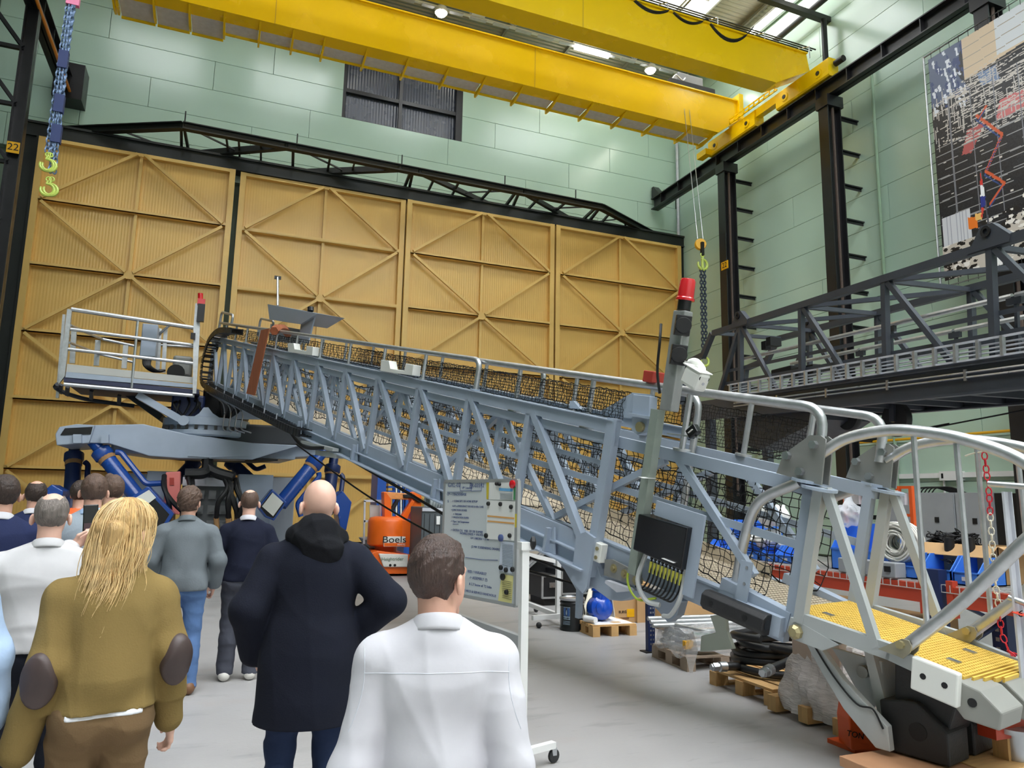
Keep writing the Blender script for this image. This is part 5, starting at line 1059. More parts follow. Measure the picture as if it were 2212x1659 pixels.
sdf_obj('bag_body', folds(ell((0, 0, 0), (.12, .07, .12)), .012, 30, 2), (-.2, -.15, -.2), (.2, .15, .2), .009, LB, bag, Matrix.Translation(hq+V((-.0, .0, -.17))))
for dx in (-.03, .03): B().tube(bez([hq+V((-.08, dx, -.1)), hq+V((-.03, dx, .0)), hq+V((0, dx*.3, .035)), hq+V((.04, dx, .0)), hq+V((.09, dx, -.1))]), .009, 6).obj('strap', LB, bag, True)
# 3 bald man in a long navy coat
Pb, Mb, I = person(stand(690, 3.7), az_of(690)-1, 1.785, 'bald man in long dark navy hooded coat with hand on hip', dict(h=.008, w=1.08, head=-20, skin=SKIN_B, curl=1.1, el=[(-.29, -.07, 1.14), (.36, -.09, 1.17)], wr=[(-.25, .08, .92), (.19, .05, 1.0)],
    top=dict(m=COAT, name='coat', hem=.62, inf=.034, skirt=1.12, boxy=1.1, fold=.004, freq=10, seed=12, sleeve=.97), legs=dict(m=DJ)))
s = I['s']; Z = I['Z']
hood = sub(su([ell((0, -.07, Z(1.475)), (.125, .1, .11)), cap((-.1, -.02, Z(1.47)), (.1, -.02, Z(1.47)), .06), ell((0.03, -.12, Z(1.4)), (.1, .06, .08))], .04), ell((0, .03, Z(1.6)), (.088, .11, .13)), .02)
sdf_obj('hood', folds(hood, .006, 22, 5), (-.3, -.3, 1.3), (.3, .25, 1.75), .008, cloth('black hood', (20, 21, 26), .9, .3, 140), Pb, Mb)
hpf = I['hp']; B().tube([Mb @ V(hpf(*q)) for q in ((-.079, -.005, -.005), (-.074, .06, .0), (-.055, .098, 0))], .003, 5).tube([Mb @ V(hpf(-.033+.024*math.cos(u), .098, -.002+.02*math.sin(u))) for u in [2*math.pi*k/12 for k in range(12)]], .002, 4, closed=True).obj('glasses', DARK, Pb)
# 4 man in navy sweater and grey trousers
Ps, Ms, I = person(stand(541, 7.05), az_of(541)+0, 1.75, 'man in navy sweater with grey trousers and white sneakers', dict(h=.01, hb=.008, w=1.02, skin=SKIN_B, el=[(-.28, -.02, 1.12), (.28, -.02, 1.12)], wr=[(-.31, .05, .87), (.3, .05, .87)],
    top=dict(m=NAVYC, name='sweater', hem=.9, inf=.022, boxy=1.02, fold=.005, freq=13, seed=3, sleeve=.94, cuffs=WSH, collar=1, collar_m=WSH), legs=dict(m=GTR, wide=1.12, inf=.018), shoe=mat('white sneaker', (226, 222, 214), .5), hair=short(HB, inf=.006, crown=(.05, -.02), rough=.001)))
# 5 man in grey-blue shirt and jeans
person(stand(412, 6.5), az_of(412)+3, 1.755, 'man in grey blue shirt and blue jeans looking at the machine', dict(h=.01, hb=.008, w=1.04, head=22, el=[(-.27, -.02, 1.12), (.27, -.02, 1.12)], wr=[(-.22, .12, .9), (.25, .1, .9)],
    top=dict(m=GSH, hem=.87, inf=.026, boxy=1.05, fold=.006, freq=14, seed=6, collar=1), legs=dict(m=JEAN, inf=.014), shoe=mat('brown shoe', (120, 84, 56), .5), hair=short(HB, inf=.024, rough=.005)))
# 6 man taking a picture
Pp, Mp, I = person(stand(118, 3.9), az_of(118)+3, 1.69, 'grey haired man in white shirt taking a photo with a phone', dict(h=.009, hb=.007, w=1.16, belly=1.2, head=8, skin=SKIN_B, curl=1.2, thumb=(0, -.5, 1), el=[(-.25, .18, 1.15), (.31, .12, 1.2)], wr=[(.10, .36, 1.43), (.23, .34, 1.43)],
    top=dict(m=WSH2, hem=.93, inf=.024, fold=.007, freq=13, seed=14, st=(.5, .5, 1.6), collar=1, sleeve=.95), legs=dict(m=BLK, waist=1.0), hair=short(HG, inf=.007, crown=(.058, -.03), rough=.0015)))
pc = Mp @ V((.175, .42, 1.545)); ph = T('smartphone', 'black smartphone held up by the grey haired man', 'phone', pc)
Rp = basis((math.cos(math.radians(az_of(178))), -math.sin(math.radians(az_of(178))), .06), (0, .1, 1)); B().box(pc, (.078, .16, .009), Rp).obj('phone_body', mat('black glass', (10, 11, 14), .12, spec=.7), ph, bevel=.006)
B().box(pc+Rp@V((0, -.05, .0052)), (.066, .045, .001), Rp).obj('screen_strip', mat('phone screen', (70, 52, 58), .3), ph)
# 7..12 the group at the left
person(stand(8, 5.0), az_of(8)+4, 1.80, 'dark haired man in navy suit at the left edge', dict(h=.011, hb=.009, w=1.1, head=-12, top=dict(m=NAVYS, name='jacket', hem=.78, inf=.03, boxy=1.1, fold=.004, freq=10, seed=2, collar=1, collar_m=WSH), legs=dict(m=NAVYS), hair=short(HD, inf=.014)))
person(stand(78, 6.6), az_of(78)+4, 1.79, 'balding man in navy suit behind the man with the phone', dict(h=.012, hb=.009, w=1.05, top=dict(m=NAVYS, name='jacket', hem=.78, inf=.03, boxy=1.1, fold=.004, freq=10, seed=7, collar=1, collar_m=WSH), legs=dict(m=NAVYS), hair=short(HD, inf=.008, crown=(.055, -.02))))
person(stand(203, 5.6), az_of(203)+4, 1.835, 'man in pale grey blazer with light blue collar', dict(h=.011, hb=.009, w=1.08, head=0, top=dict(m=BLZ, name='blazer', hem=.78, inf=.03, boxy=1.1, fold=.004, freq=10, seed=9, collar=1, collar_m=LBS), legs=dict(m=BLK), hair=short(HB, inf=.012)))
person(stand(240, 6.6), az_of(240)+4, 1.85, 'brown haired man in black pullover beside pale grey blazer', dict(h=.012, hb=.009, head=-35, top=dict(m=cloth('black pullover', (28, 28, 32)), hem=.88, inf=.022, fold=.004, freq=12, seed=1), legs=dict(m=DJ), hair=short(HB, inf=.013, tuft=[(0, .05, .11, .035)])))
Pv, Mv, I = person(stand(176, 7.4), az_of(176)+4, 1.81, 'man in orange safety vest half hidden behind pale grey blazer', dict(h=.012, hb=.009, head=30, top=dict(m=HIV, name='vest', hem=.85, inf=.03, boxy=1.05, fold=.004, freq=12, seed=11), legs=dict(m=DJ), hair=short(HD, inf=.012)))
for z in (1.1, 1.25): 
    stp = sub(inter(inter(ell((0, 0, z), (.24, .18, .3)), half((0, 0, 1), (0, 0, z+.03))), half((0, 0, -1), (0, 0, z-.03))), ell((0, 0, z), (.225, .165, .4)))
    sdf_obj('reflective_band', stp, (-.3, -.25, z-.06), (.3, .25, z+.06), .008, mat('reflective band', (200, 200, 196), .3), Pv, Mv)
person(stand(-168, 2.6), az_of(-168)+5, 1.72, 'person in light blue shirt cut off at the left edge', dict(h=.01, hb=.009, w=1.05, top=dict(m=LBS, hem=.9, inf=.022, fold=.005, freq=13, seed=5, collar=1), legs=dict(m=NAVYS), hair=short(HD, inf=.012)))
for o in list(C.objects):
    if '_m' in o: del o['_m']
# ================================================================== photo banner hung in front of the right columns
XB = 17.82; s0, t0, SW, SH_ = 13.3, 7.74, 6.0, 6.5
def bxy(x, y): p = onX(x, y, XB); return (s0-p.y, p.z-t0)
def paint(nx, nz):
    rs = np.random.RandomState(4); s = (np.arange(nx)+.5)/nx*SW; t = (np.arange(nz)+.5)/nz*SH_; S, T_ = np.meshgrid(s, t); I = np.zeros((nz, nx, 3)); I[:] = (34, 35, 42); I += rs.randn(nz, nx, 1)*5
    def poly(pts, c, jit=0):
        P = [bxy(*q) for q in pts]; m = np.zeros(S.shape, bool); j = len(P)-1
        for i in range(len(P)):
            (x0, y0), (x1, y1) = P[i], P[j]; k = ((y0 > T_) != (y1 > T_)) & (S < (x1-x0)*(T_-y0)/(y1-y0+1e-9)+x0); m ^= k; j = i
        I[m] = c
        return m
    def line(a, b, w_, c, world=False):
        (x0, y0), (x1, y1) = (a, b) if world else (bxy(*a), bxy(*b)); dx, dy = x1-x0, y1-y0; L2 = dx*dx+dy*dy
        u = np.clip(((S-x0)*dx+(T_-y0)*dy)/L2, 0, 1); I[(S-x0-u*dx)**2+(T_-y0-u*dy)**2 < w_*w_] = c
    m = (T_ > 5.0) & (S < 1.0+.2*np.sin(T_*3)); I[m] = (78, 92, 122)
    for k in range(70): x, y = rs.rand()*1.0, 4.7+rs.rand()*1.8; line((x, y), (x+.03, y-.25*rs.rand()), .02+.02*rs.rand(), (215, 220, 230) if k % 2 else (44, 62, 110), True)
    m = (T_ > 5.2+.1*S) & (S > 1.0); I[m] = (206, 186, 158); m = (T_ > 5.5) & (S > 1.9); I[m] = (205, 210, 214)
    for k in range(5): line((1.0, 5.3+.3*k), (SW, 5.5+.32*k), .012, (160, 150, 136), True)
    for k in range(9): line((1.2+.6*k, 5.2), (1.2+.6*k, 6.5), .01, (225, 222, 214), True)
    poly(((2160, 215), (2212, 190), (2212, 235), (2150, 262)), (196, 110, 112)); poly(((2090, 280), (2130, 262), (2098, 330), (2078, 335)), (176, 88, 88)); poly(((2110, 160), (2150, 140), (2160, 170), (2120, 185)), (110, 130, 165))
    for k in range(150): y = 3.4+1.9*rs.rand(); x = rs.rand()*2.6; line((x, y), (x+.3+rs.rand()*1.4, y+.12*rs.randn()), .008, (196, 190, 184), True)
    for k in range(60): x = rs.rand()*2.6; y = 3.6+1.3*rs.rand(); line((x, y), (x+.02, y+.5), .008, (188, 184, 180), True)
    for k in range(15): y = .9+.22*k; line((.05, y), (SW, y+.1*rs.randn()), .008+.008*(k % 3 == 0), (150, 150, 152), True)
    for k in range(10): line((.5+.62*k, 1.3), (.5+.62*k, 5), .014, (120, 122, 130), True)
    for k in range(40): x, y = rs.rand()*SW, 1.4+2.8*rs.rand(); line((x, y), (x+.06, y), .014, (210, 206, 200), True)
    for a_, b_ in (((2110, 250), (2165, 290)), ((2165, 290), (2130, 370)), ((2130, 370), (2170, 395)), ((2170, 395), (2140, 440)), ((2130, 230), (2118, 250))): line(a_, b_, .035, (204, 92, 56)); line((a_[0]-3, a_[1]+8), (b_[0]-3, b_[1]+8), .015, (50, 76, 140))
    g_ = T_ < .95+.55*np.clip((S-1.2)/2.2, 0, 1); I[g_] = (196, 188, 178)
    for k in range(420):
        x = rs.rand()*SW; y = rs.rand()*(1.0+.25*x); c = (30, 28, 30) if rs.rand() < .62 else (232, 228, 222)
        if (x > .9 and x < 1.3 and y < .5): continue
        I[((S-x)/(.05+.05*rs.rand()))**2+((T_-y)/(.03+.03*rs.rand()))**2 < 1] = c
    m = (S > .05) & (S < .85) & (T_ > .95) & (T_ < 1.75); I[m] = (206, 208, 214); m2 = m & ((S*11 % 1) < .2); I[m2] = (168, 172, 184)
    poly(((2090, 470), (2110, 468), (2112, 492), (2092, 496)), (228, 120, 40)); poly(((2105, 462), (2120, 460), (2122, 474), (2108, 476)), (236, 190, 110))
    line((2118, 370), (2138, 500), .02, (90, 90, 100)); poly(((2118, 372), (2124, 400), (2117, 400)), (212, 60, 56)); poly(((2117, 400), (2124, 400), (2128, 424), (2118, 424)), (236, 236, 240)); poly(((2118, 424), (2129, 424), (2128, 446), (2120, 450)), (46, 56, 140)); poly(((2120, 448), (2126, 448), (2122, 470), (2119, 470)), (212, 70, 60))
    poly(((2145, 540), (2172, 530), (2170, 560), (2150, 562)), (224, 88, 66)); poly(((2148, 556), (2168, 550), (2166, 580), (2150, 584)), (240, 240, 240)); I[((S-2.45)/.16)**2+((T_-.9)/.14)**2 < 1] = (206, 218, 228)
    return np.clip(I, 0, 255)
bn = T('photo_banner', 'large photo banner of a scaffolded hall and crowd on right wall', 'banner', (XB, 10.3, 7.7))
nx, nz = 240, 260; img = paint(nx, nz); bm_ = B()
bm_.sheet(lambda u, v: V((XB, s0-u*SW, t0+v*SH_)), nx, nz); pm = bpy.data.materials.new('banner print'); pm.use_nodes = True
ca = pm.node_tree.nodes.new('ShaderNodeVertexColor'); ca.layer_name = 'print'; pm.node_tree.links.new(ca.outputs[0], pm.node_tree.nodes['Principled BSDF'].inputs['Base Color']); pm.node_tree.nodes['Principled BSDF'].inputs['Roughness'].default_value = .35
po = bm_.obj('printed_canvas', pm, bn); at_ = po.data.color_attributes.new('print', 'FLOAT_COLOR', 'CORNER'); v_ = (img/255.); v_ = np.where(v_ <= .04045, v_/12.92, ((v_+.055)/1.055)**2.4).reshape(-1, 3); at_.data.foreach_set('color', np.repeat(np.concatenate([v_, np.ones((len(v_), 1))], 1), 4, 0).astype(np.float32).ravel())
B().bb(XB+.004, XB+.012, s0-SW, s0, t0, t0+SH_).obj('canvas_back', WHITE, bn)
pf = [(XB, s0+.13, t0-.15), (XB, s0+.13, t0+SH_+.15), (XB, s0-SW-.13, t0+SH_+.15), (XB, s0-SW-.13, t0-.15)]
fo = B().tube(pf, .035, 8, closed=True).obj('pipe_frame', ALU, bn, True)
for k in range(22):
    z = t0+.1+k*(SH_-.2)/21; B().cyl((XB, s0+.17, z), (XB, s0-.02, z), .008, 5).obj('tie', INK, fo)
    y = s0-.1-k*(SW-.2)/21; B().cyl((XB, y, t0+SH_+.19), (XB, y, t0+SH_-.02), .008, 5).cyl((XB, y, t0-.19), (XB, y, t0+.02), .008, 5).obj('tie', INK, fo)
# ================================================================== services on the right wall
tr = T('cable_trunking', 'white cable trunking with socket box on right green wall', 'trunking', (19.45, 15, 2.6))
B().bb(19.38, 19.49, 4, 17, 2.56, 2.7).obj('trunking', WHITE, tr); p = onX(2056, 1026, 19.36); B().bb(19.3, 19.49, p.y-.3, p.y+.35, 2.48, 2.74).obj('socket_box', WHITE, tr); B().bb(19.29, 19.3, p.y+.22, p.y+.28, 2.54, 2.68).obj('socket', INK, tr)
B().cyl((19.42, 15, 2.5), (19.42, 15, .3), .03, 6).obj('drop_pipe', WHITE, tr)
cab = T('switch_cabinet', 'row of grey switchgear cabinets along right wall', 'cabinet', (18.9, 14.5, 0)); GC = mat('grey cabinet', (150, 154, 158), .5, var=.04)
for k, (y0, y1) in enumerate(((16.3, 15.2), (15.18, 14.1), (14.08, 13.0), (12.2, 11))): 
    d_ = B().bb(18.6, 19.35, y1, y0, 0, 2.12).obj('cabinet_body', GC, cab, bevel=.01); B().bb(18.58, 18.6, y1+.03, y0-.03, .1, 2.05).obj('cabinet_door', GC, d_); B().bb(18.56, 18.58, (y0+y1)/2-.06, (y0+y1)/2+.06, 1.3, 1.45).obj('latch', INK, d_)
B().bb(18.6, 19.35, 12.22, 12.98, .1, 2.1).obj('open_bay', INK, cab)
for k in range(6): B().tube(bez([(18.9, 15.6-k*.12, 2.12), (18.85, 15.4-k*.12, 2.25), (18.9, 14.9-k*.1, 2.27), (18.95, 14.4-k*.08, 2.12)]), .018, 5).obj('loose_cable', INK, cab)
OT = mat('orange trolley', (226, 92, 36), .45)
for j, (x0, x1, y0, lab) in enumerate(((1825, 1868, 1050, 'orange tubular trolley frame behind the far hinge plate'), (1940, 1968, 1050, 'orange stand with crank beside the grey cabinets'))):
    a_, b_ = onX(x0, y0, 14), onX(x1, y0, 14); o_ = T('trolley_frame', lab, 'trolley', (14, a_.y, 0))
    for y in (a_.y, b_.y):
        B().bb(13.96, 14.04, y-.04, y+.04, 0, a_.z).obj('upright', OT, o_)
        if j == 0: B().bb(13.3, 14, y-.03, y+.03, a_.z-.06, a_.z).bb(13.3, 14, y-.03, y+.03, .1, .16).obj('side_bar', OT, o_)
    B().bb(13.97, 14.03, b_.y, a_.y, a_.z-.06, a_.z).obj('cross_bar', OT, o_); B().bb(13.97, 14.03, b_.y, a_.y, 1.5, 1.56).obj('cross_bar', OT, o_); B().bb(13.9, 14.0, b_.y+.1, a_.y-.05, 1.75, 2.0).obj('tool_box', GALV, o_)
# ================================================================== long rack with blue bins
RKB = mat('rack beam red', (186, 66, 40), .4, var=.05); RKU = mat('rack upright navy', (30, 44, 84), .4); WIRE = mat('white wire deck', (206, 206, 202), .4, .3)
XR = 6.9
rk = T('pallet_rack', 'low pallet rack with red beams and navy upright behind gangway tip', 'rack', (7.4, 6.5, 0))
for x in (XR, XR+.95): 
    for (y0, y1) in ((5.62, 9.2), (2.6, 5.36)):
        bm2 = B().bb(x-.02, x+.03, y0, y1, .73, .92).obj('beam', RKB, rk); B().bb(x-.03, x+.05, y0-.01, y0+.06, .62, .98).obj('beam_connector', RKB, bm2); B().bb(x-.03, x+.05, y1-.06, y1+.01, .62, .98).obj('beam_connector', RKB, bm2)
    for y in (5.53, 9.3, 2.5):
        u_ = B().bb(x-.06, x+.06, y-.11, y+.06, 0, 1.08).obj('upright', RKU, rk); B().bb(x-.1, x+.1, y-.09, y+.09, 0, .012).obj('base_plate', RKU, u_)
        for k in range(9): B().bb(x-.062, x-.058, y-.02, y+.02, .12+k*.1, .16+k*.1).obj('slot', STEEL, u_)
for y in (5.53, 9.3): B().bar((XR, y, .15), (XR+.95, y, .5), .04, .03).bar((XR, y, .85), (XR+.95, y, .5), .04, .03).obj('brace', RKU, rk)
b_ = B()
for k in range(70): b_.bb(XR-.03, XR+.98, 2.62+k*.1, 2.628+k*.1, .93, .938)
for k in range(12): b_.bb(XR+.02+k*.085, XR+.03+k*.085, 2.6, 9.3, .92, .93)
for k in range(70): b_.bb(XR-.035, XR-.027, 2.62+k*.1, 2.628+k*.1, .86, .938)
b_.bb(XR-.036, XR-.028, 2.6, 9.3, .86, .868).obj('wire_deck', WIRE, rk, kind='stuff')
BIN = mat('blue storage bin', (66, 128, 226), .4, var=.03); BIND = mat('bin label card', (200, 206, 214), .5)
def sbin(x0, y0, y1, d, h, lab, z=.94, grp=None):
    o_ = T('storage_bin', lab, 'bin', (x0+d/2, (y0+y1)/2, z), grp); t = .012
    b_ = B().bb(x0, x0+d, y0, y1, z, z+t).bb(x0+d-t, x0+d, y0, y1, z, z+h)
    for y in (y0, y1-t): b_.prism([(x0, y, z), (x0+d, y, z), (x0+d, y, z+h), (x0+d*.35, y, z+h), (x0, y, z+h*.45)], (0, t, 0))
    b_.bb(x0, x0+t, y0, y1, z, z+h*.45).bb(x0-.01, x0+.01, y0, y1, z+h*.43, z+h*.47).obj('bin_body', BIN, o_); B().bb(x0-.006, x0, y0+(y1-y0)*.35, y0+(y1-y0)*.65, z+h*.16, z+h*.3).obj('label_holder', BIND, o_); return o_
yA = lambda x, X=7.0: onX(x, 1200, X).y
sbin(7.0, yA(2110), yA(2052)-.02, .4, .28, 'blue bin nearest the navy rack upright'); sbin(7.02, yA(2048), yA(1985), .4, .28, 'blue bin holding scissors and small tools')
sbin(7.05, yA(1972), yA(1905), .4, .28, 'blue bin under the coil of white hose')
sbin(7.1, yA(1868), yA(1782), .55, .55, 'tall blue bin with clear plastic bag on top')
for i, (a_, c_) in enumerate(((1705, 1672), (1668, 1636), (1632, 1600), (1596, 1562), (1558, 1520))): sbin(7.05, yA(a_), yA(c_)-.015, .35, .22, ('blue bin nearest in the row seen through the net', 'second blue bin in the row seen through the net', 'third blue bin in the row seen through the net', 'fourth blue bin in the row seen through the net', 'farthest blue bin in the row seen through the net')[i], grp='blue bins on the rack')
for i, (a_, c_) in enumerate(((1640, 1600), (1596, 1556))): sbin(7.35, yA(a_, 7.3), yA(c_, 7.3)-.015, .4, .26, ('blue bin stacked behind white sacks on the rack', 'blue bin stacked at the far end of the rack')[i], z=1.2, grp='blue bins on the rack')
SACK = mat('white sack', (232, 232, 228), .7, bump=.4, bscale=14)
for i, (x, y, z, r) in enumerate(((1660, 1165, 1.32, .2), (1672, 1115, 1.55, .19))):
    p = onX(x, y, 7.25); tag(sdf_obj('white_sack', folds(ell((0, 0, 0), (r, r*1.1, r*.75)), .03, 16, i+2), (-.35, -.35, -.3), (.35, .35, .3), .015, SACK, None, Matrix.Translation(p)), ('lower white sack on top of the blue bins', 'upper white sack stacked above the blue bins')[i], 'sack')
p = onX(1834, 1112, 7.35); tag(sdf_obj('plastic_bag', folds(su([ell((0, 0, 0), (.17, .15, .13)), cap((0, 0, .05), (.03, .02, .2), .06, .03)], .05), .03, 20, 6), (-.35, -.35, -.3), (.35, .35, .35), .014, mat('clear plastic', (226, 228, 232), .2, alpha=.5, bump=.6, bscale=25), None, Matrix.Translation(p)), 'clear plastic bag on the tall blue bin', 'bag')
gb = T('metal_box', 'grey metal box at the edge of the rack shelf', 'box', (6.95, 6.3, .94)); B().bb(6.88, 7.04, yA(1935, 6.9), yA(1812, 6.9), .94, 1.1).obj('box_body', GC, gb, bevel=.01); B().bb(6.86, 6.88, yA(1925, 6.9), yA(1920, 6.9)+.04, 1.0, 1.06).obj('latch', INK, gb)
hc_ = onX(1945, 1175, 7.2); hs = B()
for k in range(60):
    r = .1+.13*((k*7) % 9)/8; o_ = ((k*13) % 11-5)*.014; hs.tube([(hc_.x+o_*2+.012*math.sin(3*u+k), hc_.y+o_*.6+r*math.cos(u), hc_.z+.02+r*.95*math.sin(u)) for u in [2*math.pi*i/28 for i in range(28)]], .0105, 5, closed=True)
tag(hs.obj('hose_coil', mat('white hose', (222, 220, 212), .5), None, True), 'coil of thin white hose standing in a blue bin', 'hose', None)['kind'] = 'stuff'
CARD = mat('cardboard', (190, 152, 106), .75, var=.06, vscale=5)
def carton(name, lab, x0, x1, y0, y1, z0, z1, flaps=False, m=CARD, rz=0.):
    c = V(((x0+x1)/2, (y0+y1)/2, z0)); o_ = T(name, lab, 'box', c); t = .008
    B().bb(x0, x1, y0, y0+t, z0, z1).bb(x0, x1, y1-t, y1, z0, z1).bb(x0, x0+t, y0, y1, z0, z1).bb(x1-t, x1, y0, y1, z0, z1).bb(x0, x1, y0, y1, z0, z0+t).obj('box_wall', m, o_)
    if flaps:
        w_ = (x1-x0)*.45
        for q in (((x0, y0, z1), (x0, y1, z1), (x0-w_*.6, y1, z1-w_*.5), (x0-w_*.6, y0, z1-w_*.5)), ((x0, y0, z1), (x1, y0, z1), (x1, y0-w_*.7, z1-w_*.3), (x0, y0-w_*.7, z1-w_*.3))): B().prism(q, (0, 0, .006)).obj('flap', m, o_)
    else: B().bb(x0, x1, y0, y1, z1-t, z1).obj('lid', m, o_)
    return o_
a_, b2_ = onX(2160, 1240, 7.35), onX(2003, 1240, 7.35)
carton('cardboard_box', 'open cardboard box with black coil at right end of rack', 7.35, 7.85, a_.y, b2_.y, .94, 1.32, True)
cb = B(); rs = random.Random(8)
for k in range(70): c_ = V((7.55+rs.uniform(-.1, .1), b2_.y-.12+rs.uniform(-.28, .14), 1.33+rs.uniform(-.03, .08))); cb.tube(bez([c_+V((rs.gauss(0, .06), rs.gauss(0, .07), rs.gauss(0, .03))) for _ in range(5)], 5), .007, 4)
tag(cb.obj('cable_tangle', INK, None, True), 'tangle of black cable on the open cardboard box', 'cable')['kind'] = 'stuff'
for i, (y0, y1, z1) in enumerate(((5.9, 6.9, .5), (7.1, 8.3, .55))): carton('cardboard_box', ('large cardboard box under the rack beside the upright', 'large cardboard box under the rack behind wrapped pallet')[i], 7.0, 7.7, y0, y1, .02, z1)
tl = B()
for k in range(5): c_ = V((7.2+.02*k, yA(2020)-.02*k, 1.14)); tl.tube([c_+V((0, .03*math.cos(u), .02*math.sin(u))) for u in [2*math.pi*i/10 for i in range(10)]], .006, 5, closed=True).bar(c_, c_+V((.02, .12, .02)), .012, .006)
tag(tl.obj('hand_tools', INK), 'scissors and hand tools lying in a blue bin', 'tool')['kind'] = 'stuff'
for i, x in enumerate((2052, 2096)): tag(B().lathe([(.05, 0), (.05, .16)], onX(x, 1195, 7.3)+V((0, 0, -.0)), (0, 0, 1), 14).obj('black_tin', INK, None, True), ('black tin behind the blue bins, left one', 'black tin behind the blue bins, right one')[i], 'tin', 'black tins')
# ================================================================== floor clutter
WOOD = mat('pallet wood', (206, 164, 108), .7, var=.14, vscale=6, stretch=(1, 8, 1)); WOOD2 = mat('grey pallet wood', (170, 150, 130), .75, var=.14, vscale=6); PLY = mat('plywood', (188, 140, 104), .6, var=.12, vscale=5)
FILM = mat('stretch film', (244, 238, 236), .14, alpha=.72, var=.14, vscale=9, bump=.9, bscale=16, stretch=(1, 1, 4), spec=.8); CLEAR = mat('clear film', (236, 238, 240), .1, alpha=.32, bump=.9, bscale=18, spec=.9)
def pallet(lab, c, w, d, rz=0., m=WOOD, nb=5):
    o_ = T('pallet', lab, 'pallet', (0, 0, 0)); 
    for k in range(nb): y = -d/2+d/nb*(k+.5); B().bb(-w/2, w/2, y-d/nb*.4, y+d/nb*.4, .122, .144).obj('deck_board', m, o_)
    for x in (-w/2+.05, 0, w/2-.05):
        B().bb(x-.05, x+.05, -d/2, d/2, .1, .122).obj('stringer', m, o_); B().bb(x-.05, x+.05, -d/2, d/2, 0, .02).obj('bottom_board', m, o_)
        for y in (-d/2+.07, 0, d/2-.07): B().bb(x-.05, x+.05, y-.07, y+.07, .02, .1).obj('block', m, o_)
    o_.location = c; o_.rotation_euler = (0, 0, rz); return o_
# oil drum
dm = T('oil_drum', 'black steel pail with grey lid standing on the floor', 'drum', (4.55, 9.1, 0)); dc = V((4.56, 9.1, 0)); DRM = mat('drum black', (26, 28, 30), .3, spec=.6)
B().lathe([(.158, 0), (.165, .01), (.16, .03), (.163, .05), (.158, .06), (.158, .3), (.164, .315), (.158, .33), (.158, .345), (.166, .36), (.158, .375), (.158, .4)], dc, (0, 0, 1), 30).obj('drum_body', DRM, dm, True); B().lathe([(.168, .39), (.172, .4), (.172, .418), (.164, .424), (.158, .412), (.02, .414)], dc, (0, 0, 1), 30).obj('lid', STEEL, dm, True)
dv = (EYE-dc); dv.z = 0; dv.normalize(); sd = V((-dv.y, dv.x, 0))
def ondrum(a, z, r=.1605): n_ = dv*math.cos(a)+sd*math.sin(a); return dc+n_*r+V((0, 0, z))
BLB = mat('label blue', (60, 96, 152), .4); LBG = mat('label pale', (168, 190, 208), .4)
lb = B().sheet(lambda u, v: ondrum(-.78+.62*u, .15+.16*v), 8, 2).obj('drum_label', LBG, dm); B().sheet(lambda u, v: ondrum(-.76+.58*u, .19+.11*v, .1612), 8, 2).obj('label_panel', DRM, lb)
for s_ in (-1, 1): B().sheet(lambda u, v: ondrum(-.47+s_*(.05+.2*u+.05*(1-abs(2*v-1))), .195+.1*v, .1618), 5, 4).obj('emblem', BLB, lb)
B().sheet(lambda u, v: ondrum(-.47+(.07*math.sin(math.pi*v)*(1-.4*v))*(2*u-1), .2+.08*v, .1622), 4, 6).obj('drop_emblem', LBG, lb)
q = ondrum(-.47, .168, .163); nq = (q-dc); nq.z = 0; nq.normalize(); text('BECHEM', .026, q, basis(V((-nq.y, nq.x, 0)), (0, 0, 1)), INK, lb)
for k in range(4): B().sheet(lambda u, v: ondrum(-.82+.65*u, .085+.014*k+.004*v, .1606), 6, 1).obj('label_line', LBG, lb)
B().tube(bez([ondrum(1.0, .34, .175), ondrum(1.1, .26, .185), ondrum(1.2, .2, .18)]), .007, 6).obj('handle', DRM, dm)
# pallet with blue motor
pallet('light wooden pallet carrying the blue gearbox', (4.9, 8.82, 0), .62, .62, -.06)
tag(B().sheet(lambda u, v: V((4.62+.55*u, 8.55+.56*v, .146+.006*math.sin(7*u)*math.sin(6*v))), 12, 12).obj('cover_sheet', mat('white paper', (236, 236, 236), .8), None, True, solid=.003), 'white protective sheet lying on the gearbox pallet', 'sheet')
mo = T('gearbox', 'shiny blue gearbox half wrapped in cream cloth on pallet', 'motor', (4.82, 8.8, .15)); MB_ = mat('gloss blue', (20, 78, 190), .15, coat=.5, spec=.6); c_ = V((4.83, 8.82, .31))
B().lathe([(.04, -.16), (.13, -.15), (.16, -.08), (.165, .0), (.15, .07), (.1, .1), (.04, .11)], c_, dv*.8+V((.3, 0, .1)), 24).obj('gear_case', MB_, mo, True); f_ = dv*.8+V((.3, 0, .1)); f_.normalize(); B().lathe([(.1, .0), (.105, .03), (.06, .05), (.03, .055)], c_+f_*.1, f_, 20).obj('end_cover', MB_, mo, True)
for k in range(8): a_ = 2*math.pi*k/8; u0 = f_.orthogonal().normalized(); v0 = f_.cross(u0); B().cyl(c_+f_*.12+(u0*math.cos(a_)+v0*math.sin(a_))*.09, c_+f_*.135+(u0*math.cos(a_)+v0*math.sin(a_))*.09, .01, 6).obj('bolt', MB_, mo)
B().lathe([(.11, 0), (.11, .12), (.125, .13), (.125, .16), (.09, .2), (.06, .21)], c_+V((.01, .02, .08)), (.12, .05, 1), 20).obj('motor_flange', MB_, mo, True)
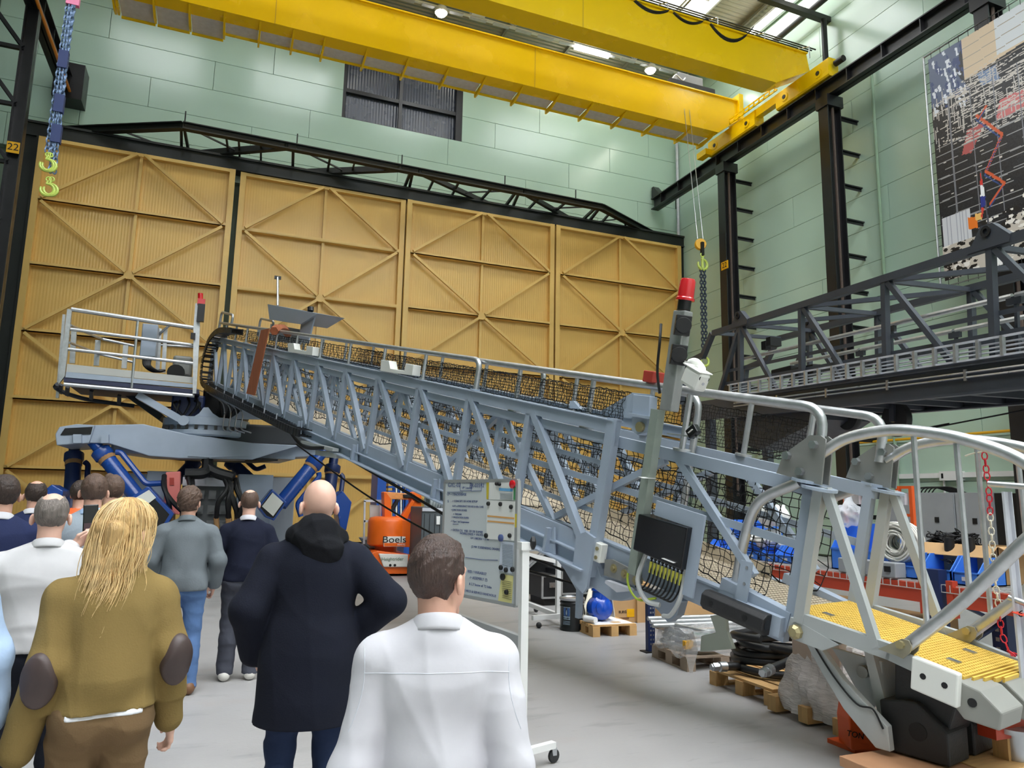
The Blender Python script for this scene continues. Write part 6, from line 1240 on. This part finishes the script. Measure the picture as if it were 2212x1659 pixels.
B().sheet(lambda u, v: c_+V((-.2+.08*math.sin(3*v)+.05*v, .2-.3*u, -.14+.42*v)).lerp(c_+V((.02+.1*u, .0, .36)), v*v*.8), 10, 14).obj('cream_cloth', mat('cream cloth', (226, 220, 202), .8), mo, True, solid=.008); B().sheet(lambda u, v: c_+V((.13+.07*v, -.05+.15*u, .28-.4*v)), 6, 8).obj('cream_cloth', _M['cream cloth'], mo, True, solid=.008)
tag(B().cyl((4.66, 8.62, .19), (4.6, 8.8, .19), .04, 14).obj('paper_roll', _M['white paper'], None, True), 'white paper roll beside the blue gearbox', 'roll')
# cartons behind
def zlab(o_, x, y, Y, w, h, m): p = onY(x, y, Y); return B().bb(p.x-w/2, p.x+w/2, Y-.006, Y-.001, p.z-h/2, p.z+h/2).obj('sticker', m, o_)
k_ = carton('cardboard_box', 'flat carton with yellow sticker behind the gearbox pallet', onY(1315, 1330, 9.4).x, onY(1378, 1330, 9.4).x, 9.4, 9.9, 0, .4); zlab(k_, 1362, 1324, 9.4, .12, .11, SIGNY); text('BURG', .05, onY(1345, 1322, 9.398), basis((1, 0, 0), (0, 0, 1)), INK, k_); zlab(k_, 1345, 1336, 9.4, .2, .03, mat('brown print', (110, 76, 50), .7))
carton('cardboard_box', 'tall plain carton beside the navy rack legs', onY(1380, 1330, 9.3).x, onY(1396, 1330, 9.3).x+.1, 9.35, 9.8, 0, .55)
carton('cardboard_box', 'open carton behind the flat carton with yellow sticker', onY(1335, 1310, 10).x, onY(1395, 1310, 10).x, 10, 10.6, 0, .6)
carton('cardboard_box', 'brown carton behind the silver tubes', onY(1470, 1330, 8.3).x, onY(1545, 1330, 8.3).x, 8.3, 8.9, 0, .5)
# navy rack legs
for i, (x, y) in enumerate(((1405, 1408), (1468, 1408))):
    p = onz(x, y, 0); o_ = T('rack_upright', ('perforated navy rack leg with foot plate near the wrapped tubes', 'perforated navy rack leg behind pale bracket')[i], 'rack', p, 'navy rack legs'); B().bb(p.x-.045, p.x+.045, p.y-.03, p.y+.03, 0, .62).obj('post', RKU, o_); B().bb(p.x-.1, p.x+.08, p.y-.07, p.y+.07, 0, .012).obj('foot_plate', INK, o_)
    for k in range(10): B().bb(p.x-.02, p.x+.0, p.y-.032, p.y-.03, .08+k*.05, .1+k*.05).bb(p.x+.015, p.x+.03, p.y-.032, p.y-.03, .08+k*.05, .1+k*.05).obj('slot', STEEL, o_)
# wrapped tubes on a pallet
pallet('grey weathered pallet under the film wrapped tube frames', (5.08, 6.9, 0), .9, .75, -.08, WOOD2)
wt = T('tube_frames', 'bent silver tube frames wrapped in clear film on pallet', 'tubes', (5.05, 6.9, .15))
for k in range(4): z = .2+.06*k; B().tube(fillet([(5.5, 6.6+.03*k, z), (4.75+.03*k, 6.58, z), (4.66+.03*k, 7.2, z), (5.5, 7.22, z)], .12), .022, 8).obj('bent_tube', ALU, wt, True)
for k in range(3): p, q = onP(1405, 1357+9*k, V((5, 7.1, 0)), V((0, 1, 0))), onP(1650, 1374+9*k, V((5, 7.1, 0)), V((0, 1, 0))); B().cyl((p.x, 7.15-.05*k, .44-.03*k), (q.x+.3, 7.0-.05*k, .44-.03*k), .024, 10).obj('straight_tube', ALU, wt, True)
B().sheet(lambda u, v: V((4.6+.95*u, 6.5+.75*v, .38+.04*math.sin(9*u+4*v)*math.cos(11*v)-.24*max(0, abs(2*u-1)-.8)/.2-.2*max(0, abs(2*v-1)-.8)/.2)), 40, 32).obj('wrapping_film', CLEAR, wt, True)
B().box((4.9, 6.7, .33), (.2, .14, .05)).obj('green_film', mat('green film', (60, 130, 90), .4), wt, bevel=.02); B().box((4.7, 6.68, .24), (.1, .05, .08)).obj('yellow_strap', SIGNY, wt)
# hose coil on a pallet
pallet('light wooden pallet under the thick black hose coil', (4.93, 5.66, 0), .85, .82, math.pi/2, WOOD)
hz = T('hose_coil', 'thick black hydraulic hose coil with steel ends on pallet', 'hose', (5.02, 5.7, .144)); pts = []
for k in range(150): u = 2*math.pi*k/34+2.4; r = .45+.035*math.sin(k*.23)-.03*((k//34) % 2); pts.append(V((5.12+r*math.cos(u), 5.78+r*.85*math.sin(u), .185+.07*(k/34)+.012*math.sin(k*.5))))
p_end = onz(1560, 1440, .22); p2 = onz(1660, 1448, .36)
B().tube(bez([p_end, p_end+V((.12, -.02, -.0))]+pts[4:6], 6)+pts[6:-6], .037, 10).obj('hose', mat('black hose', (28, 28, 30), .45), hz, True); B().tube(bez([pts[110]+V((0, 0, .02)), (pts[118]+p2)/2+V((-.05, -.05, .02)), p2], 8), .037, 10).obj('hose_end', _M['black hose'], hz, True)
for p, d in ((p_end, V((-1, .1, 0))), (p2, (p2-pts[116]).normalized())): e_ = B().lathe([(.045, -.04), (.045, .03), (.035, .035), (.035, .05)], p, d, 14).obj('ferrule', STEEL, hz, True); B().lathe([(.04, .05), (.04, .1), (.03, .105), (.03, .115)], p, d, 6).obj('hex_nut', STEEL, e_)
# stretch wrapped pallet
pw = T('wrapped_pallet', 'pallet load wrapped in cloudy stretch film beside the foot', 'pallet', (4.9, 4.75, 0))
for y in (4.4, 4.75, 5.1): B().bb(4.4, 5.35, y-.05, y+.05, .02, .14).obj('pallet_block', WOOD, pw)
rs = random.Random(2)
def wrapf(u, v):
    a_ = 2*math.pi*u; k = 1/max(abs(math.cos(a_)), abs(math.sin(a_)))**.8; tap = 1-.38*max(0, v-.3)/.7+.1*max(0, .25-v); n_ = .012*math.sin(23*a_+9*v)+.02*math.sin(5*a_+14*v)
    return V((4.88+(.44*tap*k+n_)*math.cos(a_), 4.74+(.36*tap*k+n_)*math.sin(a_), .06+.62*v))
B().sheet(wrapf, 72, 24).obj('film', FILM, pw, True); B().prism([(4.55, 4.5, .15), (5.2, 4.5, .15), (5.2, 5.0, .15), (4.55, 5.0, .15)], (0, 0, .5)).obj('load', mat('brown load', (196, 176, 158), .7, var=.12), pw)
p = onz(2135, 1600, 0); pw = T('wrapped_pallet', 'film wrapped load on pallet behind the rubber foot', 'pallet', p)
B().bb(p.x-.1, p.x+.6, p.y-.05, p.y+.55, .02, .12).obj('pallet_block', WOOD, pw); B().bb(p.x-.08, p.x+.55, p.y, p.y+.5, .12, .5).obj('load', mat('mauve load', (176, 160, 166), .6, var=.3, vscale=5), pw, bevel=.03); B().bb(p.x-.1, p.x+.57, p.y-.02, p.y+.52, .12, .52).obj('film', FILM, pw, bevel=.04)
# timber under the foot
tb = T('timber_stack', 'plywood board and timber blocks packed under the rubber foot', 'timber', (4.5, 3.5, 0))
for (x0, x1, y0, y1, z0, z1, m) in ((3.74, 4.4, 3.2, 3.74, .1, .16, PLY), (4.36, 4.9, 3.2, 3.72, .1, .168, WOOD), (3.76, 3.9, 3.2, 3.72, 0, .1, WOOD), (4.3, 4.44, 3.2, 3.7, 0, .1, WOOD), (4.74, 4.88, 3.2, 3.7, 0, .1, WOOD)): B().bb(x0, x1, y0, y1, z0, z1).obj('board', m, tb, bevel=.004)
to = T('axle_stand', 'orange steel stand lettered TON beside the rubber foot', 'stand', (4.35, 4.25, 0)); ORS = mat('orange stand', (226, 88, 30), .4)
P = [(-.01, 0), (.24, 0), (.22, .12), (.12, .3), (.03, .42), (-.015, .2)]
tp_ = onz(1842, 1622, .02); ux = RT.copy(); ux.z = 0; ux.normalize(); B().prism([tp_+ux*x+V((0, 0, z)) for x, z in P], V((FW.x, FW.y, 0)).normalized()*.2).obj('stand_plate', ORS, to, bevel=.01); fh = V((FW.x, FW.y, 0)).normalized(); text('TON', .055, onP(1848, 1588, tp_-fh*.012, fh), basis(ux+V((0, 0, -.2)), (0, 0, 1)), INK, to); B().bb(tp_.x+.02, tp_.x+.3, tp_.y, tp_.y+.25, 0, .03).obj('stand_base', ORS, to)
sv = T('steel_flange_pipe', 'stainless flanged pipe piece at the bottom right corner', 'pipe', (5, 3.2, 0)); q = onz(2205, 1700, 0); B().lathe([(.14, 0), (.14, .015), (.09, .015), (.09, .32), (.15, .33), (.15, .36), (.08, .36)], q, (0, 0, 1), 24).obj('pipe_piece', STEEL, sv, True); rb = T('red_beam', 'red steel beam lying behind the stainless pipe', 'beam', (5.4, 3.5, .3)); q = onz(2190, 1570, .34); B().bb(q.x-.25, q.x+1.2, q.y-.06, q.y+.06, .3, .42).obj('beam', RKB, rb); [B().bb(x-.04, x+.04, q.y-.05, q.y+.05, 0, .3).obj('support_block', WOOD, rb) for x in (q.x-.1, q.x+.9)]
# ================================================================== whiteboard
Wa, Wb = V((2.04, 4.95, 0)), V((1.76, 5.84, 0)); wd = (Wa-Wb).normalized(); wn = V((wd.y, -wd.x, 0)); wn = wn if wn.dot(-Wa) > 0 else -wn; RW = basis(wd, (0, 0, 1))
WH = mat('whiteboard enamel', (206, 212, 214), .18, spec=.5); GFR = mat('grey aluminium frame', (176, 178, 178), .4, .4); BLI = mat('blue marker', (78, 92, 140), .6)
wbd = T('whiteboard', 'white mobile whiteboard covered with handwritten notes and pinned papers', 'whiteboard', (2, 4.9, 0))
def ww(x, y, o_=0.): return onP(x, y, Wa+wn*o_, wn)
def wq(s_, z, o_=0.): return Wb+wd*s_+wn*o_+V((0, 0, z))
LW = (Wa-Wb).length
bd = B().box(wq(LW/2, 1.4), (LW, .88, .02), RW).obj('panel', WH, wbd)
for z in (.96, 1.84): B().bar(wq(0, z), wq(LW, z), .03, .025).obj('frame', GFR, wbd)
for s_ in (0, LW): B().bar(wq(s_, .96), wq(s_, 1.84), .03, .025, wd).obj('frame', GFR, wbd)
NOTES = [("GXL-02", 981, 1048, .05), ("PC Krista", 1008, 1042, .028), ("VP Lienden", 1009, 1054, .028), ("PR-03592", 1030, 1049, .044), ("CP + TENDERBASE", 986, 1068, .03), ("S", 968, 1083, .03), ("-> CONCEPT OF HOSE SETUP", 1003, 1083, .024), ("6.0.9 x EMERGENCY BOXES & 60x CASE", 1010, 1094, .022), ("+ JUNCTION BOXES", 991, 1102, .022), ("+ TERRAIN", 988, 1111, .022), ("+ VALIDATION RAPID", 994, 1118, .022), ("-> Pipe 1 de Suspension", 993, 1127, .024), ("-> EXTRA CA.  HSE  OF DE KAMER", 1007, 1147, .026), ("WORKLOADS + VALVES", 1018, 1154, .026), ("OF 5 BIEDEN + STAP", 1036, 1164, .024), ("(2 MM TUSSENRING DRAIN)", 1048, 1184, .026), ("RED / VARIABLE?", 1030, 1237, .03), ("-> ASSEMBLY (?)", 1033, 1250, .03), ("A 2.7 bouw of T2 links", 1037, 1265, .028), ("EN HELD & SERVICE HANDVOLLE", 1034, 1281, .026)]
for s_, x, y, h in NOTES: text(s_, h*.95, ww(x, y, .012), RW, BLI, bd, 'handwriting', .0006, sx=1.15)
for pts in (((966, 1063), (1000, 1063)), ((994, 1037), (994, 1060), (1018, 1060), (1018, 1037)), ((1018, 1037), (1040, 1038), (1040, 1060), (1018, 1061)), ((1005, 1204), (1040, 1209), (1075, 1210)), ((978, 1132), (990, 1132))): B().tube([ww(*q, .012) for q in pts], .002, 4).obj('marker_line', BLI, bd)
PAP = mat('note paper', (232, 232, 228), .7); YP = mat('yellow note paper', (228, 220, 150), .7)
def sheetp(pts, m, o_=.013, curl=.0): return B().prism([ww(x, y, o_) for x, y in pts], wn*.0012).obj('pinned_paper', m, wbd)
sheetp(((1057, 1039), (1113, 1042), (1113, 1081), (1056, 1079)), PAP); sheetp(((1052, 1080), (1113, 1083), (1111, 1168), (1051, 1164)), PAP, .016)
p_ = sheetp(((1082, 1168), (1110, 1172), (1106, 1240), (1078, 1232)), mat('pale blue paper', (206, 214, 228), .7)); sheetp(((1084, 1240), (1109, 1244), (1105, 1308), (1076, 1298)), YP)
sheetp(((1051, 1036), (1057, 1036), (1055, 1079), (1051, 1078)), mat('yellow strip', (206, 186, 60), .6)); sheetp(((1078, 1054), (1108, 1056), (1107, 1062), (1078, 1060)), mat('blue band', (110, 176, 224), .6), .0155); sheetp(((1110, 1052), (1114, 1052), (1113, 1080), (1109, 1080)), mat('green strip', (80, 150, 100), .6), .0155)
OB = mat('orange band', (226, 168, 96), .6)
for y in (1113, 1124): sheetp(((1053, y), (1111, y+5), (1111, y+8.5), (1053, y+3)), OB, .0185)
for k in range(8): sheetp(((1080, 1064+k*1.9), (1107, 1066+k*1.9), (1107, 1066.5+k*1.9), (1080, 1064.5+k*1.9)), mat('print grey', (150, 160, 172), .7), .0155)
for k in range(14): sheetp(((1085, 1174+k*3.4), (1108, 1178+k*3.6), (1108, 1179+k*3.6), (1085, 1175.2+k*3.4)), _M['print grey'], .0155)
for k in range(10): sheetp(((1085, 1254+k*4), (1105, 1257+k*4.2), (1105, 1257.8+k*4.2), (1085, 1254.8+k*4)), mat('print dark', (120, 110, 80), .7), .0155)
for x, y, m, r in ((1108, 1046, RED, .03), (1074, 1045, INK, .014), (1080, 1046, INK, .014), (1056, 1088, INK, .016), (1082, 1089, INK, .016), (1105, 1095, INK, .016), (1051, 1157, INK, .018), (1083, 1162, BLI, .026), (1102, 1157, INK, .016), (1083, 1226, INK, .018), (1094, 1231, INK, .018), (1108, 1230, INK, .018), (1087, 1246, INK, .024), (1095, 1279, INK, .018)):
    q = ww(x, y, .018); B().lathe([(r, 0), (r, .012), (r*.6, .018)], q, wn, 14).obj('magnet', m, wbd, True)
B().prism([ww(x, y, .013) for x, y in ((1113, 1110), (1117, 1110), (1116, 1140), (1112, 1138))], wn*.003).obj('yellow_tape', _M['yellow strip'], wbd)
ps = onz(1126, 1632, .1); 
for base, zt in ((V((ps.x, ps.y, 0)), 1.38), (V((Wb.x-.03, Wb.y+.05, 0)), 1.38)):
    st = B().bb(base.x-.025, base.x+.025, base.y-.025, base.y+.025, .1, zt).obj('post', WHITE, wbd); 
    f0, f1 = base-wn*.28+V((0, 0, .115)), base+wn*.28+V((0, 0, .115)); B().bar(f0, f1, .045, .04).obj('foot', WHITE, wbd)
    for f_ in (f0, f1): c_ = f_+V((0, 0, -.07)); k = B().lathe([(.012, -.012), (.042, -.01), (.045, 0), (.042, .01), (.012, .012)], (c_.x, c_.y, .046), wd, 16).obj('caster', RUB, wbd, True); B().bb(c_.x-.016, c_.x+.016, c_.y-.016, c_.y+.016, .05, .1).obj('caster_fork', STEEL, k)
q = ww(1130, 1166, .0); B().lathe([(.02, 0), (.045, .01), (.045, .03), (.02, .04)], V((ps.x+.03, ps.y-.02, q.z)), V((.95, -.3, 0)), 6).obj('clamp_knob', INK, wbd, True); B().box(V((ps.x, ps.y, 1.4)), (.07, .07, .05)).obj('post_cap', WHITE, wbd)
for z in (.78, .62): B().bar(wq(-.0, z, -.02), V((ps.x, ps.y, z)), .04, .09).obj('lower_tray', GFR, wbd)
# second stand behind it
s2 = T('display_stand', 'second white stand on castors behind the whiteboard', 'stand', (4.6, 10.1, 0)); p = onz(1205, 1332, .1)
B().bb(p.x-.03, p.x+.03, p.y-.03, p.y+.03, .1, 1.35).obj('post', WHITE, s2); q = onz(1130, 1300, .12); B().bar((q.x, q.y, .12), (p.x, p.y, .12), .06, .06).bar(onz(1150, 1335, .12), onz(1215, 1330, .12), .05, .06).obj('base_rail', WHITE, s2)
for x, y in ((1164, 1352), (1158, 1318)): c_ = onz(x, y, .03); B().ball((c_.x, c_.y, .04), .04, seg=10, rings=6).obj('caster', RUB, s2, True)
B().bar(onY(1130, 1195, 10.4), onY(1210, 1215, 10.4), .05, .06).obj('cross_rail', WHITE, s2)
# flight cases and a tool rack farther back
for i, (x0, x1, y0, Y) in enumerate(((1172, 1212, 1245, 11.2), (1214, 1300, 1232, 11.6))):
    a_ = onY(x0, y0, Y); b_ = onY(x1, y0, Y); o_ = T('flight_case', ('black flight case with latches behind the white stand', 'larger black flight case behind the black steel pail')[i], 'case', (a_.x, Y, 0)); k = B().bb(a_.x, b_.x, Y, Y+.7, .12, a_.z).obj('case_body', mat('flight case', (22, 22, 25), .45), o_, bevel=.02)
    for x in (a_.x, b_.x): B().bb(x-.015, x+.015, Y-.01, Y+.01, .12, a_.z).obj('edge_strip', ALU, o_)
    for z in (.13, a_.z): B().bb(a_.x, b_.x, Y-.012, Y+.01, z-.015, z+.015).obj('edge_strip', ALU, o_)
    B().box(((a_.x+b_.x)/2, Y-.012, a_.z*.7), (.1, .02, .08)).obj('latch', STEEL, o_); B().bb(a_.x+.05, b_.x-.05, Y+.05, Y+.6, 0, .12).obj('castor_plinth', INK, o_)
o_ = T('workshop_rack', 'grey metal workshop rack with crates behind the whiteboard', 'rack', (onY(1160, 1300, 12.3).x, 12.3, 0))
xa, xb_ = onY(1128, 1250, 12.3).x, onY(1262, 1250, 12.3).x
for x in (xa, xb_): 
    for y in (12.3, 13.1): B().bb(x-.03, x+.03, y-.03, y+.03, 0, 1.5).obj('post', RKU, o_)
for z in (.35, .8, 1.3): B().bb(xa, xb_, 12.27, 13.13, z, z+.05).obj('shelf', GC, o_)
for (x, z, w, h, m) in ((.1, .85, .4, .3, CARD), (.55, .85, .35, .22, GC), (1.0, .85, .4, .32, mat('brown crate', (140, 84, 60), .7)), (.1, .4, .5, .22, INK), (.8, .4, .6, .3, GC)): B().bb(xa+x*.8, xa+x*.8+w*.8, 12.35, 12.9, z, z+h).obj('shelf_panel', m, o_, bevel=.01)
B().bar((xa, 12.25, .5), (xb_*.5+xa*.5, 12.25, 1.0), .03, .06, (0, 1, 0)).bar((xa, 12.22, .45), (xb_*.5+xa*.5, 12.22, .95), .03, .05, (0, 1, 0)).obj('leaning_profile', ALU, o_)
# hanging cables
for i, (pts, lab) in enumerate(((((742, 986), (905, 1080), (1050, 1165), (1225, 1235)), 'black cable sagging from platform to gangway bracket, upper one'), (((640, 960), (800, 1075), (1000, 1185), (1240, 1262)), 'black cable sagging from platform to gangway bracket, lower one'), (((725, 975), (800, 1015), (960, 1110), (1060, 1170)), 'thin black cable sagging below the gangway'))): tag(B().tube(bez([gp(x, y, .35+.1*i) for x, y in pts], 10), .014-.004*(i == 2), 6).obj('hanging_cable', CABLE, None, True), lab, 'cable')
# ================================================================== orange boom lift with its basket
Yb = 16.2; bl = T('boom_lift', 'orange boom lift lettered Boels on its turret', 'lift', (3.8, 16.5, 0)); OG = mat('lift orange', (240, 106, 24), .35, var=.05, spec=.5); LWH = mat('lift white', (232, 230, 222), .45, var=.06, vscale=6)
def yb(x, y, Y=Yb): return onY(x, y, Y)
def plate(name, pts, Y, dy, m, par, bev=.015): return B().prism([yb(x, y, Y) for x, y in pts], (0, dy, 0)).obj(name, m, par, bevel=bev)
plate('chassis', ((803, 1195), (815, 1190), (886, 1198), (884, 1240), (838, 1240), (810, 1212)), Yb, 1.6, OG, bl); c_ = plate('front_panel', ((818, 1196), (882, 1198), (881, 1225), (829, 1225)), Yb-.05, .06, LWH, bl)
text('Heightrider', .1, yb(848, 1208, Yb-.055), basis((1, 0, 0), (0, 0, 1)), mat('grey green print', (96, 120, 96), .6), c_, sx=1.05); [B().cyl(yb(x, 1221, Yb-.06), yb(x, 1221, Yb-.04), .03, 8).obj('panel_hole', INK, c_) for x in (843, 853)]
B().bb(yb(812, 1240).x, yb(884, 1240).x, Yb+.1, Yb+1.5, .12, .3).obj('under_frame', INK, bl)
for x in (yb(815, 1240).x, yb(880, 1240).x):
    for y in (Yb+.3, Yb+1.3): B().cyl((x-.1, y, .2), (x+.1, y, .2), .2, 18).obj('wheel', RUB, bl, True)
t_ = B().lathe([(.4, yb(850, 1182).z), (.46, yb(850, 1178).z), (.46, yb(850, 1128).z), (.42, yb(850, 1120).z), (.3, yb(850, 1117).z)], (yb(850, 1150).x, Yb+.55, 0), (0, 0, 1), 24).obj('turret_cover', OG, bl, True, ang=50); plate('turret_side', ((868, 1122), (889, 1128), (887, 1182), (868, 1182)), Yb+.15, .8, OG, bl)
B().lathe([(.25, yb(850, 1196).z), (.25, yb(850, 1182).z)], (yb(846, 1190).x, Yb+.6, 0), (0, 0, 1), 18).obj('slew_ring', OG, bl, True)
sg = plate('name_board', ((829, 1159), (876, 1159), (875, 1181), (829, 1181)), Yb+.05, .04, LWH, bl, .004); plate('name_band', ((830, 1173), (875, 1173), (874.5, 1180), (830, 1180)), Yb+.042, .01, OG, sg, 0)
text('Boels', .2, yb(852, 1166, Yb+.045), basis((1, 0, 0), (0, 0, 1)), INK, sg, sx=1.25); text('RENTAL', .05, yb(867, 1176.6, Yb+.04), basis((1, 0, 0), (0, 0, 1)), LWH, sg)
plate('mast', ((829, 1063), (834, 1062), (845, 1078), (846, 1117), (831, 1117)), Yb+.4, .3, OG, bl); plate('top_arm', ((832, 1062), (880, 1066), (883, 1080), (835, 1078)), Yb+.45, .25, mat('worn orange', (226, 150, 84), .5, var=.2, vscale=9), bl); plate('jib', ((872, 1070), (892, 1062), (911, 1062), (911, 1070), (884, 1080)), Yb+.5, .22, OG, bl); plate('boom_post', ((889, 1063), (911, 1063), (910, 1124), (888, 1122)), Yb+.45, .3, OG, bl)
plate('hose_cover', ((871, 1068), (895, 1068), (912, 1085), (905, 1086), (890, 1076), (872, 1076)), Yb+.4, .1, INK, bl); plate('lower_arm', ((868, 1115), (890, 1080), (896, 1084), (880, 1122)), Yb+.4, .2, OG, bl); plate('cylinder', ((842, 1104), (858, 1078), (864, 1080), (850, 1106)), Yb+.4, .15, INK, bl); plate('side_arm', ((856, 1113), (886, 1124), (884, 1132), (858, 1124)), Yb+.3, .1, OG, bl)
gd = plate('striped_guard', ((885, 1125), (908, 1125), (906, 1134), (883, 1133)), Yb+.2, .05, LWH, bl, .003); [plate('black_stripe', ((887+7*k, 1125.4), (890+7*k, 1125.4), (894+7*k, 1133), (891+7*k, 1133)), Yb+.196, .006, INK, gd, 0) for k in range(3)]
bk = T('lift_basket', 'grey work basket left of the orange boom lift', 'basket', yb(805, 1180, 17)); 
for x in (788, 822): 
    for Y in (16.9, 17.6): B().bar(yb(x, 1082, Y), yb(x-2, 1175, Y), .04, .04, (0, 1, 0)).obj('basket_post', GALV, bk)
for y in (1082, 1126, 1164): B().bar(yb(786, y, 16.9), yb(832, y, 16.9), .04, .05).bar(yb(786, y, 17.6), yb(832, y, 17.6), .04, .05).obj('basket_rail', GALV, bk)
plate('basket_screen', ((798, 1090), (823, 1092), (822, 1125), (799, 1125)), 16.95, .02, mat('grey screen', (190, 190, 186), .6), bk); plate('basket_floor', ((786, 1164), (815, 1162), (815, 1185), (800, 1185)), 16.9, .7, GC, bk); B().bb(yb(792, 1180, 17).x, yb(812, 1180, 17).x, 17, 17.5, 0, yb(800, 1184, 17).z).obj('basket_stand', GC, bk)
# blue steel rack and grey unit behind
br = T('stacking_frame', 'blue slatted steel frames behind the orange boom lift', 'rack', yb(845, 1070, 18.4)); BF = mat('blue steel', (34, 84, 168), .35)
for x0, x1, y0 in ((817, 836, 1014), (878, 906, 1040)): a_, b_ = yb(x0, y0, 18.4), yb(x1, y0, 18.4); B().bb(a_.x, b_.x, 18.4, 19.2, 0, a_.z).obj('panel', BF, br)
for k in range(5): B().bar(yb(836, 1022+k*10, 18.5), yb(851, 1022+k*10, 18.5), .3, .05).obj('slat', BF, br)
for k in range(6): B().bar(yb(851+k*5, 1018+k*3, 18.5), yb(851+k*5, 1165, 18.5), .08, .05, (0, 1, 0)).obj('bar', BF if k % 2 == 0 else WHITE, br)
gu = T('ventilation_unit', 'dark grey unit with hose on top right of boom lift', 'machine', (yb(935, 1150, 15.5).x, 15.5, 0)); a_, b_ = yb(912, 1095, 15.4), yb(968, 1095, 15.4); B().bb(a_.x, b_.x, 15.4, 16.4, 0, a_.z).obj('casing', mat('dark grey casing', (82, 88, 92), .5), gu, bevel=.02); B().bb(a_.x, b_.x, 15.37, 15.4, a_.z-.09, a_.z-.02).obj('top_rail', GALV, gu)
for k in range(5): x = a_.x+(b_.x-a_.x)*(k+.5)/5; B().bb(x-.005, x+.005, 15.39, 15.4, .1, a_.z-.15).obj('seam', INK, gu)
plate('name_label', ((943, 1115), (951, 1115), (950, 1133), (943, 1133)), 15.38, .02, WHITE, gu, 0)
for k in range(6): q = yb(925+6*k, 1083, 15.6); B().tube([q+V((0, .25*math.sin(u), .16*math.cos(u))) for u in [2*math.pi*i/16 for i in range(16)]], .035, 6, closed=True).obj('hose_turn', mat('pale ribbed hose', (176, 184, 186), .5), gu, True)
# parts that hang under the gangway nose
B().prism([gp(x, y, .42) for x, y in ((1533, 1330), (1566, 1326), (1570, 1365), (1584, 1402), (1512, 1408), (1514, 1374), (1546, 1366))], Bx*.04).obj('landing_bracket', mat('primer plate', (176, 182, 168), .6), gw, bevel=.006)
B().bar(gp(1253, 1262, .1), gp(1250, 1335, .1), .05, .05, A).obj('drop_leg', GREY, gw)
B().prism([gp(x, y, .35) for x, y in ((1392, 1275), (1470, 1300), (1462, 1330), (1442, 1345), (1420, 1318), (1400, 1300))], Bx*.1).obj('cylinder_bracket', GREY, gw, bevel=.006)
